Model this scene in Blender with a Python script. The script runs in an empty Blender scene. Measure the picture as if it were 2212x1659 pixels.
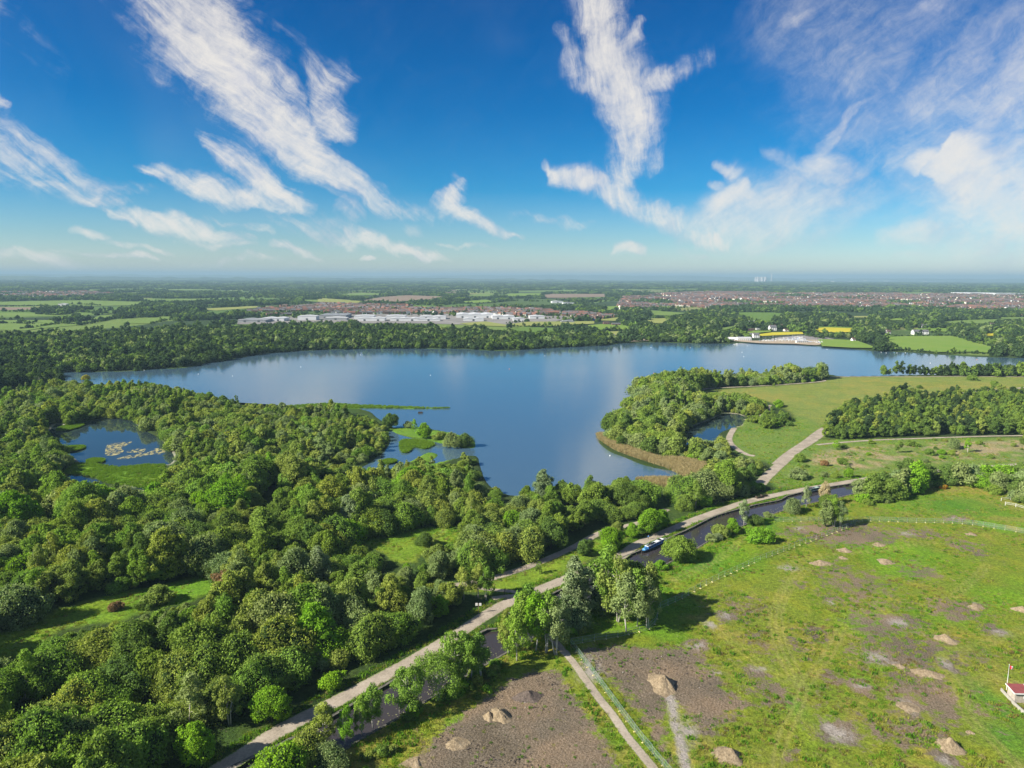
import bpy, bmesh, math, random
import numpy as np
from mathutils import Vector, Matrix, Euler
R = math.radians
sc = bpy.context.scene
C = sc.collection

# ------------------------------------------------------------------ camera, sky, sun, exposure
CAM_H, FPX, PITCH, ROLL = 100.0, 1536.0, math.atan(232.0 / 1536.0), 0.0036
cam = bpy.data.cameras.new('camera'); cam_o = bpy.data.objects.new('camera', cam); C.objects.link(cam_o)
cam.sensor_width = 36.0; cam.lens = 36.0 * FPX / 2212.0
cam.clip_start = 1.0; cam.clip_end = 150000.0
CM = Matrix.Rotation(R(90) - PITCH, 3, 'X') @ Matrix.Rotation(ROLL, 3, 'Z')
cam_o.matrix_world = Matrix.Translation((0, 0, CAM_H)) @ CM.to_4x4()
sc.camera = cam_o
sc.render.engine = 'CYCLES'
sc.view_settings.view_transform = 'Standard'; sc.view_settings.look = 'None'
sc.view_settings.gamma = 1.0; sc.view_settings.use_curve_mapping = False
sc.view_settings.exposure = 1.25
sc.cycles.max_bounces = 5; sc.cycles.diffuse_bounces = 3; sc.cycles.glossy_bounces = 2
sc.cycles.transmission_bounces = 2; sc.cycles.transparent_max_bounces = 8; sc.cycles.volume_bounces = 0
sc.cycles.use_denoising = True; sc.cycles.caustics_reflective = False; sc.cycles.caustics_refractive = False
sc.cycles.sample_clamp_indirect = 4.0
try: sc.cycles.denoising_prefilter = 'ACCURATE'
except Exception: pass

CMn = np.array(CM)
def ray(px, py):
    """direction through a point measured on a 2212 x 1659 copy of the photograph"""
    d = CMn @ np.array([(px - 1106.0) / FPX, -(py - 829.5) / FPX, -1.0])
    return d / np.linalg.norm(d)
def G(px, py, z=0.0):
    """that point on the ground, in metres"""
    d = ray(px, py); t = (z - CAM_H) / d[2]
    return (d[0] * t, d[1] * t)
def GP(pts, z=0.0): return np.array([G(x, y, z) for x, y in pts])
def T4(p): return [(.32 * x, 796.3 + .32 * y) for x, y in p]
def T5(p): return [(619.4 + .32 * x, 796.3 + .32 * y) for x, y in p]
def T6(p): return [(1238.7 + .44 * x, 752.1 + .44 * y) for x, y in p]
def T7(p): return [(442.4 + .4 * x, 1194.5 + .4 * y) for x, y in p]
def T8(p): return [(1150.2 + .48 * x, 1061.8 + .48 * y) for x, y in p]
def T4b(p): return [(884.8 + .28 * x, 1106 + .28 * y) for x, y in p]
def T8b(p): return [(1327.2 + .24 * x, 1017.5 + .24 * y) for x, y in p]
def T3(p): return [(1415.7 + .36 * x, 584 + .36 * y) for x, y in p]
def T5b(p): return [(1504.2 + .16 * x, 690.1 + .16 * y) for x, y in p]
def T3b(p): return [(.28 * x, 1238.7 + .28 * y) for x, y in p]

SUN_EL = R(33); SUN_AZ = math.atan2(-0.92, -0.38)          # azimuth from +Y towards +X
sun_dir = Vector((math.cos(SUN_EL) * math.sin(SUN_AZ), math.cos(SUN_EL) * math.cos(SUN_AZ), math.sin(SUN_EL)))
sun = bpy.data.lights.new('sun', 'SUN'); sun.energy = 5.0; sun.angle = R(0.53); sun.color = (1.0, 0.93, 0.80)
sun_o = bpy.data.objects.new('sun', sun); C.objects.link(sun_o)
sun_o.rotation_euler = sun_dir.to_track_quat('Z', 'Y').to_euler()

# ---- world: Nishita sky with wind-drawn cirrus
world = bpy.data.worlds.new('World'); sc.world = world; world.use_nodes = True
NT = world.node_tree; NT.nodes.clear()
def wn(t, **k):
    n = NT.nodes.new(t)
    for a, b in k.items(): setattr(n, a, b)
    return n
def wl(a, b): NT.links.new(a, b)
def wm(op, a, b=None, c=None, clamp=False):
    n = wn('ShaderNodeMath', operation=op, use_clamp=clamp)
    for i, v in enumerate((a, b, c)):
        if v is None: continue
        if isinstance(v, (int, float)): n.inputs[i].default_value = v
        else: wl(v, n.inputs[i])
    return n.outputs[0]
def wv(op, a, b):
    n = wn('ShaderNodeVectorMath', operation=op)
    for i, v in enumerate((a, b)):
        if isinstance(v, tuple): n.inputs[i].default_value = v
        elif v is not None: wl(v, n.inputs[i])
    return n
tc = wn('ShaderNodeTexCoord'); sep = wn('ShaderNodeSeparateXYZ'); wl(tc.outputs['Generated'], sep.inputs[0])
az = wm('ARCTAN2', sep.outputs[0], sep.outputs[1]); el = wm('ARCSINE', sep.outputs[2])
K = 10.0                                                   # sky coordinates: radians x 10
uv = wn('ShaderNodeCombineXYZ'); wl(wm('MULTIPLY', az, K), uv.inputs[0]); wl(wm('MULTIPLY', el, K), uv.inputs[1])
def sky_uv(px, py):
    d = ray(px, py); return K * math.atan2(d[0], d[1]), K * math.asin(d[2])
PXU = K / FPX                                              # about one photo pixel in those units
def wnoise(vec, scale, detail=4, rough=.55, dist=0, lac=2.0):
    n = wn('ShaderNodeTexNoise'); n.inputs['Scale'].default_value = scale; n.inputs['Detail'].default_value = detail
    n.inputs['Roughness'].default_value = rough; n.inputs['Distortion'].default_value = dist; n.inputs['Lacunarity'].default_value = lac
    wl(vec, n.inputs['Vector']); return n
def warp(vec, scale, amp, detail):
    n = wnoise(vec, scale, detail)
    s = wv('SUBTRACT', n.outputs['Color'], (.5, .5, .5)); m = wn('ShaderNodeVectorMath', operation='SCALE'); wl(s.outputs[0], m.inputs[0]); m.inputs['Scale'].default_value = amp
    return wv('ADD', vec, m.outputs[0]).outputs[0]
w1 = warp(uv.outputs[0], 1.1, .42, 2)
W = warp(w1, 4.5, .17, 4)
def stroke(pts, prev, wscale=1.5):
    P = np.array([sky_uv(x, y) for x, y, _, _ in pts]); hw = np.array([p[2] for p in pts]) * PXU * wscale; a = np.array([p[3] for p in pts])
    d = P[-1] - P[0]; d /= np.linalg.norm(d); n = np.array([-d[1], d[0]])
    t = P @ d; q = P @ n
    for i in range(1, len(t)): t[i] = max(t[i], t[i - 1] + 1e-3)
    pad = hw[0] * .8, hw[-1] * .8
    t0, t1 = t[0] - pad[0], t[-1] + pad[1]
    tt = wv('DOT_PRODUCT', W, (d[0], d[1], 0)).outputs['Value']; qq = wv('DOT_PRODUCT', W, (n[0], n[1], 0)).outputs['Value']
    mr = wn('ShaderNodeMapRange'); mr.inputs[1].default_value = t0; mr.inputs[2].default_value = t1; wl(tt, mr.inputs[0]); tn = mr.outputs[0]
    X = (t - t0) / (t1 - t0); q0, q1 = q.min() - .01, q.max() + .01
    def curve(xs, ys, ends):
        n_ = wn('ShaderNodeFloatCurve'); c = n_.mapping.curves[0]
        allp = [(0.0, ends[0])] + list(zip(xs, ys)) + [(1.0, ends[1])]
        c.points[0].location = allp[0]; c.points[1].location = allp[-1]
        for x, y in allp[1:-1]: c.points.new(float(min(max(x, .001), .999)), float(y))
        n_.mapping.update(); wl(tn, n_.inputs['Value']); return n_.outputs[0]
    qn = (q - q0) / (q1 - q0)
    cc = curve(X, qn, (qn[0], qn[-1])); wmax = hw.max()
    cw = curve(X, hw / wmax, (hw[0] / wmax, hw[-1] / wmax)); ca = curve(X, a, (0.0, 0.0))
    cq = wm('MULTIPLY_ADD', cc, q1 - q0, q0); dq = wm('SUBTRACT', qq, cq)
    s = wm('DIVIDE', dq, wm('MULTIPLY_ADD', cw, wmax, 1e-3)); s2 = wm('MULTIPLY', s, s)
    g = wm('MULTIPLY', ca, wm('EXPONENT', wm('MULTIPLY', wm('POWER', s2, 1.35), -1.1)))
    return g if prev is None else wm('SMOOTH_MAX', prev, g, .12)
GL = [
 [(385,-30,85,.85),(420,40,80,.95),(465,100,66,1),(510,160,56,1),(555,215,54,1),(600,265,50,1),(650,310,40,1),(700,355,30,1),(760,400,24,.95),(820,440,20,.8),(880,462,16,.6),(940,472,12,.4)],
 [(285,5,22,.45),(340,50,36,.6),(400,95,36,.7),(450,130,36,.8)], [(590,180,34,.7),(640,212,22,.65)],
 [(655,140,14,.4),(690,165,26,.7),(735,165,26,.6),(770,158,10,.3)], [(685,180,20,.7),(700,220,28,.8),(720,255,30,.9),(750,285,22,.85),(768,303,10,.5)],
 [(595,65,8,.22),(640,90,15,.26),(665,130,12,.3)],
 [(300,355,8,.5),(340,365,12,.8),(400,390,14,.85),(470,410,18,.95),(540,425,16,.85),(600,437,12,.8),(670,447,9,.6)],
 [(430,290,10,.5),(455,315,16,.75),(500,345,24,.85),(560,380,28,.95),(610,415,24,.9),(660,440,14,.7)],
 [(215,445,6,.6),(260,462,12,.9),(320,470,14,.95),(380,485,16,1),(440,500,14,.9),(520,515,11,.7),(560,525,6,.35)],
 [(440,470,6,.3),(520,485,9,.5),(600,500,9,.4)], [(380,515,5,.5),(460,525,7,.6),(555,535,5,.5)],
 [(590,528,6,.6),(640,537,9,.8),(700,548,5,.5)],
 [(560,455,20,.25),(640,478,22,.42),(700,490,20,.55),(760,505,18,.75),(820,525,14,.9),(870,540,11,.95),(920,549,11,.9),(985,560,5,.5)],
 [(730,438,16,.5),(770,460,18,.5)],
 [(-60,295,45,.5),(40,345,42,.6),(110,375,34,.65),(180,398,24,.6),(260,410,14,.45),(340,408,8,.2)],
 [(-20,385,10,.5),(60,393,12,.5),(150,415,14,.8),(220,430,12,.7),(290,438,6,.3)],
 [(-10,0,24,.35),(40,70,28,.25),(110,130,24,.18),(190,200,14,.08)], [(-14,231,9,.85),(16,236,5,.5)],
 [(-30,553,8,.75),(80,558,10,.8),(160,570,10,.5),(240,580,6,.25)], [(120,542,3,.4),(200,547,4,.6),(330,556,5,.8),(350,560,3,.4)],
 [(170,493,5,.5),(205,503,8,.8),(240,512,4,.4)], [(795,560,4,.6),(818,564,3,.6)],
 [(972,375,8,.35),(985,400,16,.7),(972,430,22,.9)], [(940,436,12,.7),(985,460,15,.95),(1030,480,11,.9),(1080,499,8,.75),(1130,511,4,.5)],
 [(230,520,4,.5),(300,532,5,.6),(380,540,4,.4)], [(420,562,3,.4),(520,556,5,.5),(640,566,4,.4)], [(940,520,3,.4),(1010,530,4,.5),(1090,536,3,.3)],
 [(870,486,14,.3),(905,492,12,.4)], [(1100,468,5,.3),(1200,478,8,.42),(1280,490,6,.3)], [(1140,505,3,.3),(1100,510,3,.3)],
]
GC = [
 [(1285,-50,48,.9),(1290,20,42,.95),(1305,80,36,.9),(1322,130,46,.95),(1345,180,40,1),(1358,230,38,.95),(1370,280,36,.85),(1362,330,36,.8),(1348,380,32,.85),(1330,415,28,.8)],
 [(1205,72,10,.6),(1222,105,18,.7),(1250,145,26,.75),(1300,175,26,.8)], [(1386,45,7,.5),(1366,92,16,.8),(1335,130,24,.9)],
 [(1535,112,18,.35),(1490,140,18,.5),(1440,165,16,.7),(1395,190,14,.8)], [(1400,230,22,.6),(1412,300,20,.6),(1420,365,16,.5)],
 [(1172,352,7,.7),(1200,374,17,.95),(1250,390,19,.95),(1300,408,22,.9),(1350,433,24,.9),(1400,455,22,.7),(1470,480,20,.7),(1530,508,17,.85),(1572,526,9,.6)],
]
GR = [
 [(1535,465,22,.7),(1560,437,20,.9),(1600,420,20,.9),(1655,425,14,.6)], [(1470,490,24,.5),(1560,482,42,.72),(1650,465,54,.76),(1740,440,60,.74),(1820,420,54,.6),(1900,400,36,.4)],
 [(1655,335,12,.4),(1720,360,20,.55),(1790,372,32,.85),(1855,368,16,.6)], [(1885,203,6,.4),(1830,235,11,.7),(1805,270,12,.7),(1780,315,12,.6),(1768,350,18,.7)],
 [(1548,355,8,.75),(1575,378,15,.85),(1605,382,10,.5)], [(1525,405,7,.5),(1555,410,8,.6)],
 [(1690,20,70,.34),(1830,100,120,.44),(1950,170,150,.48),(2080,240,150,.56),(2180,330,160,.62),(2280,400,170,.62)],
 [(1850,140,18,.4),(1920,80,22,.5),(2010,5,22,.6)], [(1700,50,14,.45),(1770,32,14,.35)],
 [(2002,348,26,1),(2040,320,38,1.05),(2095,370,54,1),(2160,420,68,.85),(2250,470,84,.75)], [(2010,362,12,.9),(2075,390,22,.95),(2130,412,12,.8)],
 [(2100,260,50,.6),(2170,200,50,.66),(2250,120,60,.6)], [(2020,300,60,.5),(2110,440,80,.66),(2160,520,60,.6),(2260,560,40,.55)],
 [(1915,512,16,.5),(1990,500,26,.7),(2065,495,18,.55)], [(1940,556,7,.4),(2080,548,18,.42),(2260,538,34,.5)],
 [(1333,539,8,.85),(1392,543,7,.75)], [(1460,530,5,.3),(1530,548,6,.3)],
]
def group(strokes):
    m = None
    for s_ in strokes: m = stroke(s_, m)
    return m
def fibres(angle_px, along, across, seed):
    """noise drawn out along a wind direction"""
    a = math.radians(angle_px)
    dd = (math.cos(a), math.sin(a))
    t = wv('DOT_PRODUCT', w1, (dd[0] * along, dd[1] * along, 0)).outputs['Value']; q = wv('DOT_PRODUCT', w1, (-dd[1] * across, dd[0] * across, 0)).outputs['Value']
    cx = wn('ShaderNodeCombineXYZ'); wl(t, cx.inputs[0]); wl(q, cx.inputs[1]); cx.inputs[2].default_value = seed
    return wnoise(cx.outputs[0], 1.0, 8, .68, .12).outputs[0]
iso = wnoise(W, 3.2, 10, .72, .15).outputs[0]
def density(M, F, lo, hi, amp):
    f2 = wm('ADD', wm('MULTIPLY', F, .55), wm('MULTIPLY', iso, .55))
    x = wm('ADD', M, wm('MULTIPLY', wm('SUBTRACT', f2, .56), wm('MULTIPLY_ADD', wm('MULTIPLY', M, wm('SUBTRACT', 1.35, M)), amp * 3.4, amp * .10)))
    mr = wn('ShaderNodeMapRange', interpolation_type='SMOOTHSTEP'); mr.inputs[1].default_value = lo; mr.inputs[2].default_value = hi; wl(x, mr.inputs[0])
    return mr.outputs[0]
DL = density(group(GL), fibres(-33, 1.0, 7.5, 0.0), .10, 1.26, 1.5)
DC = density(group(GC), fibres(-78, 1.3, 6.5, 3.0), .09, 1.26, 1.4)
DR = density(group(GR), fibres(35, .8, 3.2, 7.0), .02, 1.26, .95)
clo = wm('MAXIMUM', wm('MAXIMUM', DL, DC), DR)
# thin cirrus veil in view, and a denser one added elsewhere for ambient light
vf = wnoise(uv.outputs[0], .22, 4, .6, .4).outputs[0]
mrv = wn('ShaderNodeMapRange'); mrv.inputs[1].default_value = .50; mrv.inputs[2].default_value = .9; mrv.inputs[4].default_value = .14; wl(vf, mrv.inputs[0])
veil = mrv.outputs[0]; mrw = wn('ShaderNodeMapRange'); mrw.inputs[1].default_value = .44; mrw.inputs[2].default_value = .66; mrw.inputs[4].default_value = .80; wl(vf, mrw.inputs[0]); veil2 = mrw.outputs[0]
clo = wm('MAXIMUM', clo, veil)
sky = wn('ShaderNodeTexSky', sky_type='NISHITA'); sky.sun_disc = False; sky.sun_elevation = SUN_EL; sky.sun_rotation = SUN_AZ
sky.altitude = 100; sky.air_density = 1.0; sky.dust_density = .6; sky.ozone_density = 2.0
ramp = wn('ShaderNodeValToRGB'); mre = wn('ShaderNodeMapRange'); mre.inputs[1].default_value = -.02; mre.inputs[2].default_value = .5; wl(el, mre.inputs[0]); wl(mre.outputs[0], ramp.inputs[0])
RAMP = [(0.0, (.92,1.0,1.16)), (.05, (.88,1.0,1.16)), (.13, (.50,.76,.96)), (.26, (.08,.52,.85)), (.45, (.002,.385,.75)), (.75, (.0,.30,.66)), (1.0, (.012,.32,.66))]
cr = ramp.color_ramp
while len(cr.elements) > 1: cr.elements.remove(cr.elements[-1])
cr.elements[0].position = 0; cr.elements[0].color = (*RAMP[0][1], 1)
for p_, c_ in RAMP[1:]:
    e_ = cr.elements.new(p_); e_.color = (*c_, 1)
mulc = wn('ShaderNodeMix', data_type='RGBA', blend_type='MULTIPLY'); mulc.inputs[0].default_value = 1; wl(sky.outputs[0], mulc.inputs[6]); wl(ramp.outputs[0], mulc.inputs[7])
# cloud brightness: a little grey inside thick parts
shade = wnoise(w1, 1.1, 4, .6).outputs[0]
ccol = wn('ShaderNodeMix', data_type='RGBA'); ccol.inputs[6].default_value = (4.0, 4.2, 5.1, 1); ccol.inputs[7].default_value = (6.3, 6.0, 5.6, 1)
mrs = wn('ShaderNodeMapRange'); mrs.inputs[1].default_value = .32; mrs.inputs[2].default_value = .58; wl(wm('MULTIPLY_ADD', clo, .22, wm('SUBTRACT', shade, .08)), mrs.inputs[0]); wl(mrs.outputs[0], ccol.inputs[0])
mixc = wn('ShaderNodeMix', data_type='RGBA'); wl(wm('MULTIPLY', clo, .93), mixc.inputs[0]); wl(mulc.outputs[2], mixc.inputs[6]); wl(ccol.outputs[2], mixc.inputs[7])
bg = wn('ShaderNodeBackground'); bg.inputs[1].default_value = 0.060; wl(mixc.outputs[2], bg.inputs[0])
# out of view: only a veil, thickened for ambient light, cheaper to evaluate
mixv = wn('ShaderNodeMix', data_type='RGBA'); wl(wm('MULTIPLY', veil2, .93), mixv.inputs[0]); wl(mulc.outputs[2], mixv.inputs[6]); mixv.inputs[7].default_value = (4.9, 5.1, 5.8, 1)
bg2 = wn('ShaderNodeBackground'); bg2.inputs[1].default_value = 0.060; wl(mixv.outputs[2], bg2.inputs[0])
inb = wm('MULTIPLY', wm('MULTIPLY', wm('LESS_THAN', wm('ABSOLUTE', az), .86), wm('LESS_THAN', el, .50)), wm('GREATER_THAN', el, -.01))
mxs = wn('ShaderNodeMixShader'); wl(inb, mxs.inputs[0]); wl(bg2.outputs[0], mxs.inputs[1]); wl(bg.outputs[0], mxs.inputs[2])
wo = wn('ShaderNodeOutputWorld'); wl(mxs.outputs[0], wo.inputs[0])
world.cycles.sampling_method = 'MANUAL'; world.cycles.sample_map_resolution = 512

# ------------------------------------------------------------------ helpers
rng = np.random.default_rng(7)
def srgb(*c): return tuple(((v / 255) / 12.92 if v / 255 <= .04045 else ((v / 255 + .055) / 1.055) ** 2.4) for v in c)
def hsh(ix, iy, s):
    h = (ix.astype(np.int64) * 374761393 + iy.astype(np.int64) * 668265263 + s * 1442695041) & 0xffffffff
    h = ((h ^ (h >> 13)) * 1274126177) & 0xffffffff
    return ((h ^ (h >> 16)) & 0xffffff) / float(0xffffff)
def vnoise(x, y, s=0):
    ix, iy = np.floor(x).astype(np.int64), np.floor(y).astype(np.int64); fx, fy = x - ix, y - iy
    fx, fy = fx * fx * (3 - 2 * fx), fy * fy * (3 - 2 * fy)
    a, b, c, d = hsh(ix, iy, s), hsh(ix + 1, iy, s), hsh(ix, iy + 1, s), hsh(ix + 1, iy + 1, s)
    return (a * (1 - fx) + b * fx) * (1 - fy) + (c * (1 - fx) + d * fx) * fy
def fbm(x, y, s=0, o=4):
    t = 0; a = .5; n = 0
    for k in range(o): t = t + a * vnoise(x * 2 ** k + 17.3 * k, y * 2 ** k - 9.1 * k, s + k); n += a; a *= .5
    return t / n
def sstep(a, b, x): t = np.clip((x - a) / (b - a), 0, 1); return t * t * (3 - 2 * t)
def sdist(P, poly, far=60.0):
    """signed distance (inside positive) of points to a polygon, exact within `far` of its box"""
    poly = np.asarray(poly, float); out = np.full(len(P), -1e3)
    lo, hi = poly.min(0) - far, poly.max(0) + far
    m = np.where((P[:, 0] > lo[0]) & (P[:, 0] < hi[0]) & (P[:, 1] > lo[1]) & (P[:, 1] < hi[1]))[0]
    if not len(m): return out
    Q = P[m]; d2 = np.full(len(m), 1e12); ins = np.zeros(len(m), bool)
    A = poly; B = np.roll(poly, -1, 0)
    for a, b in zip(A, B):
        e = b - a; w = Q - a; L = max(e @ e, 1e-9); t = np.clip((w @ e) / L, 0, 1)
        dx = w[:, 0] - t * e[0]; dy = w[:, 1] - t * e[1]; d2 = np.minimum(d2, dx * dx + dy * dy)
        c = ((a[1] > Q[:, 1]) != (b[1] > Q[:, 1])); 
        if abs(e[1]) > 1e-9: ins ^= c & (Q[:, 0] < e[0] * (Q[:, 1] - a[1]) / e[1] + a[0])
    out[m] = np.sqrt(d2) * np.where(ins, 1, -1); return out
def pdist(P, line, far=60.0):
    """distance of points to a polyline"""
    line = np.asarray(line, float); out = np.full(len(P), 1e3)
    lo, hi = line.min(0) - far, line.max(0) + far
    m = np.where((P[:, 0] > lo[0]) & (P[:, 0] < hi[0]) & (P[:, 1] > lo[1]) & (P[:, 1] < hi[1]))[0]
    if not len(m): return out
    Q = P[m]; d2 = np.full(len(m), 1e12)
    for a, b in zip(line[:-1], line[1:]):
        e = b - a; w = Q - a; t = np.clip((w @ e) / max(e @ e, 1e-9), 0, 1)
        d2 = np.minimum(d2, (w[:, 0] - t * e[0]) ** 2 + (w[:, 1] - t * e[1]) ** 2)
    out[m] = np.sqrt(d2); return out
def smooth(pts, n=6, closed=False):
    """Catmull-Rom through points"""
    P = np.asarray(pts, float); N = len(P); out = []
    rg = range(N if closed else N - 1)
    for i in rg:
        if closed: p0, p1, p2, p3 = P[i - 1], P[i], P[(i + 1) % N], P[(i + 2) % N]
        else: p0, p1, p2, p3 = P[max(i - 1, 0)], P[i], P[i + 1], P[min(i + 2, N - 1)]
        for k in range(n):
            t = k / n
            out.append(.5 * ((2 * p1) + (-p0 + p2) * t + (2 * p0 - 5 * p1 + 4 * p2 - p3) * t * t + (-p0 + 3 * p1 - 3 * p2 + p3) * t ** 3))
    if not closed: out.append(P[-1])
    return np.array(out)
def mesh_np(name, V, F, mats=(), smooth_=False, mi=None):
    """V (n,3), F (m,3|4) -> mesh"""
    me = bpy.data.meshes.new(name); V = np.asarray(V, np.float32)
    if isinstance(F, np.ndarray):
        k = F.shape[1]; me.vertices.add(len(V)); me.vertices.foreach_set('co', V.ravel())
        me.loops.add(F.size); me.loops.foreach_set('vertex_index', F.astype(np.int32).ravel())
        me.polygons.add(len(F)); me.polygons.foreach_set('loop_start', np.arange(0, F.size, k, dtype=np.int32))
        try: me.polygons.foreach_set('loop_total', np.full(len(F), k, np.int32))
        except Exception: pass
    else:
        me.from_pydata([tuple(map(float, v)) for v in V], [], [tuple(map(int, f)) for f in F])
    for m in mats: me.materials.append(m)
    if mi is not None: me.polygons.foreach_set('material_index', np.asarray(mi, np.int32))
    me.polygons.foreach_set('use_smooth', np.full(len(me.polygons), smooth_, bool))
    me.update(calc_edges=True); me.validate(); return me
def attr(me, name, vals, domain='POINT', typ='FLOAT'):
    a = me.attributes.new(name, typ, domain)
    if typ == 'FLOAT_COLOR': a.data.foreach_set('color', np.asarray(vals, np.float32).ravel())
    elif typ == 'FLOAT_VECTOR': a.data.foreach_set('vector', np.asarray(vals, np.float32).ravel())
    else: a.data.foreach_set('value', np.asarray(vals, np.float32 if typ == 'FLOAT' else np.int32).ravel())
def link(name, me, parent=None, loc=None, rz=None):
    o = bpy.data.objects.new(name, me); C.objects.link(o)
    if parent is not None: o.parent = parent
    if loc is not None: o.location = loc
    if rz is not None: o.rotation_euler = (0, 0, rz)
    return o
def tag(o, label=None, cat=None, group=None, kind=None):
    if label: o['label'] = label
    if cat: o['category'] = cat
    if group: o['group'] = group
    if kind: o['kind'] = kind
    return o
def empty(name, label, cat, loc=(0, 0, 0), rz=0, group=None):
    o = bpy.data.objects.new(name, None); C.objects.link(o); o.location = loc; o.rotation_euler = (0, 0, rz); return tag(o, label, cat, group)

class NB:
    """little node builder"""
    def __init__(s, name):
        s.m = bpy.data.materials.new(name); s.m.use_nodes = True; s.t = s.m.node_tree; s.t.nodes.clear(); s.out = s.n('ShaderNodeOutputMaterial')
    def n(s, t, **k):
        x = s.t.nodes.new(t)
        for a, b in k.items(): setattr(x, a, b)
        return x
    def set(s, sock, v):
        if isinstance(v, bpy.types.NodeSocket): s.t.links.new(v, sock)
        elif isinstance(v, tuple) and len(v) == 3 and sock.type == 'RGBA': sock.default_value = (*v, 1)
        else: sock.default_value = v
    def math(s, op, a, b=None, c=None, clamp=False):
        x = s.n('ShaderNodeMath', operation=op, use_clamp=clamp)
        for i, v in enumerate((a, b, c)):
            if v is not None: s.set(x.inputs[i], v)
        return x.outputs[0]
    def noise(s, scale, detail=3, rough=.6, vec=None, dist=0, out=0):
        x = s.n('ShaderNodeTexNoise'); x.inputs['Scale'].default_value = scale; x.inputs['Detail'].default_value = detail
        x.inputs['Roughness'].default_value = rough; x.inputs['Distortion'].default_value = dist
        if vec is not None: s.set(x.inputs['Vector'], vec)
        return x.outputs[out]
    def pos(s, scale=(1, 1, 1), kind='Position', rot=0):
        g = s.n('ShaderNodeNewGeometry').outputs['Position'] if kind == 'Position' else s.n('ShaderNodeTexCoord').outputs[kind]
        mp = s.n('ShaderNodeMapping'); s.set(mp.inputs[0], g); mp.inputs['Scale'].default_value = scale; mp.inputs['Rotation'].default_value = (0, 0, rot); return mp.outputs[0]
    def mr(s, v, a, b, c=0., d=1., smooth=False):
        x = s.n('ShaderNodeMapRange', interpolation_type='SMOOTHSTEP' if smooth else 'LINEAR'); s.set(x.inputs[0], v)
        for i, k in enumerate((a, b, c, d)): s.set(x.inputs[i + 1], k)
        return x.outputs[0]
    def mix(s, f, a, b, blend='MIX'):
        x = s.n('ShaderNodeMix', data_type='RGBA', blend_type=blend); s.set(x.inputs[0], f); s.set(x.inputs[6], a); s.set(x.inputs[7], b); return x.outputs[2]
    def ramp(s, f, pts):
        x = s.n('ShaderNodeValToRGB'); s.set(x.inputs[0], f); e = x.color_ramp.elements
        while len(e) > 1: e.remove(e[-1])
        e[0].position = pts[0][0]; e[0].color = (*pts[0][1], 1)
        for p, c in pts[1:]: k = e.new(p); k.color = (*c, 1)
        return x.outputs[0]
    def attr(s, name, out='Fac', typ='GEOMETRY'):
        x = s.n('ShaderNodeAttribute'); x.attribute_name = name; x.attribute_type = typ; return x.outputs[out]
    def bump(s, h, strength=.5, dist=1.0):
        x = s.n('ShaderNodeBump'); s.set(x.inputs['Height'], h); x.inputs['Strength'].default_value = strength; x.inputs['Distance'].default_value = dist; return x.outputs[0]
    def pbr(s, col, rough=.9, spec=.2, normal=None, metal=0, ior=None, alpha=None):
        x = s.n('ShaderNodeBsdfPrincipled'); s.set(x.inputs['Base Color'], col); s.set(x.inputs['Roughness'], rough); x.inputs['Specular IOR Level'].default_value = spec; x.inputs['Metallic'].default_value = metal
        if ior: x.inputs['IOR'].default_value = ior
        if normal is not None: s.set(x.inputs['Normal'], normal)
        if alpha is not None: s.set(x.inputs['Alpha'], alpha)
        s.t.links.new(x.outputs[0], s.out.inputs[0]); return s.m
def plain(name, col, rough=.8, spec=.3, var=.25, scale=2.0, metal=0, kind='Object'):
    """a plain painted or solid material with a little wear"""
    b = NB(name); f = b.noise(scale, 4, .65, b.pos(kind=kind))
    c = b.mix(b.mr(f, .3, .7), tuple(v * (1 - var) for v in col), tuple(min(v * (1 + var * .6), .9) for v in col)); return b.pbr(c, rough, spec, metal=metal)

# ------------------------------------------------------------------ layout (photograph coordinates -> ground metres)
LAKE = GP([(120,806),(200,803),(290,801),(330,797),(400,794),(450,783),(475,781),(500,776),(560,765),(640,758),(760,754),(900,752.5),(1000,753.5),(1060,757),(1100,757.5),(1160,753),(1300,746),(1345,741),(1420,739),(1480,741),(1580,742),(1600,740.5),(1700,743),(1780,748.5),(1830,752.5),(1900,758.5),(1950,760.5),(2000,763.5),(2050,766.5),(2110,770.5),(2212,773),(2330,777),(3000,798),
  (3000,812),(2330,806),(2212,806),(2000,809),(1830,812),(1790,808),(1740,810),(1680,814),(1600,820),(1500,828),(1430,836),(1385,848),(1372,862),(1362,875),(1350,888),(1325,914),(1302,934),(1294,944),(1297,957),(1320,975),(1350,986),(1385,1001),(1420,1010),(1450,1015),(1468,1022),(1473,1033),(1450,1037),(1400,1036),(1350,1040),(1320,1055),(1260,1068),(1200,1072),(1130,1072),(1080,1062),(1050,1040),(1036,1005),(1030,985),(1010,984),(980,990),(940,999),(923,999),(938,989),(945,981),(927,976),(901,988),(856,1011),(824,1015),(800,1021),(772,1029),(745,1036),(752,1022),(790,1003),(827,976),(843,950),(838,934),(848,930),(862,937),(898,946.7),(939,953),(978,962),(1020,967),(1026,958),(1018,948),(990,938),(965,932),(930,926),(890,923),(850,922),(835,915),(812,900),(798,888),(772,881),(800,880.5),(900,882),(984,881.5),(984,880.3),(930,879.5),(860,876.5),(760,873),(700,870),(660,876),(600,882),(530,878),(465,868),(420,848),(300,834),(150,824)])
LAKE = smooth(LAKE, 3, True)
ISLETS = [smooth(GP(T5(p)), 5, True) for p in ([(770,545),(765,500),(800,478),(880,480),(980,497),(987,515),(930,540),(860,528),(822,560),(790,566)], [(640,628),(690,612),(737,622),(700,640),(660,640)])]
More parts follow.
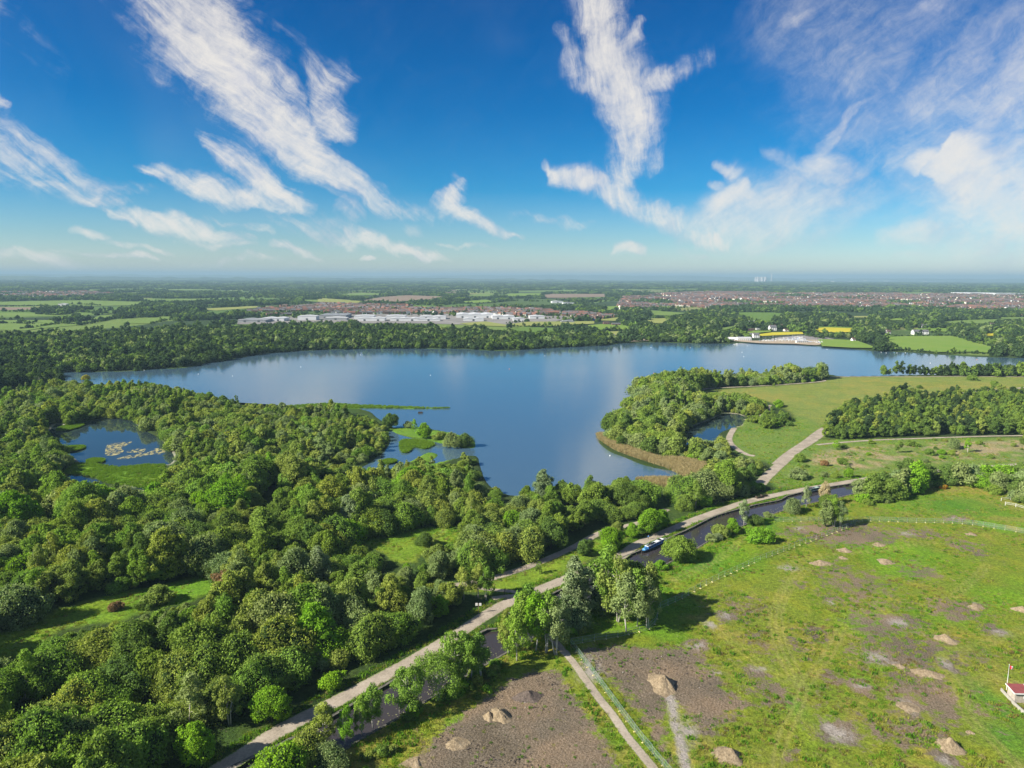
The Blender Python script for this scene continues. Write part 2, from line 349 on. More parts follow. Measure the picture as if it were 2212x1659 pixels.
POND = smooth(GP(T4([(330,420),(380,372),(480,385),(560,370),(700,335),(880,345),(950,400),(1060,455),(1140,530),(1178,600),(1130,645),(1000,640),(780,658),(700,640),(560,635),(500,600),(440,560),(415,520),(395,480),(345,440)])), 4, True)
PISL = [smooth(GP(T4(p)), 5, True) for p in ([(385,415),(400,398),(470,378),(560,373),(540,392),(470,412),(410,420)], [(400,548),(420,535),(490,522),(568,524),(540,545),(460,556)], [(592,620),(630,608),(695,612),(690,628),(640,636),(600,632)])]
POND2 = smooth(GP(T4([(380,715),(440,708),(560,720),(650,738),(700,765),(640,782),(560,775),(480,745)])), 4, True)
POND3 = smooth(GP(T4([(850,795),(920,800),(980,795),(992,850),(985,920),(960,970),(942,940),(950,880),(900,840)])), 4, True)
POND4 = smooth(GP(T4([(515,862),(560,850),(630,850),(600,870),(550,895)])), 4, True)
POND5 = smooth(GP(T4([(1740,548),(1830,545),(1930,552),(1900,575),(1780,572)])), 4, True)
LAGOON = smooth(GP(T6([(535,455),(550,405),(600,375),(680,345),(740,318),(835,330),(830,372),(770,392),(720,415),(696,455),(660,452),(600,440),(560,470)])), 4, True)
EDGE = [(500,1659),(442.4+.4*520,1194.5+.4*980),(834.4,1480.5),(886.4,1450.5),(1022,1378),(1050,1361),(1076,1358),(1090,1346),(1104,1322),(1156,1299),(1207,1277),(1260,1249),(1305,1224),(1347,1204),(1389,1187),(1440,1165),(1495,1140),(1543,1116),(1591,1101.5),(1639,1089.5),(1685,1080.5),(1702,1071.5),(1735,1063),(1783,1053.5),(1858,1042.7),(1960,1031),(2060,1025),(2140,1021),(2330,1010),(3000,975)]
EDGE = [(380,1730)] + EDGE
FARB = [(560,1735),(676,1659),(734,1624.5),(782,1594.5),(834,1564.5),(874,1542.5),(922,1512.5),(982,1474.5),(1120,1394),(1260,1313),(1299,1296),(1366,1252),(1417,1229),(1445,1215),(1495,1190),(1526,1171),(1553,1157),(1600,1137),(1649,1118),(1687,1104),(1754,1086),(1798,1077.5),(1858,1063),(1900,1052),(1960,1043),(2060,1036),(2150,1030),(2330,1019),(3000,986)]
EDGE_W, FARB_W = smooth(GP(EDGE), 4), smooth(GP(FARB), 4)
CANAL = np.vstack([EDGE_W, FARB_W[::-1]])
TOW = smooth(GP([(380,1712),(482,1659),(604,1579),(722,1518),(886,1430),(978,1376),(1042,1334),(1082,1310),(1122,1291),(1202,1259),(1282,1227),(1327,1211),(1375,1177),(1435,1151),(1495,1125.5),(1543,1107.5),(1615,1083.5),(1687,1067),(1759,1053.5),(1858,1036.7),(1960,1021),(2060,1014),(2212,1003),(2330,996),(3000,962)]), 5)
PATHS = {  # world polyline, width
 'towpath': (TOW, 4.3),
 'gravel_path': (smooth(GP([(900,1270),(946,1264),(997,1263),(1053,1251.6),(1109,1235),(1165,1215),(1235,1184),(1305,1148),(1389,1127),(1440,1100)]), 5), 3.2),
 'link_path': (smooth(GP(T4b([(520,585),(600,598),(680,604),(760,610),(830,622),(900,640)])), 4), 1.8),
 'link_path.001': (smooth(GP(T4b([(640,668),(720,655),(800,648),(900,655)])), 4), 2.2),
 'field_path': (smooth(GP([(1185,1368),(1206,1394.5),(1238,1430.5),(1286,1498.5),(1327,1550),(1352,1588),(1404.6,1652),(1450,1712)]), 5), 2.0),
 'gravel_track': (smooth(GP(T6([(915,668),(950,630),(1010,575),(1090,505),(1170,455),(1210,425),(1222,405)])), 4), 5.4),
 'gravel_track.001': (smooth(GP(T6([(985,570),(1050,515),(1130,462),(1195,412),(1228,392)])), 4), 2.6),
 'meadow_path': (smooth(GP(T6([(1195,475),(1320,463),(1500,451),(1800,440),(2050,432),(2300,428),(3600,405)])), 4), 2.6),
 'lagoon_path': (smooth(GP(T6([(790,393),(768,430),(767,460),(800,494),(850,522),(890,530)])), 4), 3.5),
 'meadow_path.001': (smooth(GP(T6([(1915,225),(2000,213),(2212,194),(2400,180),(3400,110)])), 4), 4.0),
 'wood_path': (smooth(GP(T6([(600,215),(640,202),(700,196),(960,183),(1200,166),(1235,157)])), 4), 3.0),
 'wood_path.001': (smooth(GP(T6([(1260,142),(1500,140),(1700,141),(1900,138),(2200,141),(3600,150)])), 4), 3.0),
 'lagoon_path.001': (smooth(GP(T6([(840,352),(880,344),(960,312),(965,280)])), 4), 2.6),
 'shore_track': (smooth(GP(T5b([(2160,290),(2190,350),(2230,385)])), 4), 7.0),
}
FARSIDE = smooth(GP(T8([(1990,150),(1900,300),(1700,420),(1480,350),(1280,300)])), 4)
TRACKS = [smooth(GP(T8(p)), 5) for p in ([(1210,340),(1130,440),(1085,540),(1090,640),(1120,740),(1170,830),(1215,900),(1180,1000),(1130,1100),(1100,1244)], [(1235,345),(1150,445),(1108,545),(1115,640),(1150,740),(1190,820),(1215,900)],
  [(1400,600),(1340,720),(1270,810),(1215,900)], [(760,570),(850,640),(960,730),(1050,800),(1180,870)], [(2212,620),(2050,680),(1900,720),(1830,760)], [(1140,330),(1300,290),(1500,270),(1800,230),(1830,226)],
  [(950,130+70),(860,290),(740,350),(640,400)], [(2050,330),(1990,390),(1900,470)], [(1830,760),(1905,860),(1960,1010),(2080,1130),(2180,1244)], [(2000,850),(1990,870),(2060,830),(2212,870)], [(640,860),(630,950),(650,1050),(680,1160),(700,1244)])]
SPOIL_TRAIL = smooth(GP(T8([(560,840),(600,900),(630,960),(640,1040),(670,1140),(690,1244)])), 5)
EXTRA = smooth(GP(T4b([(150,260),(200,200),(270,130)])), 4)      # trodden line across the glade
# clearings and meadows that stay free of woodland
GLADE = smooth(GP(T5([(470,1165),(640,1120),(860,1085),(1070,1065),(1195,1085),(1160,1180),(1000,1185),(900,1270),(860,1320),(720,1300),(640,1240)])), 3, True)
GLADE2 = smooth(GP([(-40,1385),(60,1345),(130,1315),(260,1280),(370,1258),(455,1240),(470,1275),(420,1300),(330,1318),(250,1345),(130,1360),(80,1405),(20,1425),(-60,1440)]), 3, True)
VERGE = smooth(GP(T4b([(420,610),(560,560),(700,515),(840,465),(1050,385),(1280,285),(1500,180),(1700,130),(1790,150),(1600,260),(1400,370),(1250,450),(1050,540),(900,620),(700,620)])), 3, True)
POND_MEADOW = smooth(GP(T4([(430,700),(510,640),(640,640),(790,662),(1000,645),(1115,640),(1080,720),(1000,800),(860,790),(720,770),(640,735),(540,712)])), 3, True)
MEADOW_N = smooth(GP(T6([(600,215),(900,190),(1200,170),(1260,145),(1500,140),(1900,138),(3900,150),(3900,215),(2212,205),(1900,220),(1500,240),(1380,290),(1300,310),(1220,400),(1100,350),(1020,290),(850,230),(700,222)])), 3, True)
MEADOW_M = smooth(GP(T6([(1000,400),(1100,330),(1230,390),(1250,440),(1400,445),(3900,430),(3900,560),(1900,590),(1650,610),(1440,640),(1200,680),(1020,690),(960,650),(985,590),(930,555),(860,540),(790,500),(760,450),(790,400),(850,350)])), 3, True)
FIELD = np.array(list(map(tuple, FARB_W)) + [(FARB_W[-1][0] + 60, FARB_W[-1][1] - 20), (480, -60), (0, -60), (G(700, 2000)[0], 40), G(480, 1760)])
REED = smooth(GP(T6([(120,430),(170,470),(230,505),(330,540),(420,570),(470,585),(535,620),(545,645),(470,640),(320,642),(380,665),(480,680),(590,690),(660,650),(720,600),(600,560),(520,545),(440,545),(380,530),(290,500),(210,465),(150,425)])), 3, True)
SHORE_CLUB = smooth(GP(T5b([(430,285),(560,300),(850,325),(1200,332),(1400,340),(1620,352),(1700,330),(1720,290),(1500,275),(1000,280),(860,290),(700,290),(560,275),(430,270)])), 3, True)
CARPARK = smooth(GP(T5b([(1050,258),(1330,230),(1500,222),(1640,228),(1850,268),(1840,278),(1700,282),(1500,278),(1200,285)])), 3, True)

# ------------------------------------------------------------------ terrain sheet (finer near the viewpoint, out to 44 km)
azs = np.concatenate([np.radians(np.linspace(-180, -47, 42)[:-1]), np.radians(np.linspace(-47, 47, 610)), np.radians(np.linspace(47, 180, 42)[1:])])
rs = [0.01, 25, 60, 90, 112]
while rs[-1] < 5000: rs.append(rs[-1] * 1.0078)
while rs[-1] < 44000: rs.append(rs[-1] * 1.05)
rs = np.array(rs); NA, NR = len(azs), len(rs)
AZ, RR = np.meshgrid(azs, rs); TX = (RR * np.sin(AZ)).ravel(); TY = (RR * np.cos(AZ)).ravel(); TP = np.stack([TX, TY], 1)
dist = RR.ravel()
sd_lake = sdist(TP, LAKE); 
for isl in ISLETS: sd_lake = np.minimum(sd_lake, -sdist(TP, isl))
sd_pond = sdist(TP, POND)
for isl in PISL: sd_pond = np.minimum(sd_pond, -sdist(TP, isl))
for q in (POND2, POND3, POND4, POND5, LAGOON): sd_pond = np.maximum(sd_pond, sdist(TP, q))
sd_canal = sdist(TP, CANAL)
d_path = np.full(len(TP), 1e3)
for k, (pl, w) in PATHS.items(): d_path = np.minimum(d_path, pdist(TP, pl) - w / 2)
sd_field = sdist(TP, FIELD, 5); sd_glade = np.maximum(np.maximum(sdist(TP, GLADE), sdist(TP, GLADE2)), np.maximum(sdist(TP, VERGE), sdist(TP, POND_MEADOW)))
sd_mead = np.maximum(sdist(TP, MEADOW_N), sdist(TP, MEADOW_M)); sd_reed = sdist(TP, REED)
rough = fbm(TX / 9, TY / 9, 3, 4) - .5
flat = sstep(1.5, 6, d_path) * sstep(1, 6, -sd_canal) * sstep(0, 8, -np.maximum(sd_lake, sd_pond))
Z = rough * 1.1 * flat * np.clip(1 - dist / 3000, 0, 1) * np.where(sd_field > 0, .75, 1.0)
Z -= np.clip(sd_lake * .5, -0.0, 2.2) + np.clip(sd_pond * .5, 0, 1.5)
Z = Z - np.where(sd_canal > -1e2, np.clip((sd_canal - .1) * 2.2, 0, 2.2), 0)
Z -= .35 * sstep(.5, 0, -np.maximum(sd_lake, sd_pond)) * (np.maximum(sd_lake, sd_pond) > -2)
# colours: what the ground itself is covered with
def colmix(a, b, t): return a * (1 - t[:, None]) + np.array(b)[None] * t[:, None]
n1 = fbm(TX / 35, TY / 35, 21, 4); n2 = fbm(TX / 6, TY / 6, 25, 3); n3 = fbm(TX / 120, TY / 120, 29, 3)
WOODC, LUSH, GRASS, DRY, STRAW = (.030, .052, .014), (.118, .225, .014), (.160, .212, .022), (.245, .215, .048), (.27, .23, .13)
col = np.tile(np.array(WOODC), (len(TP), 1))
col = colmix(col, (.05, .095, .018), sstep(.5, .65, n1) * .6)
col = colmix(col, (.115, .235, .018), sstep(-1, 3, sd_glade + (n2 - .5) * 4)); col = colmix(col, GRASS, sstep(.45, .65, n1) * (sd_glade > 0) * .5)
col = colmix(col, (.155, .20, .045), sstep(-3, 4, sdist(TP, MEADOW_N))); col = colmix(col, (.12, .19, .035), sstep(-3, 4, sdist(TP, MEADOW_M)))
straw = sstep(.42, .56, n2 * .45 + n1 * .55) * sstep(0, 8, sdist(TP, smooth(GP(T6([(1110,560),(1180,500),(1500,470),(2400,445),(2400,560),(2000,555),(1650,590),(1400,605),(1180,600)])), 3, True)))
col = colmix(col, STRAW, straw * .95); col = colmix(col, DRY, (sdist(TP, MEADOW_N) > 0) * sstep(.42, .7, n1 * .6 + n2 * .4) * .5)
fm = sstep(-.5, .5, sd_field); gcol = colmix(np.tile(np.array(GRASS) * .92, (len(TP), 1)), LUSH, sstep(.42, .62, n1)); gcol = colmix(gcol, DRY, sstep(.44, .62, n2 * .5 + n3 * .5) * .85)
col = col * (1 - fm[:, None]) + gcol * fm[:, None]
for isl in PISL + ISLETS + [smooth(GP(T5(q_)), 3, True) for q_ in ([(730,675),(880,600),(960,562),(1018,573),(1005,600),(955,632),(1110,600),(1040,640),(880,695),(780,705)], [(680,420),(770,398),(860,410),(1000,418),(1110,430),(1260,470),(1270,528),(1120,522),(990,485),(860,460),(760,435)])] + [smooth(GP([(560,882),(700,870.5),(760,873),(860,876.5),(930,879.5),(990,881),(930,882.5),(800,881.5),(700,884)]), 3, True)]: col = colmix(col, (.10, .20, .02), sstep(-2.5, .5, sdist(TP, isl)))
lush_s = np.zeros(len(TP))
for (cx, cy, rx, ry) in [(2090,960,80,130),(2150,1120,90,140),(700,330,170,40),(1880,60,260,50),(1170,960,60,60),(1000,130,120,50)]:
    c0 = np.array(G(*T8([(cx, cy)])[0])); ex = abs(G(*T8([(cx + rx, cy)])[0])[0] - c0[0]); ey = abs(G(*T8([(cx, cy - ry)])[0])[1] - c0[1])
    lush_s = np.maximum(lush_s, np.exp(-((TX - c0[0]) / ex) ** 2 - ((TY - c0[1]) / ey) ** 2))
col = colmix(col, (.075, .19, .018), np.clip(lush_s * 1.1, 0, 1) * fm * .85)
col = colmix(col, STRAW, sstep(-2, 1, sd_reed)); col = colmix(col, (.30, .29, .25), sstep(3.0, .4, np.abs(sd_pond)) * (sd_pond > -3) * sstep(.45, .6, n1) * .8)
# soil patches of the stripped field
soil = np.full(len(TP), -.15)
def blob(cx, cy, rx, ry, s, T=T8):
    global soil
    c0 = np.array(G(*T([(cx, cy)])[0])); ex = abs(G(*T([(cx + rx, cy)])[0])[0] - c0[0]) + 1e-3; ey = abs(G(*T([(cx, cy - ry)])[0])[1] - c0[1])
    ax = (TX - c0[0]) / ex; ay = (TY - c0[1]) / ey; soil = np.maximum(soil, s * np.exp(-(ax * ax + ay * ay)) )
SOILP = [smooth(GP(T7(p)), 3, True) for p in ([(1150,1040),(1300,860),(1500,740),(1640,640),(1900,625),(2000,740),(2140,930),(2260,1161),(2330,1300),(900,1300),(1060,1161)],)] + [smooth(GP(T8(p)), 3, True) for p in ([(190,720),(330,680),(540,690),(790,690),(800,760),(900,880),(1000,960),(850,1080),(760,1110),(640,1000),(640,1180),(700,1300),(600,1300),(560,1180),(420,960),(290,820)],)]
for k, q in enumerate(SOILP): soil = np.maximum(soil, sstep(-6, 9, sdist(TP, q)) * (1.05 if k == 0 else .92) - .15)
for b_ in [(1650,590,110,45,.75),(1900,530,120,50,.72),(1280,640,60,45,.7),(1700,720,330,90,.60),(1480,880,60,40,.8),(1800,900,190,150,.62),(1380,1080,130,60,.62),(1700,1080,240,100,.50),(870,560,60,25,.8),(1400,190,260,50,.72),(1750,190,120,30,.55),(1950,250,90,50,.5),(1180,410,60,30,.55),(1350,480,60,40,.5),(1100,900,180,120,.42),(1450,420,200,120,.42),(1540,600,140,100,.45),(1900,120,60,14,.8),(2090,630,60,35,.7),(1860,780,50,40,.8),(1860,1200,60,60,.7),(1140,1190,70,60,.55),(1320,830,90,50,.45),(1000,810,80,50,.5),(740,690,70,25,.8),(1700,960,70,50,.7),(2000,280,60,20,.5),(1750,360,120,50,.42),(950,530,160,80,.36),(1100,690,200,90,.4)]: blob(*b_)
soil = soil - .28 * sstep(3.5, 0, np.min([pdist(TP, t) for t in TRACKS], axis=0)); soil *= fm
for q in (FARB_W,): soil -= sstep(14, 5, pdist(TP, q)) * .6
soil -= sstep(5, 1.5, pdist(TP, PATHS['field_path'][0])) * .35
pale = np.zeros(len(TP))                                   # pale clay smears
for (cx, cy, rx, ry) in [(1380,1090,70,40),(1340,1060,40,25),(870,560,35,18),(1650,590,60,22),(2000,510,30,18),(2100,635,45,18),(1860,775,30,30),(1690,965,45,35),(1640,780,22,14),(1200,165,30,8),(1020,800,45,12),(830,815,35,10),(1900,118,40,8),(1340,500,22,12),(1480,875,45,18),(1860,1210,40,30),(700,1080,50,60),(260,800,70,80),(740,690,50,20),(800,600,30,20),(1550,750,60,30),(1150,345,50,15),(1690,190,50,12)]:
    c0 = np.array(G(*T8([(cx, cy)])[0])); ex = abs(G(*T8([(cx + rx, cy)])[0])[0] - c0[0]); ey = abs(G(*T8([(cx, cy - ry)])[0])[1] - c0[1])
    pale = np.maximum(pale, np.exp(-((TX - c0[0]) / ex) ** 2 - ((TY - c0[1]) / ey) ** 2))
pale = np.maximum(pale, sstep(2.2, .3, pdist(TP, SPOIL_TRAIL))) * fm
track = sstep(.75, .15, np.min([np.abs(pdist(TP, t) - .95) for t in TRACKS], axis=0)) * np.where(sd_field > 0, 1, 0)
track = np.maximum(track, sstep(1.2, .4, pdist(TP, EXTRA)) * 1.0)
col = colmix(col, (.24, .24, .075), track * .5)
# far country: fields in a patchwork
fy = TY * .55; NV = 2600; vs = np.stack([rng.uniform(-9000, 9000, NV), rng.uniform(300, 9000, NV) * .55], 1)
vcol = np.array([[(.085,.15,.035),(.12,.18,.045),(.07,.13,.03),(.17,.19,.07),(.06,.10,.03),(.13,.10,.08),(.03,.055,.02),(.09,.16,.03)][i] for i in rng.choice(8, NV, p=[.22,.18,.17,.08,.1,.05,.1,.1])])
vwood = (rng.random(NV) < .34)
def voro(x, y):
    """nearest and second nearest field centre, by grid lookup"""
    P = np.stack([x, y * .55], 1); n = len(P); b1 = np.full(n, 1e9); b2 = np.full(n, 1e9); i1 = np.zeros(n, int); cell = 400.0
    kx = np.floor(P[:, 0] / cell).astype(int); ky = np.floor(P[:, 1] / cell).astype(int)
    d = {}
    for j, (a, b) in enumerate(vs): d.setdefault((int(a // cell), int(b // cell)), []).append(j)
    key = (kx + 5000) * 20000 + (ky + 5000); order = np.argsort(key, kind='stable'); ks, st = np.unique(key[order], return_index=True); st = list(st) + [n]
    for q, kk in enumerate(ks):
        idx = order[st[q]:st[q + 1]]; cx, cy = kk // 20000 - 5000, kk % 20000 - 5000
        c = [j for ax in (-1, 0, 1) for ay in (-1, 0, 1) for j in d.get((cx + ax, cy + ay), [])]
        if not c: continue
        D = np.hypot(P[idx, 0][:, None] - vs[c, 0][None], P[idx, 1][:, None] - vs[c, 1][None]); o = np.argsort(D, 1)[:, :2]
        i1[idx] = np.array(c)[o[:, 0]]; b1[idx] = D[np.arange(len(idx)), o[:, 0]]
        b2[idx] = D[np.arange(len(idx)), o[:, 1]] if len(c) > 1 else 1e9
    return i1, b1, b2
far = (dist > 1000) & (dist < 9200) & (TY > 300) & (sd_lake < -20); i1, b1, b2 = voro(TX[far], TY[far])
fc = vcol[i1]; fc = np.where((vwood[i1])[:, None], np.array([[.022, .04, .016]]), fc); col[far] = fc
vf_ = dist >= 9200; col[vf_] = np.array([.035, .06, .025])[None] * (1 + .9 * (fbm(TX[vf_] / 900, TY[vf_] / 260, 61, 4)[:, None] > .6))
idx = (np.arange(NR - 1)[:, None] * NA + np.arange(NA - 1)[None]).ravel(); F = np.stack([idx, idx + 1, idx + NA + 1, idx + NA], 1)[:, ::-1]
b = NB('ground_cover'); P3 = b.pos()
base = b.attr('cover', 'Color'); g1 = b.noise(.9, 5, .7, P3); g2 = b.noise(.12, 4, .6, P3); g3 = b.noise(2.4, 5, .8, P3); g4 = b.noise(.035, 3, .6, P3)
v = b.math('MULTIPLY', b.mr(g1, .25, .75, .45, 1.5), b.mr(g3, .3, .7, .5, 1.5)); vv = b.n('ShaderNodeCombineColor'); [b.set(vv.inputs[i], v) for i in range(3)]
grass = b.mix(1.0, base, vv.outputs[0], 'MULTIPLY')
grass = b.mix(b.mr(g2, .45, .7, 0, .38), grass, b.mix(1.0, grass, (1.9, 1.35, .95), 'MULTIPLY')); grass = b.mix(b.mr(g4, .5, .35, 0, .45), grass, b.mix(1.0, grass, (.62, .85, .55), 'MULTIPLY'))
s1 = b.noise(.30, 6, .72, P3); s2 = b.noise(2.6, 5, .75, P3); s3 = b.noise(.06, 3, .5, P3)
ridge = b.n('ShaderNodeTexWave', wave_type='BANDS', bands_direction='X'); b.set(ridge.inputs['Vector'], b.pos(rot=R(20))); ridge.inputs['Scale'].default_value = .42; ridge.inputs['Distortion'].default_value = 6; ridge.inputs['Detail'].default_value = 3; ridge.inputs['Detail Scale'].default_value = .6
scol = b.ramp(b.math('ADD', b.math('MULTIPLY_ADD', s2, .78, b.math('MULTIPLY', s3, .32)), b.math('MULTIPLY', b.math('SUBTRACT', ridge.outputs[1], .5), .03)), [(.36, (.050,.038,.028)), (.47, (.108,.088,.060)), (.56, (.172,.140,.104)), (.66, (.24,.20,.155)), (.78, (.36,.32,.27))])
scol = b.mix(b.mr(s3, .42, .62), scol, b.mix(1.0, scol, (1.08, .97, .86), 'MULTIPLY'))
soilf = b.math('ADD', b.math('ADD', b.attr('soil'), .125), b.math('MULTIPLY', b.math('SUBTRACT', s1, .5), 1.9)); soilf = b.math('ADD', soilf, b.math('MULTIPLY', b.math('SUBTRACT', s2, .5), .55))
sm = b.mr(soilf, .32, .58, smooth=True)
c1 = b.mix(sm, grass, scol)
tr_ = b.math('MULTIPLY', b.attr('pale'), b.mr(b.math('ADD', b.noise(.7, 6, .8, b.pos((1, .45, 1), rot=R(35))), b.math('MULTIPLY', b.attr('pale'), .22)), .52, .68)); c1 = b.mix(tr_, c1, b.ramp(s2, [(.3, (.20,.18,.17)), (.7, (.42,.38,.33))]))
hgt = b.math('ADD', b.math('MULTIPLY', g1, .5), b.math('ADD', b.math('MULTIPLY', s2, .35), b.math('MULTIPLY', g3, .12)))
M_GROUND = b.pbr(c1, .95, .1, b.bump(hgt, .9, 1.3))
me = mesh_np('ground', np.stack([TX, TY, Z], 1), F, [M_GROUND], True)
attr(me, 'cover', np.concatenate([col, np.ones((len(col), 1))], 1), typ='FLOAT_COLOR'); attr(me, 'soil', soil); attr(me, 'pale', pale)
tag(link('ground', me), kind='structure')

# ------------------------------------------------------------------ water
def poly_sheet(name, poly, z, mat, kind='structure', label=None):
    bm = bmesh.new(); vs_ = [bm.verts.new((x, y, z)) for x, y in poly]; es = [bm.edges.new((vs_[i], vs_[(i + 1) % len(vs_)])) for i in range(len(vs_))]
    bmesh.ops.triangle_fill(bm, use_beauty=True, edges=es); bmesh.ops.recalc_face_normals(bm, faces=bm.faces)
    for f in bm.faces:
        if f.normal.z < 0: f.normal_flip()
    me = bpy.data.meshes.new(name); bm.to_mesh(me); bm.free(); me.materials.append(mat); o = link(name, me); tag(o, label, None, None, kind); return o
def water_mat(name, body, rough, bump, scale, ior=1.45, spec=.5):
    b = NB(name); P = b.pos((.35, 1.0, 1)); h = b.math('ADD', b.noise(scale, 4, .6, P), b.math('MULTIPLY', b.noise(scale * 4.3, 2, .5, P), .3))
    big = b.noise(.0035, 3, .55, b.pos((.5, 1.6, 1))); rg = b.mr(big, .35, .65, rough * .7, rough * 1.5)
    return b.pbr(body, rg, spec, b.bump(h, 1.0, bump), ior=ior)
M_LAKE = water_mat('lake_water', (.052, .098, .142), .08, .045, .5, 1.75, .6)
M_CANAL = water_mat('canal_water', (.035, .030, .030), .08, .012, 1.2, 1.40)
M_POND = water_mat('pond_water', (.020, .034, .040), .03, .006, .8, 1.42)
def grown(p, d):
    """push a closed outline outwards"""
    p = np.asarray(p); area = .5 * np.sum(p[:, 0] * np.roll(p[:, 1], -1) - np.roll(p[:, 0], -1) * p[:, 1])
    t = np.roll(p, -1, 0) - np.roll(p, 1, 0); t /= np.linalg.norm(t, axis=1)[:, None] + 1e-9; n = np.stack([t[:, 1], -t[:, 0]], 1) * (1 if area > 0 else -1); return p + n * d
lk = GP([(60,798),(560,755),(1060,745),(1400,732),(1800,741),(2420,768),(3100,790),(3100,822),(2420,815),(1850,822),(1500,880),(1490,1045),(1330,1078),(1040,1078),(990,1000),(735,1050),(720,1010),(830,965),(760,930),(700,880),(420,862),(60,840)])
poly_sheet('lake', lk, -.45, M_LAKE)
for nm, q in (('pond', POND), ('pond.001', POND2), ('pond.002', POND3), ('pond.003', POND4), ('pond.004', POND5), ('lagoon', LAGOON)): poly_sheet(nm, grown(q, 1.5), -.42, M_POND)
cw = np.vstack([EDGE_W, FARB_W[::-1]]); poly_sheet('canal', cw, -.62, M_CANAL)

# ------------------------------------------------------------------ paths and the canal's stone edge
def offset(line, d):
    t = np.gradient(line, axis=0); t /= np.linalg.norm(t, axis=1)[:, None] + 1e-9; return line + np.stack([-t[:, 1], t[:, 0]], 1) * d
def resample(line, step):
    L = np.r_[0, np.cumsum(np.linalg.norm(np.diff(line, axis=0), axis=1))]; n = max(2, int(L[-1] / step)); s = np.linspace(0, L[-1], n); return np.stack([np.interp(s, L, line[:, 0]), np.interp(s, L, line[:, 1])], 1)
b = NB('gravel'); P3 = b.pos(); a1 = b.noise(1.6, 5, .75, P3); a2 = b.noise(.18, 4, .6, P3); a3 = b.noise(9, 2, .6, P3)
gcol_ = b.ramp(b.math('MULTIPLY_ADD', a1, .5, b.math('MULTIPLY', a2, .5)), [(.32, (.15,.13,.105)), (.5, (.28,.24,.19)), (.68, (.385,.335,.275))])
edge = b.math('ADD', b.attr('edge'), b.math('MULTIPLY', b.math('SUBTRACT', a1, .5), 1.7))
M_GRAVEL = b.pbr(b.mix(b.mr(edge, .78, .95), gcol_, (.10, .15, .03)), .95, .1, b.bump(a3, .4, .05))
for i, (nm, (pl, w)) in enumerate(PATHS.items()):
    l = resample(pl, max(1.2, w * .5)); n = len(l); wob = 1 + .16 * (fbm(l[:, 0] / 7, l[:, 1] / 7, 90 + i, 3) - .5); z = .045 + .006 * i
    rows = [offset(l, 0) + (offset(l, 1) - l) * (k * w * .5 * wob)[:, None] for k in (-1.15, -.7, 0, .7, 1.15)]
    V = np.concatenate([np.c_[r_, np.full(n, z + (.0 if abs(k) > 1 else .03))] for r_, k in zip(rows, (-1.15, -.7, 0, .7, 1.15))]); j = np.arange(n - 1)
    Fq = np.concatenate([np.stack([j + a * n, j + 1 + a * n, j + 1 + (a + 1) * n, j + (a + 1) * n], 1) for a in range(4)])[:, ::-1]
    if nm.startswith('shore') : z += .1
    me = mesh_np(nm.split('.')[0], V, Fq, [M_GRAVEL], True); attr(me, 'edge', np.repeat([1, .45, 0, .45, 1], n)); tag(link(nm.split('.')[0], me), kind='structure')
M_STONE = plain('old_stone', (.15, .135, .12), .9, .1, .5, 1.2, kind='Object')
M_COPING = plain('weathered_coping', (.125, .12, .10), .9, .1, .45, .9, kind='Object')
M_DAMP = plain('damp_stone', (.055, .05, .045), .7, .2, .4, 1.0, kind='Object')
def canal_wall(line, side, w, label, name):
    """retaining wall down to the water with a coping of single stones"""
    root = empty(name, label, 'canal wall', (line[len(line) // 2][0], line[len(line) // 2][1], 0)); ox, oy = line[len(line) // 2]
    l = resample(line, 2.0); n = len(l); o1 = offset(l, side * w * .8); sec = [(l, -.05), (l, -1.6), (o1, -1.6), (o1, -.05)]
    V = np.concatenate([np.c_[p - [ox, oy], np.full(n, z)] for p, z in sec]); j = np.arange(n - 1)
    Fq = np.concatenate([np.stack([j + a * n, j + 1 + a * n, j + 1 + ((a + 1) % 4) * n, j + ((a + 1) % 4) * n], 1) for a in range(4)])
    link('wall', mesh_np('retaining_wall', V, Fq, [M_DAMP]), root)
    # coping stones: nearest ones single, the rest joined
    L = resample(line, 2.4); d = np.linalg.norm(L, axis=1); cub = np.array([(x, y, z) for x in (-.5, .5) for y in (-.5, .5) for z in (0, 1)]); cf = [(0,1,3,2),(4,6,7,5),(0,4,5,1),(2,3,7,6),(0,2,6,4),(1,5,7,3)]
    stone = mesh_np('coping_stone', cub * [2.34, w, .16] + [0, 0, -.05], cf, [M_COPING]); VV, FF = [], []; cnt = 0
    for i in range(len(L) - 1):
        c = (L[i] + L[i + 1]) / 2; t = L[i + 1] - L[i]; a = math.atan2(t[1], t[0]); nrm = np.array([-t[1], t[0]]) / np.linalg.norm(t) * side; c = c + nrm * (w * .5 - .08) + rng.normal(0, .02, 2)
        if cnt < 150 and d[i] < 420:
            link('stone', stone, root, (c[0] - ox, c[1] - oy, rng.uniform(-.02, .03)), a + rng.normal(0, .008)); cnt += 1
        else:
            rot = np.array([[math.cos(a), math.sin(a), 0], [-math.sin(a), math.cos(a), 0], [0, 0, 1]]); VV.append((cub * [2.34, w, .16] + [0, 0, -.05]) @ rot + [c[0] - ox, c[1] - oy, 0]); FF += [tuple(k + 8 * (len(VV) - 1) for k in f) for f in cf]
    if VV: tag(link('stone_run', mesh_np('stone_run', np.concatenate(VV), FF, [M_COPING]), root), kind='stuff')
canal_wall(EDGE_W[4:], 1, .75, 'long stone canal edge with coping stones beside the gravel towpath', 'canal_wall')
canal_wall(FARB_W[4:], -1, .55, 'low stone canal edge on the field side half grown over by grass', 'canal_wall')

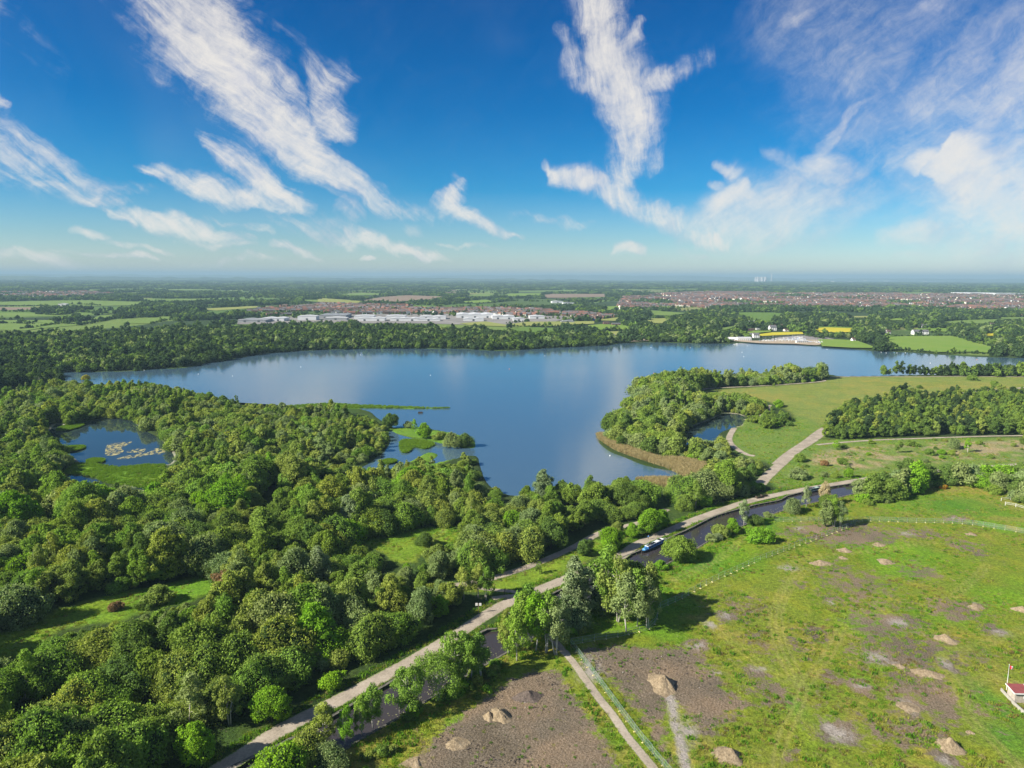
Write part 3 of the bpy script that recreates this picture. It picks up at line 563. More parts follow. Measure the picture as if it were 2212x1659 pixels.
# ------------------------------------------------------------------ fields beyond the lake
def T1(p): return [(.36 * x, 584 + .36 * y) for x, y in p]
def T2(p): return [(707.8 + .36 * x, 584 + .36 * y) for x, y in p]
def field_mat(name, c, c2=None):
    b = NB(name); P = b.pos((1, .6, 1)); f = b.noise(.016, 5, .65, P); g = b.noise(.15, 4, .7, P)
    return b.pbr(b.mix(b.mr(b.math('MULTIPLY_ADD', f, .6, b.math('MULTIPLY', g, .4)), .35, .65), c, c2 or tuple(v * 1.5 for v in c)), .95, .05)
FM = {'green': field_mat('pasture_green', (.095, .155, .035), (.14, .20, .05)), 'bright': field_mat('meadow_bright', (.11, .195, .030), (.16, .22, .045)), 'olive': field_mat('hay_olive', (.17, .20, .055), (.24, .25, .08)), 'brown': field_mat('ploughed_brown', (.17, .125, .095), (.22, .17, .125)), 'rape': field_mat('flowering_rape', (.34, .31, .025), (.42, .37, .03)), 'pale': field_mat('stubble_pale', (.24, .26, .12))}
FIELDS = [('green', T1([(-150,355),(-150,300),(130,300),(320,300),(330,330),(450,322),(600,272),(760,262),(560,300),(500,328),(240,350),(150,364)])), ('green', T1([(-100,192),(310,182),(520,180),(880,190),(820,210),(560,216),(400,212),(-100,208)])), ('green', T1([(-100,256),(690,262),(460,272),(-100,288)])), ('green', T1([(720,322),(880,292),(1000,278),(1060,282),(960,302),(900,320)])), ('olive', T1([(1160,234),(1400,221),(1480,217),(1680,215),(1480,230),(1300,242)])), ('brown', T1([(-60,222),(230,224),(240,238),(-60,240)])), ('green', T1([(820,168),(1050,172),(1250,170),(1200,182),(900,184)])), ('green', T1([(1740,176),(2100,180),(2212,190),(1900,190)])), ('green', T1([(920,116),(1100,112),(1400,116),(1100,122)])),
 ('brown', T2([(205,182),(330,160),(480,150),(700,158),(600,176),(400,189)])), ('bright', T2([(455,220),(560,215),(745,224),(720,233),(500,228)])), ('bright', T2([(790,187),(950,177),(1010,190),(850,198)])), ('green', T2([(800,156),(920,140),(1000,140),(980,157)])), ('bright', T2([(1040,152),(1100,140),(1300,137),(1280,151),(1100,158)])), ('brown', T2([(1290,150),(1340,142),(1680,142),(1660,160),(1300,166)])), ('green', T2([(60,145),(200,134),(330,140),(300,150),(120,152)])), ('olive', T2([(-60,165),(200,185),(180,200),(-60,190)])),
 ('olive', T2([(790,320),(950,309),(1080,330),(1100,340),(850,332)])), ('olive', T2([(1090,324),(1200,311),(1600,307),(1600,322),(1350,337),(1120,334)])), ('bright', T2([(1560,332),(1640,325),(1810,334),(1810,358),(1600,360)])), ('olive', T2([(1650,372),(1800,367),(1800,392),(1660,390)])), ('olive', T2([(1600,302),(1750,283),(1810,290),(1760,307)])), ('olive', T2([(1890,292),(2030,289),(2010,318),(1920,306)])), ('green', T2([(1900,238),(2140,262),(2010,270),(1940,258)])), ('green', T2([(1690,110),(1800,98),(2212,94),(2212,113),(1750,120)])), ('green', T2([(1130,123),(1500,119),(1500,128),(1150,131)])), ('bright', T2([(1640,220),(1740,216),(1760,236),(1680,240)])),
 ('rape', T3([(946,352),(1020,345),(1194,351),(1194,373),(1100,376),(990,376)])), ('rape', T3([(600,390),(700,376),(880,373),(890,386),(640,398)])), ('green', T3([(-30,242),(185,258),(90,274),(-30,270)])), ('olive', T3([(-30,292),(74,295),(44,320),(-30,320)])), ('green', T3([(380,347),(490,330),(480,346),(400,362)])), ('bright', T3([(540,370),(700,359),(690,372),(560,384)])), ('bright', T3([(1365,404),(1500,399),(1790,397),(1900,430),(2070,470),(2050,503),(1900,494),(1700,496),(1560,484),(1440,474),(1425,440)])), ('bright', T3([(1552,353),(1745,351),(1748,371),(1560,370)])), ('bright', T3([(1400,290),(1500,289),(1480,302),(1415,303)])), ('green', T3([(1690,312),(1880,300),(2090,295),(2070,322),(1800,322)])), ('bright', T3([(975,417),(1100,419),(1205,425),(1335,472),(1180,470),(1000,460)])), ('green', T3([(-30,95),(260,91),(250,116),(-30,119)])), ('green', T3([(1470,135),(1650,131),(1670,143),(1490,146)])), ('olive', T3([(1140,278),(1280,277),(1270,286),(1160,287)])), ('rape', T3([(1980,384),(2050,382),(2060,396),(1990,398)])), ('green', T3([(2060,284),(2260,283),(2260,294),(2080,295)]))]
FW = []
for i, (m, p) in enumerate(FIELDS):
    q = GP(p); FW.append(q); o = poly_sheet('field', q, .75 + .02 * i, FM[m])

# ------------------------------------------------------------------ trees: foliage materials
def leaf_mat(name, col, warm=(1.22, 1.1, .72), trans=.32):
    col = (col[0] * 1.90, col[1] * 1.80, col[2] * 1.62)
    b = NB(name); v = b.attr('v'); rnd = b.n('ShaderNodeObjectInfo').outputs['Random']
    c = b.mix(b.mr(v, 0, 1), tuple(x * .62 for x in col), tuple(x * 1.4 for x in col))
    c = b.mix(b.mr(rnd, .35, 1, 0, .55), c, b.mix(1., c, warm, 'MULTIPLY')); rnd2 = b.math('FRACT', b.math('MULTIPLY', rnd, 17.31))
    c = b.mix(b.mr(rnd2, .0, .7, .45, 0), c, b.mix(1., c, (.62, .80, .85), 'MULTIPLY'))
    d = b.n('ShaderNodeBsdfDiffuse'); b.set(d.inputs[0], c); t = b.n('ShaderNodeBsdfTranslucent'); b.set(t.inputs[0], b.mix(1., c, (1.15, 1.25, .5), 'MULTIPLY'))
    m = b.n('ShaderNodeMixShader'); m.inputs[0].default_value = trans; b.t.links.new(d.outputs[0], m.inputs[1]); b.t.links.new(t.outputs[0], m.inputs[2])
    b.t.links.new(m.outputs[0], b.out.inputs[0]); return b.m
LEAF = {
 'dark': leaf_mat('leaves_dark_green', (.066, .108, .026)), 'mid': leaf_mat('leaves_mid_green', (.098, .150, .030)), 'olive': leaf_mat('leaves_olive_green', (.128, .165, .040)),
 'silver': leaf_mat('leaves_silver_green', (.125, .165, .090), (1.1, 1.05, .9)), 'lime': leaf_mat('leaves_bright_green', (.095, .185, .016)), 'birch': leaf_mat('leaves_birch_green', (.092, .158, .028)),
 'grey': leaf_mat('leaves_grey_green', (.115, .155, .066), (1.2, 1.08, .8)), 'far': leaf_mat('leaves_deep_green', (.027, .048, .021)), 'yellow': leaf_mat('leaves_yellow_green', (.24, .23, .03)), 'brown': leaf_mat('leaves_dry_brown', (.14, .09, .055)), 'orange': leaf_mat('flowers_orange', (.20, .12, .02)), 'pinkish': leaf_mat('blossom_pale', (.25, .21, .14))}
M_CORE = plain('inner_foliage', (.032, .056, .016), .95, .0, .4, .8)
M_BARK = plain('bark_brown', (.10, .085, .065), .95, .1, .4, 1.5); M_BIRCH = plain('bark_birch_white', (.46, .43, .38), .8, .2, .35, 1.2)
ico_cache = {}
def ico(sub):
    if sub not in ico_cache:
        bm = bmesh.new(); bmesh.ops.create_icosphere(bm, subdivisions=sub, radius=1); ico_cache[sub] = (np.array([v.co[:] for v in bm.verts]), np.array([[v.index for v in f.verts] for f in bm.faces])); bm.free()
    return ico_cache[sub]
def crown_mesh(name, seed, W, H, z0, lobes, leaves, size, mat, core=True, sub=1, spread=.82, lobe=(.26, .42), jit=.55, sharp=2.0, droop=0., irr=1.):
    """crown of leaf sprays set on many small lobes; W half-width, H height, z0 underside"""
    r = np.random.default_rng(seed); Cn, Rn = [], []; a1, a2, a3, a4 = r.uniform(0, 6.28, 4); lx, ly = r.normal(0, .13 * W * irr, 2)
    for k in range(lobes):
        u = r.random(); ph = r.uniform(0, 2 * math.pi); t = (k + .5) / lobes; zc = t ** .8
        prof = (1 - abs(2 * zc - .72) ** sharp / (1.28 ** sharp) if zc > .36 else .78 + .6 * zc) ** .5; rad = W * prof * spread * math.sqrt(u * .75 + .25 * r.random())
        rad *= 1 + irr * .26 * math.sin(2 * ph + a1) + irr * .17 * math.sin(3 * ph + a2); hm = 1 - irr * .30 * max(0, math.sin(ph * 1.5 + a3)) * min(1, rad / W * 1.6); rr = W * r.uniform(*lobe) * (.7 + .5 * prof) * r.choice([.7, 1, 1.25]); x, y = rad * math.cos(ph) + lx * zc, rad * math.sin(ph) + ly * zc
        Cn.append((x, y, z0 + rr * .6 + (H * hm - rr * 1.5) * zc)); Rn.append(rr)
    Cn, Rn = np.array(Cn), np.array(Rn); w = Rn ** 2 / np.sum(Rn ** 2); n = int(leaves * 1.7)
    li = r.choice(lobes, n, p=w); d = r.normal(size=(n, 3)); d /= np.linalg.norm(d, axis=1)[:, None]
    out = Cn[li] - [0, 0, z0 + H * .35]; out /= np.linalg.norm(out, axis=1)[:, None] + 1e-6; d = d + out * .55; d /= np.linalg.norm(d, axis=1)[:, None]
    P = Cn[li] + d * (Rn[li] * (.78 + .50 * r.random(n) ** 1.5) * (1 + .24 * np.sin(4.2 * d[:, 0] + 1.7 * li) * np.cos(5.1 * d[:, 1] + 2.3 * li + 3 * d[:, 2])))[:, None] * [1, 1, .88]; P[:, 2] -= droop * r.random(n) ** 2 * Rn[li]
    dm = np.linalg.norm(P[:, None] - Cn[None], axis=2) / Rn[None]; dm[np.arange(n), li] = 9; keep = (dm.min(1) > .74) & (P[:, 2] > max(z0 - .3 - droop * 2, .05)); P, d, li = P[keep][:leaves], d[keep][:leaves], li[keep][:leaves]; n = len(P)
    nn = d + r.normal(size=(n, 3)) * jit; nn /= np.linalg.norm(nn, axis=1)[:, None]; a = np.cross(nn, r.normal(size=(n, 3))); a /= np.linalg.norm(a, axis=1)[:, None]; bb = np.cross(nn, a)
    s = size * r.uniform(.55, 1.35, n)[:, None]; tri = [a * s, bb * s * .62, -a * s, -bb * s * .62]
    V = np.stack([P + t_ for t_ in tri], 1).reshape(-1, 3); F = np.arange(4 * n).reshape(n, 4)
    lv = r.random(lobes); v = np.clip(lv[li] * .55 + r.random(n) * .45, 0, 1); faces = [F]; mi = [np.zeros(n)]
    if core:
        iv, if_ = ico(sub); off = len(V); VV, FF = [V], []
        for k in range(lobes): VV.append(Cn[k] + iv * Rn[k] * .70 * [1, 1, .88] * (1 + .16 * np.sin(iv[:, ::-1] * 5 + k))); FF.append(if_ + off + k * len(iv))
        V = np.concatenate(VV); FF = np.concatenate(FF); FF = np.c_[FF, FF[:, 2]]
    me = bpy.data.meshes.new(name)
    if core:
        nt = len(FF); loops = np.concatenate([F.ravel(), FF[:, :3].ravel()]); starts = np.concatenate([np.arange(n) * 4, 4 * n + np.arange(nt) * 3])
    else: nt = 0; loops = F.ravel(); starts = np.arange(n) * 4
    me.vertices.add(len(V)); me.vertices.foreach_set('co', V.astype(np.float32).ravel()); me.loops.add(len(loops)); me.loops.foreach_set('vertex_index', loops.astype(np.int32))
    me.polygons.add(n + nt); me.polygons.foreach_set('loop_start', starts.astype(np.int32))
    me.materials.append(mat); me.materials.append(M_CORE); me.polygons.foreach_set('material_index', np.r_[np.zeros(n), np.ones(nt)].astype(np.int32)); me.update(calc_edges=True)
    attr(me, 'v', np.r_[v, np.zeros(nt)], 'FACE'); me['top'] = float(V[:, 2].max()); return me
def tube(path, rad, seg=6):
    path = np.asarray(path, float); n = len(path); V, F = [], []
    for i in range(n):
        t = path[min(i + 1, n - 1)] - path[max(i - 1, 0)]; t = t / (np.linalg.norm(t) + 1e-9); a = np.cross(t, [0.31, .95, .1]); a /= np.linalg.norm(a) + 1e-9; c = np.cross(t, a)
        for k in range(seg): ph = 2 * math.pi * k / seg; V.append(path[i] + (a * math.cos(ph) + c * math.sin(ph)) * rad[i])
    for i in range(n - 1):
        for k in range(seg): F.append((i * seg + k, i * seg + (k + 1) % seg, (i + 1) * seg + (k + 1) % seg, (i + 1) * seg + k))
    F.append(tuple(range(seg))[::-1]); F.append(tuple((n - 1) * seg + k for k in range(seg))); return V, F
def joinvf(items):
    V, F = [], []
    for v, f in items: F += [tuple(k + len(V) for k in q) for q in f]; V += list(v)
    return np.array(V), F
def trunk_mesh(name, seed, H, rad, mat, limbs=5, W=4., z0=2., stems=1, lean=.05):
    r = np.random.default_rng(seed); it = []
    for s in range(stems):
        ph = r.uniform(0, 6.28); sp = 0 if stems == 1 else W * .28; bx, by = (sp * .35 * math.cos(ph + s * 2), sp * .35 * math.sin(ph + s * 2)); tx, ty = bx * 3 + r.normal(0, H * lean), by * 3 + r.normal(0, H * lean)
        pts = [(bx + (tx - bx) * t + r.normal(0, .12), by + (ty - by) * t + r.normal(0, .12), H * .92 * t - .3) for t in (0, .2, .4, .6, .8, 1)]; it.append(tube(pts, [rad * k for k in (1.25, .95, .75, .55, .32, .1)]))
        for k in range(limbs):
            t = r.uniform(.3, .75); p = np.array(pts[0]) * (1 - t) + np.array(pts[-1]) * t; a = r.uniform(0, 6.28); L = W * r.uniform(.45, .8); e = p + [L * math.cos(a), L * math.sin(a), L * .7]; it.append(tube([p, (p + e) / 2 + [0, 0, .2], e], [rad * .42, rad * .28, rad * .08], 5))
    return mesh_np(name, *joinvf(it), [mat], True)
KINDS = {}
def kind(key, n, mk, tk): KINDS[key] = [(mk(i), tk(i) if tk else None) for i in range(n)]
L0 = LEAF['mid']
kind('broad', 5, lambda i: crown_mesh('broadleaf_crown', 10 + i, 5.0 + .5 * (i % 3), 10.5 + i * .5, 1.6, 62 + 7 * i, 9600, .28, L0, sharp=2.2 - .2 * (i % 2), lobe=(.15, .33), spread=.95, jit=.95), lambda i: trunk_mesh('broadleaf_trunk', 30 + i, 11, .32, M_BARK, 5, 5.0))
kind('willow', 4, lambda i: crown_mesh('willow_crown', 50 + i, 5.6, 8.2 + i * .6, .5, 48 + 6 * i, 10500, .23, L0, lobe=(.20, .38), spread=.92, jit=.85, droop=1.0), lambda i: trunk_mesh('willow_trunk', 70 + i, 8, .30, M_BARK, 5, 5.0, stems=2))
kind('tall', 3, lambda i: crown_mesh('tall_crown', 90 + i, 3.9, 14.5, 1.8, 58, 8800, .26, L0, sharp=2.0, lobe=(.20, .36), spread=.98, jit=.95, droop=.5), lambda i: trunk_mesh('tall_trunk', 95 + i, 14, .28, M_BARK, 6, 3.5))
kind('birch', 4, lambda i: crown_mesh('birch_crown', 110 + i, 2.9, 9.5 + .8 * i, 4.2 - .4 * i, 30, 4200, .23, L0, core=False, lobe=(.20, .36), spread=.95, droop=1.3), lambda i: trunk_mesh('birch_trunk', 120 + i, 13.0, .15, M_BIRCH, 7, 2.8, stems=1 + i % 3, lean=.06))
kind('bush', 5, lambda i: crown_mesh('bush_crown', 140 + i, 3.3, 4.2 + .3 * i, 0.0, 26 + 3 * i, 4400, .22, L0, lobe=(.22, .40), spread=.92, jit=.9), lambda i: trunk_mesh('bush_stems', 150 + i, 3.4, .10, M_BARK, 3, 2.5, stems=3))
kind('sapling', 3, lambda i: crown_mesh('sapling_crown', 160 + i, 1.7, 4.6, 1.2, 14, 1100, .20, L0, core=False, lobe=(.26, .42)), lambda i: trunk_mesh('sapling_trunk', 165 + i, 5.2, .09, M_BARK, 4, 1.4))
kind('spread', 2, lambda i: crown_mesh('spreading_crown', 170 + i, 6.6, 10.5, 5.2, 46, 7600, .24, L0, core=False, lobe=(.16, .27), spread=1.0, droop=1.2, sharp=2.6), lambda i: trunk_mesh('spreading_trunk', 175 + i, 12.0, .14, M_BIRCH, 6, 6.5, stems=6, lean=.10))
kind('ball', 1, lambda i: crown_mesh('ball_crown', 180, 5.0, 8.6, .1, 60, 11500, .22, L0, lobe=(.22, .32), spread=.86, jit=.6, irr=.1, sharp=2.2), lambda i: trunk_mesh('ball_trunk', 181, 7, .2, M_BARK, 4, 4, stems=3))
def relink(o, mat): o.material_slots[0].link = 'OBJECT'; o.material_slots[0].material = mat
TREE_POS = []                                                  # x, y, radius of everything planted by hand
def tree(kd, x, y, s=1., sz=None, leaf='mid', label='', cat='tree', name=None, group=None, var=None, rz=None):
    v = KINDS[kd][int(rng.integers(len(KINDS[kd]))) if var is None else var % len(KINDS[kd])]
    nm = name or {'broad': 'broadleaf_tree', 'willow': 'willow_tree', 'tall': 'tall_tree', 'birch': 'birch_tree', 'bush': 'bush', 'sapling': 'young_tree', 'spread': 'birch_tree', 'ball': 'round_bush'}[kd]
    t = empty(nm, label, cat, (x, y, 0), rng.uniform(0, 6.28) if rz is None else rz, group); t.scale = (s * rng.uniform(.88, 1.14), s * rng.uniform(.88, 1.14), sz or s)
    c = link('crown', v[0], t); relink(c, LEAF[leaf])
    link('stem' if kd == 'bush' else 'trunk', v[1], t)
    TREE_POS.append((x, y, s * {'broad': 5.2, 'willow': 5.5, 'tall': 3.8, 'birch': 2.8, 'bush': 3.2, 'sapling': 1.6, 'spread': 5, 'ball': 5}[kd])); return t
def TT(kd, pt, s, leaf, label, T=None, **k): x, y = G(*(T([pt])[0] if T else pt)); return tree(kd, x, y, s, leaf=leaf, label=label, **k)

# ---- trees one can point at
TT('ball', (585, 800), .98, 'mid', 'round ball shaped green bush standing in the canal margin beside the blue narrowboat', T8b, sz=1.0, name='round_bush', cat='bush')
TT('bush', (1300, 640), 1.25, 'lime', 'bright green rounded shrub in the meadow below the canal, right of the ball shaped bush', T8b, sz=1.2)
TT('bush', (965, 585), .95, 'olive', 'pale olive bush on the field bank of the canal, left of a green tree', T8b)
TT('broad', (1065, 560), .52, 'lime', 'small bright green tree beside the pale olive bush on the field bank', T8b)
TT('birch', (1165, 490), .75, 'silver', 'slim grey green birch on the canal bank next to a dark low bush', T8b)
TT('willow', (1270, 480), .52, 'dark', 'low dark green spreading bush at the canal bank beside the slim birch', T8b, cat='bush')
TT('bush', (1385, 415), .55, 'grey', 'small solitary bush on the grassy canal bank between two clumps', T8b)
TT('bush', (870, 630), .6, 'grey', 'low grey bush at the water edge beyond the ball shaped bush', T8b); TT('bush', (925, 620), .5, 'silver', 'small silvery bush at the water edge beside the low grey bush', T8b)
TT('bush', (415, 880), .62, 'lime', 'little bright bush on the canal bank in front of the ball shaped bush', T8b)
TT('willow', (1600, 370), .62, 'grey', 'grey green leaning willow over the canal before the green narrowboat', T8b); TT('birch', (1725, 330), .75, 'silver', 'slender silver green tree on the canal bank in front of the green narrowboat', T8b)
TT('tall', (1900, 500), .72, 'grey', 'tall grey green birch at the head of the meadow clump near the fence', T8b); TT('birch', (1975, 500), .95, 'birch', 'birch with white stem in the clump behind the fence corner', T8b)
TT('birch', (2030, 505), .8, 'grey', 'birch on the right of the clump behind the fence corner', T8b); TT('broad', (1900, 350), .5, 'dark', 'dark green tree standing behind the meadow birch clump', T8b); TT('birch', (1885, 300), .8, 'pinkish', 'pale blossoming tree rising above the birch clump by the canal', T8b)
# birches and willow by the canal, centre
TT('birch', (1500, 800), 1.6, 'birch', 'tall weeping birch between the canal and the wire fence, left of its clump', T4b, var=1); TT('birch', (1600, 850), 1.5, 'olive', 'yellowish birch in front of the weeping birch in the clump by the fence', T4b, var=2)
TT('birch', (1665, 920), 1.3, 'grey', 'birch with a bare lower stem in front of the clump by the fence', T4b, var=0); TT('birch', (1760, 880), 1.25, 'birch', 'birch in the middle right of the clump inside the fence bend', T4b, var=3)
TT('birch', (1830, 890), 1.15, 'grey', 'grey birch on the right edge of the clump, touching the wire fence bend', T4b, var=1); TT('broad', (1720, 760), 1.1, 'dark', 'dark broadleaf tree at the back of the birch clump by the fence', T4b); TT('broad', (1620, 740), 1.1, 'mid', 'green broadleaf tree in the heart of the birch clump by the fence', T4b); TT('birch', (1850, 800), 1.2, 'olive', 'olive birch at the back right of the clump inside the fence bend', T4b)
TT('tall', (1290, 800), 1.15, 'silver', 'silvery white poplar standing alone between the canal and the birches', T4b, var=1); TT('willow', (1215, 880), .9, 'silver', 'silver willow at the foot of the white poplar beside the canal', T4b)
for k, (p, s, l, t) in enumerate([((980, 1080), 1.05, 'lime', 'birch with two pale stems left of the path gate by the soil field'), ((1062, 1085), 1.0, 'birch', 'birch with twin white stems nearest the start of the field path'), ((1125, 1095), .88, 'grey', 'slim grey birch beside the top end of the field path'), ((830, 1150), .85, 'birch', 'bright green birch leaning left over the canal bank'), ((870, 1040), .95, 'birch', 'bright green birch at the canal kink behind the leaning birch'), ((930, 1000), 1.0, 'birch', 'birch standing in the second row behind the white stemmed birches'), ((760, 1090), .7, 'olive', 'short olive birch at the end of the canal bay')]):
    TT('birch', p, s * 1.25, l, t, T4b, var=k)
for k, (p, s, l, t) in enumerate([((1255, 790), .92, 'birch', 'spreading tree with several pale stems on the far canal bank above the soil piles'), ((1340, 720), .95, 'birch', 'bright green birch next to the many stemmed tree on the canal bank'), ((1400, 700), .95, 'birch', 'thin stemmed birch in the row behind the brown soil field'), ((1440, 690), .85, 'birch', 'thin birch third in the row behind the brown soil field'), ((1490, 680), .85, 'birch', 'last thin birch at the right end of the row over the soil field'), ((1110, 880), .85, 'birch', 'leaning birch with a bare stem beside the canal bank path'), ((1050, 860), .75, 'birch', 'bright bushy birch overhanging the canal left of the leaning one')]):
    TT('spread' if k == 0 else 'birch', p, s * (.82 if k == 0 else 1.05), l, t, T7, var=k + 1)
for k, (p, s, l, t) in enumerate([((905, 940), .78, 'birch', 'sparse young birch on the canal bank near the kerb stones'), ((845, 980), .7, 'birch', 'thin young birch second from the leaning birch on the bank'), ((760, 1030), .62, 'lime', 'leafy young tree over the canal between thin birches'), ((640, 1050), .72, 'olive', 'olive birch overhanging the bottom stretch of canal')]): TT('birch', p, s, l, t, T7, var=k)
for k, (p, s, l, t) in enumerate([((575, 1125), .80, 'olive', 'olive green willow covering the canal near the bottom edge of the view'), ((420, 1250), .95, 'lime', 'bright bushy willow at the very bottom beside the canal'), ((670, 1180), .60, 'grey', 'grey bush between the olive willow and the grassy bank path')]): TT('willow', p, s, l, t, T7, var=k)
# verge trees beside the towpath
for k, (p, s, l, kd, t) in enumerate([((1355, 335), .50, 'dark', 'broad', 'small round headed tree standing alone on the grass verge between two paths'), ((1000, 478), .78, 'dark', 'sapling', 'little sapling alone on the bright grass verge'), ((1560, 290), .68, 'lime', 'broad', 'bright green tree at the end of the grass verge by the towpath'), ((1715, 200), .45, 'lime', 'broad', 'young bright tree right of the verge tree beside the towpath'), ((1850, 160), .72, 'lime', 'broad', 'bushy bright green tree close above the blue narrowboat'), ((1940, 120), .62, 'lime', 'broad', 'bright green tree behind the bushy one above the narrowboat'), ((1600, 190), .5, 'olive', 'broad', 'olive shrub between the path and the verge trees'), ((420, 680), .78, 'olive', 'birch', 'thin pale birch beside the fork of the gravel paths'), ((530, 660), .85, 'olive', 'birch', 'second pale birch right of the fork of the gravel paths'), ((590, 680), .78, 'birch', 'birch', 'third pale birch nearest the towpath at the gravel fork')]): TT(kd, p, s, l, t, T4b, var=k)
# landmarks in the wood
for p, kd, s, l, t in [((1730, 890), 'tall', .92, 'silver', 'tall silver green poplar rising above the wood at the lake shore'), ((420, 1120), 'tall', 1.0, 'silver', 'dark wood silver poplar standing left of the small glade'), ((210, 1470), 'tall', .85, 'silver', 'pale silver willow in the wood below the small glade'), ((700, 400), 'broad', .82, 'dark', 'dark round tree standing alone on the pond bank by the lake'), ((930, 470), 'broad', .75, 'lime', 'green round tree on the narrow spit between pond and lake'), ((1110, 525), 'willow', .85, 'grey', 'rounded grey green willow bush near the tip of the spit'), ((1200, 522), 'willow', .78, 'dark', 'dark rounded willow bush at the very tip of the spit'), ((1030, 475), 'bush', 1.1, 'olive', 'olive bush between the round tree and the willow on the spit'), ((815, 395), 'bush', .9, 'grey', 'small grey bush on the spit by the open lake'), ((865, 425), 'birch', .6, 'lime', 'small upright tree left of the round tree on the spit'), ((925, 1195), 'willow', .55, 'dark', 'dark rounded bush standing in the small glade beside the trodden line')]: TT(kd, p, s, l, t, T5)
for p, kd, s, l, t in [((110, 1720), 'willow', 1.25, 'grey', 'large grey green willow at the left edge of the long clearing'), ((1075, 1575), 'bush', 1.1, 'olive', 'rounded olive bush standing alone in the long clearing'), ((790, 1630), 'bush', .6, 'brown', 'small brownish bush in the long clearing'), ((975, 1620), 'bush', .6, 'dark', 'small dark bush in the long clearing near the olive one'), ((1530, 1000), 'broad', 1.15, 'lime', 'vivid green tree standing out in the wood beyond the clearing'), ((610, 860), 'bush', .01, 'mid', ''), ((740, 925), 'willow', .95, 'grey', 'smooth grey green willow beside the narrow pool'), ((880, 950), 'willow', .8, 'mid', 'green willow leaning over the narrow pool'), ((300, 330), 'willow', 1.15, 'silver', 'big silvery willow behind the reedy pond'), ((580, 75), 'willow', .55, 'yellow', 'bright yellow tree at the back of the wood by the lake inlet'), ((1250, 830), 'willow', 1.3, 'mid', 'broad green willow right of the pond meadow')]:
    if s > .1: TT(kd, p, s, l, t, T4)
for p, kd, s, l, t in [((365, 908), 'broad', .62, 'lime', 'light green tree at the wood edge beside the lower towpath'), ((-42, 1138), 'broad', .68, 'lime', 'bright green tree in the bottom corner of the wood by the towpath'), ((120, 180), 'bush', 1.2, 'brown', 'dry brown shrub thicket at the end of the long clearing'), ((690, 720), 'bush', .8, 'lime', 'bright low bush at the wood edge by the lower verge')]: TT(kd, p, s, l, t, T7)
# meadow bushes right of the lake
for k, (p, kd, s, l, t) in enumerate([((1350, 635), 'broad', .42, 'lime', 'bright round tree beside the towpath where the meadow begins'), ((1103, 640), 'bush', 1.2, 'grey', 'grey green bush in the straw coloured meadow above the towpath'), ((1290, 498), 'sapling', 1.0, 'lime', 'young tree by the fork of the meadow path'), ((1110, 555), 'bush', .9, 'mid', 'bush left of the wide gravel track'), ((1320, 570), 'bush', .7, 'mid', 'low bush in the middle of the straw meadow'), ((1235, 630), 'bush', .6, 'grey', 'small bush between two larger ones in the straw meadow'), ((1285, 635), 'bush', .6, 'mid', 'small green bush next to the bright round tree'), ((1230, 575), 'bush', .6, 'brown', 'dry brownish bush in the straw meadow'), ((1640, 600), 'bush', 1.3, 'dark', 'wide dark bush by the canal hedge in the meadow'), ((1590, 515), 'sapling', 1.3, 'mid', 'upright young tree below the meadow path'), ((1660, 480), 'bush', .8, 'mid', 'bush below the meadow path near the upright young tree'), ((1865, 490), 'willow', .62, 'grey', 'big grey bush in the meadow below the long path'), ((1750, 525), 'bush', .8, 'mid', 'lone bush in the meadow between path and hedge'), ((1935, 510), 'birch', .6, 'lime', 'slim bright tree beside the big grey bush in the meadow'), ((1345, 298), 'willow', .72, 'olive', 'olive rounded bush at the corner of the birch wood'), ((1640, 205), 'bush', 1.1, 'grey', 'bush standing on the open upper meadow'), ((1700, 197), 'bush', .7, 'dark', 'small bush right of another on the open upper meadow'), ((1005, 288), 'bush', 1.2, 'lime', 'bright bush beside the lagoon path'), ((1440, 768), 'bush', .55, 'mid', 'little bush on the green field beside the canal hedge'), ((1640, 740), 'sapling', .6, 'mid', 'little sapling on the green field right of the hedge'), ((1815, 690), 'bush', .5, 'orange', 'orange flowering bush at the foot of the canal hedge'), ((1690, 418), 'bush', .5, 'orange', 'orange flowering shrub at the edge of the birch wood'), ((2060, 715), 'bush', .9, 'mid', 'bush on the green field below the big hedge tree'), ((1945, 655), 'bush', .8, 'lime', 'yellow green bush at the hedge foot by the canal'), ((1495, 725), 'willow', .6, 'grey', 'low grey willow at the canal end of the hedge'), ((985, 190), 'sapling', .7, 'mid', 'sapling beside the path on the upper meadow'), ((2070, 185), 'bush', 1.1, 'mid', 'bush on the upper meadow near the far path'), ((1960, 158), 'bush', 1.2, 'mid', 'bush close to the lakeside trees on the upper meadow'), ((540, 790), 'willow', .72, 'mid', 'broad green bush above the towpath left of the reed bed'), ((235, 480), 'broad', .45, 'dark', 'dark tree near the reed fringe of the peninsula')]): TT(kd, p, s, l, t, T6, var=k)

FW_ = [GP(p) for m, p in FIELDS]
mq = GP(T6([(1010,560),(1180,490),(1500,460),(2100,440),(2400,440),(2400,540),(2000,560),(1640,610),(1250,650),(1040,650)])); mp = rng.uniform(mq.min(0), mq.max(0), (400, 2)); mp = mp[sdist(mp, mq, 1) > 1]; mp = mp[(pdist(mp, PATHS['gravel_track'][0]) > 6) & (pdist(mp, PATHS['meadow_path'][0]) > 3) & (pdist(mp, TOW) > 6)][:38]
MBG = [('low', .22, .38), ('small', .38, .6)]
for k, (x, y) in enumerate(mp):
    w_ = MBG[k % 2]; c_ = ['mid', 'dark', 'olive', 'lime', 'grey'][k % 5]; tree('bush', float(x), float(y), float(rng.uniform(*w_[1:])), leaf=c_, label=f"{w_[0]} {dict(mid='mid green', dark='dark green', olive='olive green', lime='bright green', grey='grey green')[c_]} bush scattered over the straw coloured meadow", cat='bush', group='scattered bushes on the straw coloured meadow')
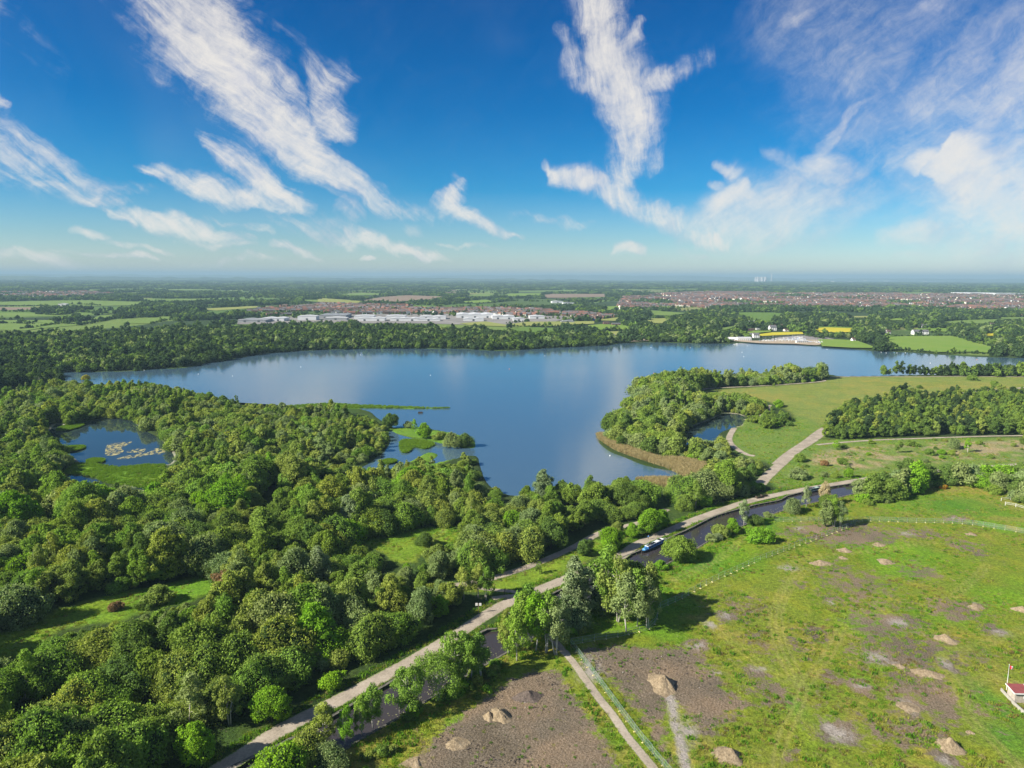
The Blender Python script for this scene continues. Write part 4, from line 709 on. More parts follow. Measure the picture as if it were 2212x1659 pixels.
# ---- woodland filled tree by tree
def inside(P, poly): return sdist(P, poly, 1) > 0
WOODS = [  # name, polygon (photo), spacing, kinds, leaves, scale, label place
 ('near', [(-60,1010),(150,1075),(330,1090),(520,1000),(700,1030),(770,1035),(900,1010),(1030,1000),(1090,1078),(1200,1078),(1330,1062),(1400,1062),(1440,1070),(1500,1058),(1600,1040),(1640,1060),(1600,1075),(1540,1095),(1440,1105),(1300,1130),(1160,1200),(1040,1235),(940,1250),(930,1290),(1060,1290),(1010,1335),(960,1365),(860,1425),(700,1505),(600,1560),(450,1640),(330,1760),(-300,1900),(-200,1300)], 6.3),
 ('westpond', [(-60,860),(60,838),(300,842),(460,870),(640,885),(790,905),(840,935),(842,960),(800,1000),(750,1030),(700,1032),(520,1002),(330,1092),(150,1077),(-60,1012)], 6.6),
 ('peninsula', T6([(150,428),(210,350),(290,280),(330,255),(300,215),(360,190),(600,170),(900,150),(1210,145),(1230,158),(960,180),(700,192),(640,205),(600,225),(690,250),(850,230),(1010,290),(960,310),(880,340),(830,330),(750,318),(680,345),(600,375),(545,410),(530,470),(600,475),(700,470),(760,520),(790,560),(940,560),(940,640),(860,640),(760,600),(640,560),(540,540),(420,540),(300,485),(190,445)]), 6.0),
 ('birchwood', T6([(1230,430),(1240,380),(1340,300),(1420,290),(1560,255),(1620,225),(1760,260),(1900,235),(2100,235),(3300,230),(3300,440),(2212,450),(2050,425),(1800,428),(1500,440),(1330,450),(1240,455)]), 5.6),
 ('copse', T6([(810,430),(800,400),(880,350),(960,330),(1100,345),(1110,370),(1000,385),(900,420)]), 5.2),
 ('lakeside', T6([(1290,135),(1470,135),(1470,128),(1290,128)]), 3.6), ('lakeside', T6([(1640,135),(1760,133),(1900,138),(3300,145),(3300,128),(1640,125)]), 3.6), ('lakeside', T6([(1520,135),(1615,136),(1615,130),(1520,130)]), 6),
 ('hedge', T6([(1385,745),(1440,690),(1560,655),(1680,640),(1900,625),(2010,630),(2060,600),(2100,560),(3300,530),(3300,760),(2212,770),(2110,720),(1990,685),(1880,680),(1700,700),(1600,725),(1500,765),(1420,765)]), 5.0),
 ('towhedge', T6([(600,800),(680,740),(900,640),(930,655),(960,690),(880,720),(760,770),(640,810),(520,850),(440,850)]), 6.0),
 ('far', [(-200,840),(-60,790),(0,800),(150,806),(330,799),(450,786),(560,768),(700,758),(1050,757),(1160,754),(1300,748),(1370,741),(1330,736),(1290,733),(1060,726),(900,714),(700,714),(500,716),(300,722),(100,732),(-200,736)], 8.8),
 ('far', [(-260,870),(-260,808),(100,806),(140,826),(60,838),(-60,860)], 8.0), ('peninsula', T6([(330,255),(300,215),(360,190),(600,165),(900,147),(1210,138),(1235,158),(960,180),(700,192),(560,215)]), 6.5),
 ('far', T3([(-60,400),(-60,300),(40,280),(180,270),(330,255),(480,300),(560,330),(540,350),(500,400),(430,430),(390,442),(100,442),(-60,430)]), 9.5),
 ('far', T3([(1190,352),(1330,340),(1380,380),(1340,400),(1290,410),(1320,445),(1230,430),(1190,410),(1000,395),(960,385),(1010,378),(1180,375)]), 10), ('far', T3([(1330,445),(1440,440),(1430,470),(1330,475)]), 9),
 ('far', T3([(1760,350),(1960,340),(2400,300),(2400,520),(2212,520),(2060,510),(2040,470),(1900,430),(1800,400)]), 11), ('far', T3([(700,300),(900,290),(1600,290),(2300,260),(2300,300),(1900,350),(1700,350),(1500,345),(1200,340),(960,335),(700,320)]), 12),
]
OPEN = [GLADE, GLADE2, VERGE, POND_MEADOW]
def avoid(P, clear):
    ok = np.ones(len(P), bool); x = np.full(len(P), -1e3)
    for q in FW_: ok &= sdist(P, q, 3) < -1
    for q in (LAKE, POND, POND2, POND3, POND4, POND5, LAGOON): x = np.maximum(x, sdist(P, q, 12))
    ok &= x < -clear; ok &= sdist(P, CANAL, 12) < -2.2
    for q in OPEN: ok &= sdist(P, q, 8) < -1.0
    for k, (pl, w) in PATHS.items(): ok &= pdist(P, pl, 14) > w / 2 + ((6.2 + 2.5 * (P[:, 1] < 260)) if k == 'towpath' else 1.6)
    hp = np.array(TREE_POS); d = np.hypot(P[:, 0][:, None] - hp[:, 0][None], P[:, 1][:, None] - hp[:, 1][None]); ok &= (d > hp[:, 2][None] * .75).all(1); return ok
cand = []
for nm, poly, sp in WOODS:
    pw = GP(poly); lo, hi = pw.min(0), pw.max(0); hi[1] = min(hi[1], 2600); nx, ny = int((hi[0] - lo[0]) / sp) + 1, int((hi[1] - lo[1]) / (sp * .87)) + 1
    gx, gy = np.meshgrid(np.arange(nx), np.arange(ny)); P = np.stack([lo[0] + (gx + .5 * (gy % 2)) * sp, lo[1] + gy * sp * .87], -1).reshape(-1, 2) + rng.uniform(-.38, .38, (nx * ny, 2)) * sp
    P = P[inside(P, pw)]
    if nm in ('near', 'westpond', 'peninsula'): P = P[(sdist(P, REED, 2) < -1) | ((rng.random(len(P)) < .5) & (sdist(P, LAKE, 20) < -7))]
    P = P[avoid(P, 1.2)]
    if nm == 'near': P = P[(fbm(P[:, 0] / 14, P[:, 1] / 14, 44, 2) < .70)]
    for x, y in P: cand.append((nm, x, y))
nms = np.array([c[0] for c in cand]); CX = np.array([c[1] for c in cand]); CY = np.array([c[2] for c in cand]); N = len(cand)
ph = np.arctan2(CX, CY); vis = (np.abs(ph) < R(39)) & (CY > 105); near_d = np.hypot(CX, CY)
sn = fbm(CX / 26, CY / 26, 71, 3); cn = fbm(CX / 16, CY / 16, 77, 3); big = fbm(CX / 40, CY / 40, 81, 3); u = rng.random(N); u2 = rng.random(N)
KD = np.where(sn > .56, 'willow', np.where(sn > .40, 'broad', 'tall')); KD = np.where(u < .16, 'bush', KD); KD = np.where((u > .955), 'birch', KD)
KD = np.where((nms == 'birchwood') | (nms == 'lakeside') | (nms == 'copse'), np.where(u < .55, 'birch_d', np.where(u < .8, 'tall', 'broad')), KD)
KD = np.where((nms == 'hedge') | (nms == 'towhedge'), np.where(u < .45, 'bush', np.where(u < .75, 'broad', 'willow')), KD)
SC = .50 + .60 * np.clip((big - .3) / .4, 0, 1) + rng.uniform(-.16, .20, N)
SC = np.where(nms == 'westpond', SC * .85, SC); SC = np.where(nms == 'peninsula', SC * .80, SC); SC = np.where(nms == 'birchwood', .42 + .28 * u2, SC); SC = np.where(nms == 'copse', .30 + .2 * u2, SC); SC = np.where(nms == 'lakeside', .55 + .4 * u2, SC); SC = np.where(nms == 'hedge', .55 + .5 * u2, SC); SC = np.where(nms == 'towhedge', .38 + .3 * u2, SC); SC = np.where(nms == 'far', .85 + .45 * u2, SC); SC = np.where(KD == 'tall', SC * .82, SC); SC = np.where((nms == 'peninsula') & (CY > 520), SC * 1.35, SC)
# trees in front of open water or a clearing stay lower so that it shows
edge_ = np.minimum(np.abs(sdist(np.stack([CX, CY], 1), LAKE, 60)), 60); SC *= np.where((nms == 'near') | (nms == 'westpond'), .62 + .38 * sstep(4, 30, edge_), np.where(nms == 'far', .75 + .25 * sstep(5, 60, edge_), 1))
CPt = np.stack([CX, CY], 1); HMAX = np.full(N, 99.)
for h_ in (15, 14, 13, 12, 11, 10, 9, 8, 7, 6, 5, 4, 3.2, 2.5):
    Q = CPt * 100 / (100 - h_); hit = np.zeros(N, bool)
    for q in (GLADE, GLADE2, POND_MEADOW, POND, POND2, POND3, LAGOON, VERGE, MEADOW_M, MEADOW_N, CANAL) + tuple(FW_): hit |= sdist(Q, q, 6) > -2.0
    hit |= pdist(Q, TOW, 14) < 4.5; hit |= (pdist(Q, PATHS['gravel_path'][0], 8) < 3.2) & (Q[:, 0] > -5)
    HMAX = np.where(hit, h_, HMAX)
TH_ = {'broad': 11., 'willow': 8.8, 'tall': 14.5, 'birch': 12.5, 'birch_d': 12.5, 'bush': 4.4}; hk = np.array([TH_[k] for k in KD]); HMAX = np.where((nms == 'hedge') | (nms == 'lakeside') | (nms == 'birchwood'), 99, HMAX); SC = np.minimum(SC, HMAX * .93 / hk)
lowm = SC < .34; KD = np.where(lowm & (KD != 'bush'), 'bush', KD); SC = np.where(lowm, np.clip(HMAX * .93 / 4.4, .3, .8) * rng.uniform(.8, 1, N), SC)
PAL = {'near': ['dark', 'mid', 'mid', 'birch', 'olive', 'grey', 'olive', 'birch', 'lime'], 'westpond': ['dark', 'mid', 'olive', 'grey', 'birch', 'mid'], 'peninsula': ['dark', 'mid', 'grey', 'olive', 'mid'], 'birchwood': ['dark', 'mid', 'dark', 'far', 'olive'], 'copse': ['mid', 'dark', 'dark'], 'lakeside': ['dark', 'far', 'mid'], 'hedge': ['mid', 'dark', 'grey', 'lime'], 'towhedge': ['mid', 'lime', 'dark', 'olive'], 'far': ['far', 'far', 'far', 'dark', 'far', 'grey']}
LF = np.array([PAL[n][int(np.clip((c - .28) / .44 * .75 + r_ * .25, 0, .999) * len(PAL[n]))] for n, c, r_ in zip(nms, cn, rng.random(N))])
PLACE = {'near': [('in the wood below the long clearing', lambda x, y: y < 215), ('in the wood between the long clearing and the ponds', lambda x, y: y < 330 and x < -60), ('in the wood between the small glade and the towpath', lambda x, y: y < 300), ('in the wood along the near shore of the lake', lambda x, y: True)]}
COLW = {'far': 'deep green', 'dark': 'dark green', 'mid': 'mid green', 'olive': 'olive green', 'grey': 'grey green', 'lime': 'bright green', 'silver': 'silver green', 'birch': 'light green'}
KW = {'broad': 'broadleaf tree', 'willow': 'rounded willow', 'tall': 'tall narrow tree', 'birch': 'birch', 'bush': 'low bush', 'birch_d': 'birch'}
keep_ = ~((HMAX < 3.6)); CX, CY, nms, KD, SC, LF, near_d, ph, vis, u, u2, HMAX = (a_[keep_] for a_ in (CX, CY, nms, KD, SC, LF, near_d, ph, vis, u, u2, HMAX)); N = len(CX)
size_px = SC * 12 / near_d; order = np.argsort(-np.where(vis, size_px * np.where(KD == 'bush', .5, 1), 0)); single = np.zeros(N, bool)
nt = nb = 0
for i in order:
    if not vis[i]: break
    if KD[i] == 'bush':
        if nb < 60: single[i] = True; nb += 1
    elif nt < 230: single[i] = True; nt += 1
    if nb >= 60 and nt >= 230: break
MARKS = [('the bare dead tree', T4([(1750, 1330)])[0]), ('the silver poplar by the small glade', T5([(420, 1120)])[0]), ('the pale silver willow below the glade', T5([(210, 1470)])[0]), ('the silver poplar on the lake shore', T5([(1730, 890)])[0]), ('the vivid green tree', T4([(1530, 1000)])[0]), ('the brown shrub thicket', T7([(120, 180)])[0]), ('the olive bush in the long clearing', T4([(1075, 1575)])[0]), ('the big bush at the clearing edge', T4([(110, 1720)])[0]), ('the light tree by the lower towpath', T7([(345, 950)])[0]), ('the bright corner tree', T7([(60, 1161)])[0]), ('the small glade', T5([(800, 1190)])[0]), ('the bush in the small glade', T5([(925, 1195)])[0]), ('the narrow pool', T4([(965, 880)])[0]), ('the pond meadow', T4([(850, 720)])[0]), ('the reedy pond', T4([(800, 500)])[0]), ('the fork of the gravel paths', T4b([(400, 560)])[0]), ('the signpost', T4b([(531, 783)])[0]), ('the grass verge', T4b([(1300, 330)])[0]), ('the inner lake pond', T5([(760, 560)])[0]), ('the reed bed', T6([(650, 650)])[0]), ('the lagoon', T6([(700, 400)])[0]), ('the wide gravel track', T6([(1010, 600)])[0]), ('the timber planters', T8b([(1320, 240)])[0]), ('the lower canal bend', (1060, 1350)), ('the bottom edge of the wood', (200, 1640)), ('the middle of the lower wood', (400, 1450)), ('the left picture edge', (10, 1500)), ('the upper left wood edge', (30, 1150)), ('the clearing end', (450, 1250)), ('the green narrowboat', (1760, 1062)), ('the shaded wood bottom', (560, 1280)), ('the shore crowns', (1120, 1080)), ('the wood corner by the reeds', (1450, 1070))]
MARK_G = [G(*m[1]) for m in MARKS]; USED = set()
hp0 = len(TREE_POS)
for i in np.where(single)[0]:
    pls = PLACE.get(nms[i]) or [('by the canal', lambda x, y: True)]
    where = next(t for t, f in pls if f(CX[i], CY[i])) if nms[i] == 'near' else {'westpond': 'in the wood behind the ponds', 'peninsula': 'on the wooded peninsula', 'hedge': 'in the tall hedge along the canal', 'towhedge': 'in the scrub above the towpath', 'birchwood': 'in the birch wood', 'copse': 'in the copse by the lagoon', 'lakeside': 'on the lakeside strip', 'far': 'on the far shore'}[nms[i]]
    kd = 'birch' if KD[i] == 'birch_d' else KD[i]; lab = None; grp = f"{KW[KD[i]]}s {where}"
    sz = 'small ' if SC[i] < .62 else 'large ' if SC[i] > .95 else ''; dd = [(math.hypot(CX[i] - MARK_G[m][0], CY[i] - MARK_G[m][1]), m) for m in range(len(MARKS))]; dd.sort()
    for d_m, m in dd[:7]:
        dx, dy = CX[i] - MARK_G[m][0], CY[i] - MARK_G[m][1]; ax_ = 'behind' if dy > abs(dx) else 'in front of' if -dy > abs(dx) else 'right of' if dx > 0 else 'left of'
        for near_w in (('close ' if d_m < 25 else ''), ('just ' if d_m < 45 else 'well ')):
            l_ = f"{sz}{COLW[LF[i]]} {KW[KD[i]]} {near_w}{ax_} {MARKS[m][0]}"
            if l_ not in USED: lab = l_; break
        if lab: break
    lab = lab or l_; USED.add(lab)
    tree(kd, float(CX[i]), float(CY[i]), float(SC[i] * (1.15 if kd == 'birch' else 1)), float(SC[i] * rng.uniform(.85, 1.2)), LF[i], lab, 'bush' if kd == 'bush' else 'tree', group=grp)

# ---- the rest of the trees as instanced woodland
def coll(name, meshes):
    c = bpy.data.collections.new(name)
    for k, m in enumerate(meshes): c.objects.link(bpy.data.objects.new(f'{name}_{k:03d}', m))
    return c
def scatter(name, P, idx, scl, rot, collection, label=None, kind='stuff', z=None):
    me = bpy.data.meshes.new(name); n = len(P); me.vertices.add(n); zz = np.zeros(n) if z is None else z
    me.vertices.foreach_set('co', np.c_[P, zz].astype(np.float32).ravel())
    attr(me, 'idx', idx, typ='INT'); attr(me, 'scl', scl if scl.ndim == 2 else np.repeat(scl[:, None], 3, 1), typ='FLOAT_VECTOR'); attr(me, 'rot', np.c_[np.zeros(n), np.zeros(n), rot], typ='FLOAT_VECTOR')
    o = link(name, me); ng = bpy.data.node_groups.new(name, 'GeometryNodeTree'); ng.interface.new_socket('Geometry', in_out='INPUT', socket_type='NodeSocketGeometry'); ng.interface.new_socket('Geometry', in_out='OUTPUT', socket_type='NodeSocketGeometry')
    a = ng.nodes.new('NodeGroupInput'); z_ = ng.nodes.new('NodeGroupOutput'); ip = ng.nodes.new('GeometryNodeInstanceOnPoints'); ci = ng.nodes.new('GeometryNodeCollectionInfo')
    ci.inputs[0].default_value = collection; ci.inputs['Separate Children'].default_value = True; ci.inputs['Reset Children'].default_value = True
    def na(nm, t): q = ng.nodes.new('GeometryNodeInputNamedAttribute'); q.data_type = t; q.inputs[0].default_value = nm; return q.outputs[0]
    L = ng.links.new; L(a.outputs[0], ip.inputs['Points']); L(ci.outputs[0], ip.inputs['Instance']); ip.inputs['Pick Instance'].default_value = True
    L(na('idx', 'INT'), ip.inputs['Instance Index']); L(na('scl', 'FLOAT_VECTOR'), ip.inputs['Scale'])
    er = ng.nodes.new('FunctionNodeEulerToRotation'); L(na('rot', 'FLOAT_VECTOR'), er.inputs[0]); L(er.outputs[0], ip.inputs['Rotation']); L(ip.outputs[0], z_.inputs[0])
    md = o.modifiers.new('scatter', 'NODES'); md.node_group = ng; return tag(o, label, kind=kind)
def recol(me, mat): m = me.copy(); m.materials[0] = mat; return m
COLS = ['far', 'dark', 'mid', 'olive', 'grey', 'lime', 'silver', 'birch']
def joined(a, b):
    """crown and trunk as one mesh"""
    bm = bmesh.new(); bm.from_mesh(a); n0 = len(bm.faces); bm.from_mesh(b); bm.faces.ensure_lookup_table()
    for f in bm.faces[n0:]: f.material_index = 2
    m = bpy.data.meshes.new(a.name); bm.to_mesh(m); bm.free(); m.materials.append(L0); m.materials.append(M_CORE); m.materials.append(b.materials[0]); return m
MIDS = {'broad': [crown_mesh('b', 200 + i, 5.2, 11, 1.2, 26, 2600, .50, L0) for i in range(4)], 'willow': [crown_mesh('w', 210 + i, 5.6, 8.6, .3, 22, 2600, .42, L0, lobe=(.3, .46)) for i in range(4)],
 'tall': [crown_mesh('t', 220 + i, 3.9, 14.5, 1.5, 26, 2400, .46, L0) for i in range(3)], 'birch': [joined(crown_mesh('bi', 230 + i, 2.9, 10.5, 3.2, 24, 1700, .36, L0, core=False, lobe=(.2, .36), spread=.95, droop=1.0), trunk_mesh('tt', 235 + i, 12, .15, M_BIRCH, 4, 2.6)) for i in range(3)],
 'birch_d': [crown_mesh('bd', 240 + i, 3.3, 12.5, 1.5, 22, 1800, .42, L0, lobe=(.24, .40), spread=.95) for i in range(4)], 'bush': [crown_mesh('bu', 250 + i, 3.3, 4.4, 0, 14, 1100, .36, L0, lobe=(.3, .48)) for i in range(3)]}
LOWS = {k: [crown_mesh('lo' + k, 300 + 7 * j + i, {'broad': 5.4, 'willow': 5.6, 'tall': 3.9, 'birch': 3.0, 'birch_d': 3.3, 'bush': 3.3}[k], {'broad': 11, 'willow': 8.6, 'tall': 14.5, 'birch': 12, 'birch_d': 12.5, 'bush': 4.4}[k], .3, 12, 420, 1.05 if k != 'bush' else .8, L0, lobe=(.3, .5)) for i in range(3)] for j, k in enumerate(MIDS)}
def proto_set(name, src):
    ms, ix = [], {}
    for k, lst in src.items():
        for c in COLS:
            for v, m in enumerate(lst): ix[(k, c, v)] = len(ms); ms.append(recol(m, LEAF[c]))
    return coll(name, ms), ix, {k: len(v) for k, v in src.items()}
CM_, IXM, NVM = proto_set('mid_trees', MIDS); CL_, IXL, NVL = proto_set('low_trees', LOWS)
FULL = {k: [joined(c, t) if t else c for c, t in KINDS[k][:3]] for k in ('broad', 'willow', 'tall', 'birch', 'bush')}; CF_, IXF, NVF = proto_set('near_trees', {k: v[:2] for k, v in FULL.items()})
def place(name, sel, C_, IX, NV, label):
    if not len(sel): return
    kk = KD[sel]; kk = np.where((kk == 'birch_d') & (name == 'near_woodland'), 'birch', kk)
    idx = np.array([IX[(k, c, int(rng.integers(NV[k])))] for k, c in zip(kk, LF[sel])]); s = SC[sel] * np.where(np.char.startswith(kk, 'birch'), 1.1, 1); scl = np.stack([s * rng.uniform(.9, 1.15, len(sel)), s * rng.uniform(.9, 1.15, len(sel)), s * rng.uniform(.82, 1.2, len(sel))], 1)
    scatter(name, np.stack([CX[sel], CY[sel]], 1), idx, scl, rng.uniform(0, 6.28, len(sel)), C_, label)
rest = ~single; wide = np.abs(ph) < R(52); rest &= wide & (CY > 60)
place('near_woodland', np.where(rest & (near_d < 330))[0], CF_, IXF, NVF, 'further trees of the dense green wood beside the towpath')
place('mid_woodland', np.where(rest & (near_d >= 330) & (near_d < 850))[0], CM_, IXM, NVM, 'trees of the woods round the ponds, the peninsula and the meadow')
place('far_shore_woodland', np.where(rest & (near_d >= 850))[0], CL_, IXL, NVL, 'belt of trees behind the far shore of the lake')
# understorey of scrub filling gaps between the trunks
us = np.where((near_d < 850) & wide & (nms != 'birchwood') & (rng.random(N) < .75))[0]; off = rng.uniform(-3.4, 3.4, (len(us), 2)); UP = np.stack([CX[us], CY[us]], 1) + off; ok = avoid(UP, .6)
for q in (POND2, POND3, POND4, POND, GLADE, GLADE2, POND_MEADOW, LAGOON, LAKE): ok &= (sdist(UP * 100 / 97.0, q, 4) < .5) & (sdist(UP * 100 / 98.5, q, 4) < .5) & (sdist(UP * 100 / 96.0, q, 4) < .5)
ok &= pdist(UP * 100 / 97.0, TOW, 6) > 4; UP = UP[ok]
scatter('undergrowth', UP, np.array([IXM[('bush', c, int(rng.integers(3)))] for c in rng.choice(['dark', 'mid', 'olive', 'lime', 'grey'], len(UP))]), rng.uniform(.35, .8, len(UP)), rng.uniform(0, 6.28, len(UP)), CM_, 'scrub and brambles filling the wood floor')
BS = resample(FARB_W, .9); t = np.gradient(BS, axis=0); t /= np.linalg.norm(t, axis=1)[:, None]; BS = np.concatenate([BS + np.stack([-t[:, 1], t[:, 0]], 1) * -rng.uniform(1.2, w_, len(BS))[:, None] for w_ in (5, 9)])
bx0, bx1 = G(800, 1570)[0], G(1425, 1240)[0]; kk = (BS[:, 0] > bx0) & (BS[:, 0] < bx1) & (pdist(BS, PATHS['field_path'][0], 6) > 2.2) & (fbm(BS[:, 0] / 8, BS[:, 1] / 8, 66, 2) > .46) & (sdist(BS, CANAL, 4) < -.8); BS = BS[kk]
scatter('bank_scrub', BS, np.array([IXM[('bush', c, int(rng.integers(3)))] for c in rng.choice(['dark', 'mid', 'olive', 'lime', 'dark'], len(BS))]), rng.uniform(.18, .5, len(BS)), rng.uniform(0, 6.28, len(BS)), CM_, 'scrub under the birches on the field bank of the canal')
print('trees', N, 'single', single.sum(), 'far', (near_d >= 850).sum())

# ------------------------------------------------------------------ country beyond the lake
TOWNS = [GP(p) for p in ([(535,674),(610,661),(700,657),(900,662),(1010,667),(1140,667),(1230,672),(1340,686),(1310,695),(1190,690),(980,684),(760,679),(700,684),(560,692)], [(1330,670),(1345,642),(1480,632.5),(1700,634),(2000,634),(2280,640),(2280,668),(2100,673),(1980,664),(1850,669),(1700,665),(1500,665)], [(1400,636),(1600,628),(1700,630),(1600,636)], [(-40,640),(-40,632),(200,630),(260,637),(120,642)])]
SITES = [GP(p) for p in ([(512,701),(515,690),(700,680),(980,678),(1130,684),(1200,680),(1235,686),(1180,700),(1060,703),(900,699),(700,699)],)]
CLUBP = [SHORE_CLUB, CARPARK, smooth(GP(T5b([(640,180),(900,140),(1200,140),(1250,180),(1200,230),(700,230)])), 2, True)]
M_BEACH = plain('sandy_hardstanding', (.33, .27, .20), .95, .1, .35, .08, kind='Object'); M_TAR = plain('grey_car_park', (.19, .175, .17), .95, .1, .25, .05, kind='Object')
poly_sheet('boat_yard', SHORE_CLUB, .8, M_BEACH); poly_sheet('car_park', CARPARK, .85, M_TAR); M_ESTATE = plain('estate_yard', (.20, .19, .18), .95, .1, .3, .02); [poly_sheet('estate_ground', q, .6, M_ESTATE) for q in SITES]
SPIT = smooth(GP([(560,882),(700,871),(760,873.2),(860,877),(930,879.8),(990,881),(930,882),(800,881),(700,884)]), 3, True)
# trees of the far country: hedgerows and woods
def clump(seed, n, w, d, hh, leaves, size):
    r = np.random.default_rng(seed); ms = []; 
    for k in range(n): ms.append((r.uniform(-w, w), r.uniform(-d, d), r.uniform(.7, 1.25), int(r.integers(3)), ['broad', 'willow', 'tall'][int(r.choice(3, p=[.5, .4, .1]))]))
    bm = bmesh.new()
    for x, y, s, v, kd in ms:
        m = VLOW[kd][v].copy(); m.transform(Matrix.Translation((x, y, 0)) @ Matrix.Rotation(r.uniform(0, 6), 4, 'Z') @ Matrix.Scale(s * hh, 4)); bm.from_mesh(m); bpy.data.meshes.remove(m)
    m = bpy.data.meshes.new('clump'); bm.to_mesh(m); bm.free(); m.materials.append(L0); m.materials.append(M_CORE); return m
VLOW = {k: [crown_mesh('v' + k, 400 + 5 * j + i, [5.4, 5.6, 4.0][j], [11, 8.6, 14][j], .2, 7, 110, 1.9, L0, lobe=(.4, .6)) for i in range(3)] for j, k in enumerate(('broad', 'willow', 'tall'))}
CLM = [recol(clump(500 + i, 9, 17, 12, 1.0, 0, 0), LEAF[c]) for i, c in enumerate(('far', 'far', 'dark', 'far', 'far', 'far'))]; CLC = coll('woodland_clumps', CLM)
SGM = [recol(VLOW[k][v], LEAF[c]) for k in VLOW for v in range(3) for c in ('far', 'dark', 'far')]; SGC = coll('hedgerow_trees', SGM)
def clear_far(P, m=4, towns=True, h=(5, 9)):
    ok = np.ones(len(P), bool)
    for h_ in h:
        for q in FW: ok &= sdist(P * 100 / (100 - h_), q, 1) < 0
    for q in FW: ok &= sdist(P, q, m + 2) < -m * .5
    for q in SITES + CLUBP: ok &= sdist(P, q, 20) < -6
    if towns:
        for q in TOWNS: ok &= (sdist(P, q, 30) < 0)
    ok &= sdist(P, LAKE, 40) < -6
    for nm, poly, sp in WOODS:
        if nm == 'far': ok &= sdist(P, GP(poly), 5) < 0
    return ok
def farpts(n, r0, r1, p=1.0):
    a = rng.uniform(-R(40), R(40), n); t = rng.random(n); r = (r0 ** p * (1 - t) + r1 ** p * t) ** (1 / p); return np.stack([r * np.sin(a), r * np.cos(a)], 1)
P = farpts(90000, 1050, 6500, 1.6); i1, b1, b2 = voro(P[:, 0], P[:, 1]); rr = np.hypot(P[:, 0], P[:, 1])
hedge = (b2 - b1) < 9 + 18 * (fbm(P[:, 0] / 120, P[:, 1] / 120, 5, 2) > .58); HP = P[hedge & clear_far(P, 2)]; HP = HP[:16000]
scatter('hedgerow_trees', HP, rng.integers(0, len(SGM), len(HP)), rng.uniform(.45, 1.05, len(HP)) , rng.uniform(0, 6.28, len(HP)), SGC, 'hedgerow trees between the fields beyond the lake')
P = farpts(26000, 1050, 7500, 1.5); i1, b1, b2 = voro(P[:, 0], P[:, 1]); wd = (vwood[i1] | (fbm(P[:, 0] / 260, P[:, 1] / 420, 15, 3) > .60)) & clear_far(P, 12); WP = P[wd][:11000]
scatter('distant_woods', WP, rng.integers(0, 6, len(WP)), rng.uniform(.8, 1.15, len(WP)), rng.uniform(0, 6.28, len(WP)), CLC, 'distant woods and copses beyond the town')
P = farpts(14000, 6000, 17000, 1.2); k_ = fbm(P[:, 0] / 900, P[:, 1] / 500, 35, 3) > .42; WP = P[k_]
scatter('horizon_woods', WP, rng.integers(0, 6, len(WP)), np.stack([rng.uniform(2, 4, len(WP)), rng.uniform(2, 4, len(WP)), rng.uniform(.9, 1.5, len(WP))], 1), rng.uniform(0, 6.28, len(WP)), CLC, 'blue green woods fading towards the horizon')
for t_i, q in enumerate(TOWNS):                                # garden trees
    lo, hi = q.min(0), q.max(0); n = int((hi[0] - lo[0]) * (hi[1] - lo[1]) / 420); n = min(n, 14000); P = rng.uniform(lo, hi, (n, 2)); P = P[sdist(P, q, 1) > 0]; P = P[np.array([True] * len(P)) & (np.min([-sdist(P, f, 3) for f in FW], axis=0) > 0)]
    if len(P): scatter('garden_trees', P, rng.integers(0, len(SGM), len(P)), rng.uniform(.28, .78, len(P)) * np.where(fbm(P[:, 0] / 150, P[:, 1] / 150, 8, 2) > .5, 1.15, .75), rng.uniform(0, 6.28, len(P)), SGC, 'garden trees between the houses of the town')

# hedges across the pastures on the left and round the hay fields
HL = [T1(p) for p in ([(-60,322),(80,318),(200,324)], [(130,352),(240,338),(360,318),(480,326)], [(300,300),(420,288),(470,296)], [(-60,288),(60,296),(140,290)], [(120,302),(180,318),(210,312)], [(200,262),(330,270),(470,262)], [(-60,246),(300,250),(480,250),(700,262)], [(560,262),(600,244),(780,248),(830,240)], [(400,205),(520,206),(600,212)], [(0,218),(240,214),(330,226)], [(480,330),(640,300),(760,270),(900,250),(1060,236),(1180,224)], [(500,322),(660,292),(800,262),(950,240)], [(900,322),(1000,300),(1090,296)], [(740,182),(900,186),(1080,188)])] + [T2(p) for p in ([(1090,338),(1350,338),(1560,330)], [(1080,318),(1200,308)], [(1570,362),(1800,360)], [(1640,396),(1800,394)], [(1560,306),(1600,302)], [(1810,292),(1890,290)], [(440,236),(740,238)], [(200,192),(450,192),(640,176)], [(780,202),(1010,194)], [(1750,286),(1800,300)], [(1030,160),(1290,154)])] + [T3(p) for p in ([(980,380),(1180,380)], [(600,366),(690,362)], [(1380,402),(1500,397),(1790,394)], [(1800,400),(1900,432),(2060,472)], [(1340,470),(1440,480),(1560,488),(1700,500),(1900,500),(2050,508)], [(900,392),(1000,412)], [(1560,374),(1740,374)], [(1690,326),(2060,326)])]
HQ = []
for l in HL:
    g_ = resample(GP(l), 5.5); HQ.append(g_ + rng.normal(0, 1.6, g_.shape))
HQ = np.concatenate(HQ); HQ = HQ[rng.random(len(HQ)) < .8]; scatter('field_hedges', HQ, rng.integers(0, len(SGM), len(HQ)), np.where(rng.random(len(HQ)) < .22, rng.uniform(.55, .95, len(HQ)), rng.uniform(.25, .5, len(HQ))), rng.uniform(0, 6.28, len(HQ)), SGC, 'hedges dividing the pastures beyond the lake')
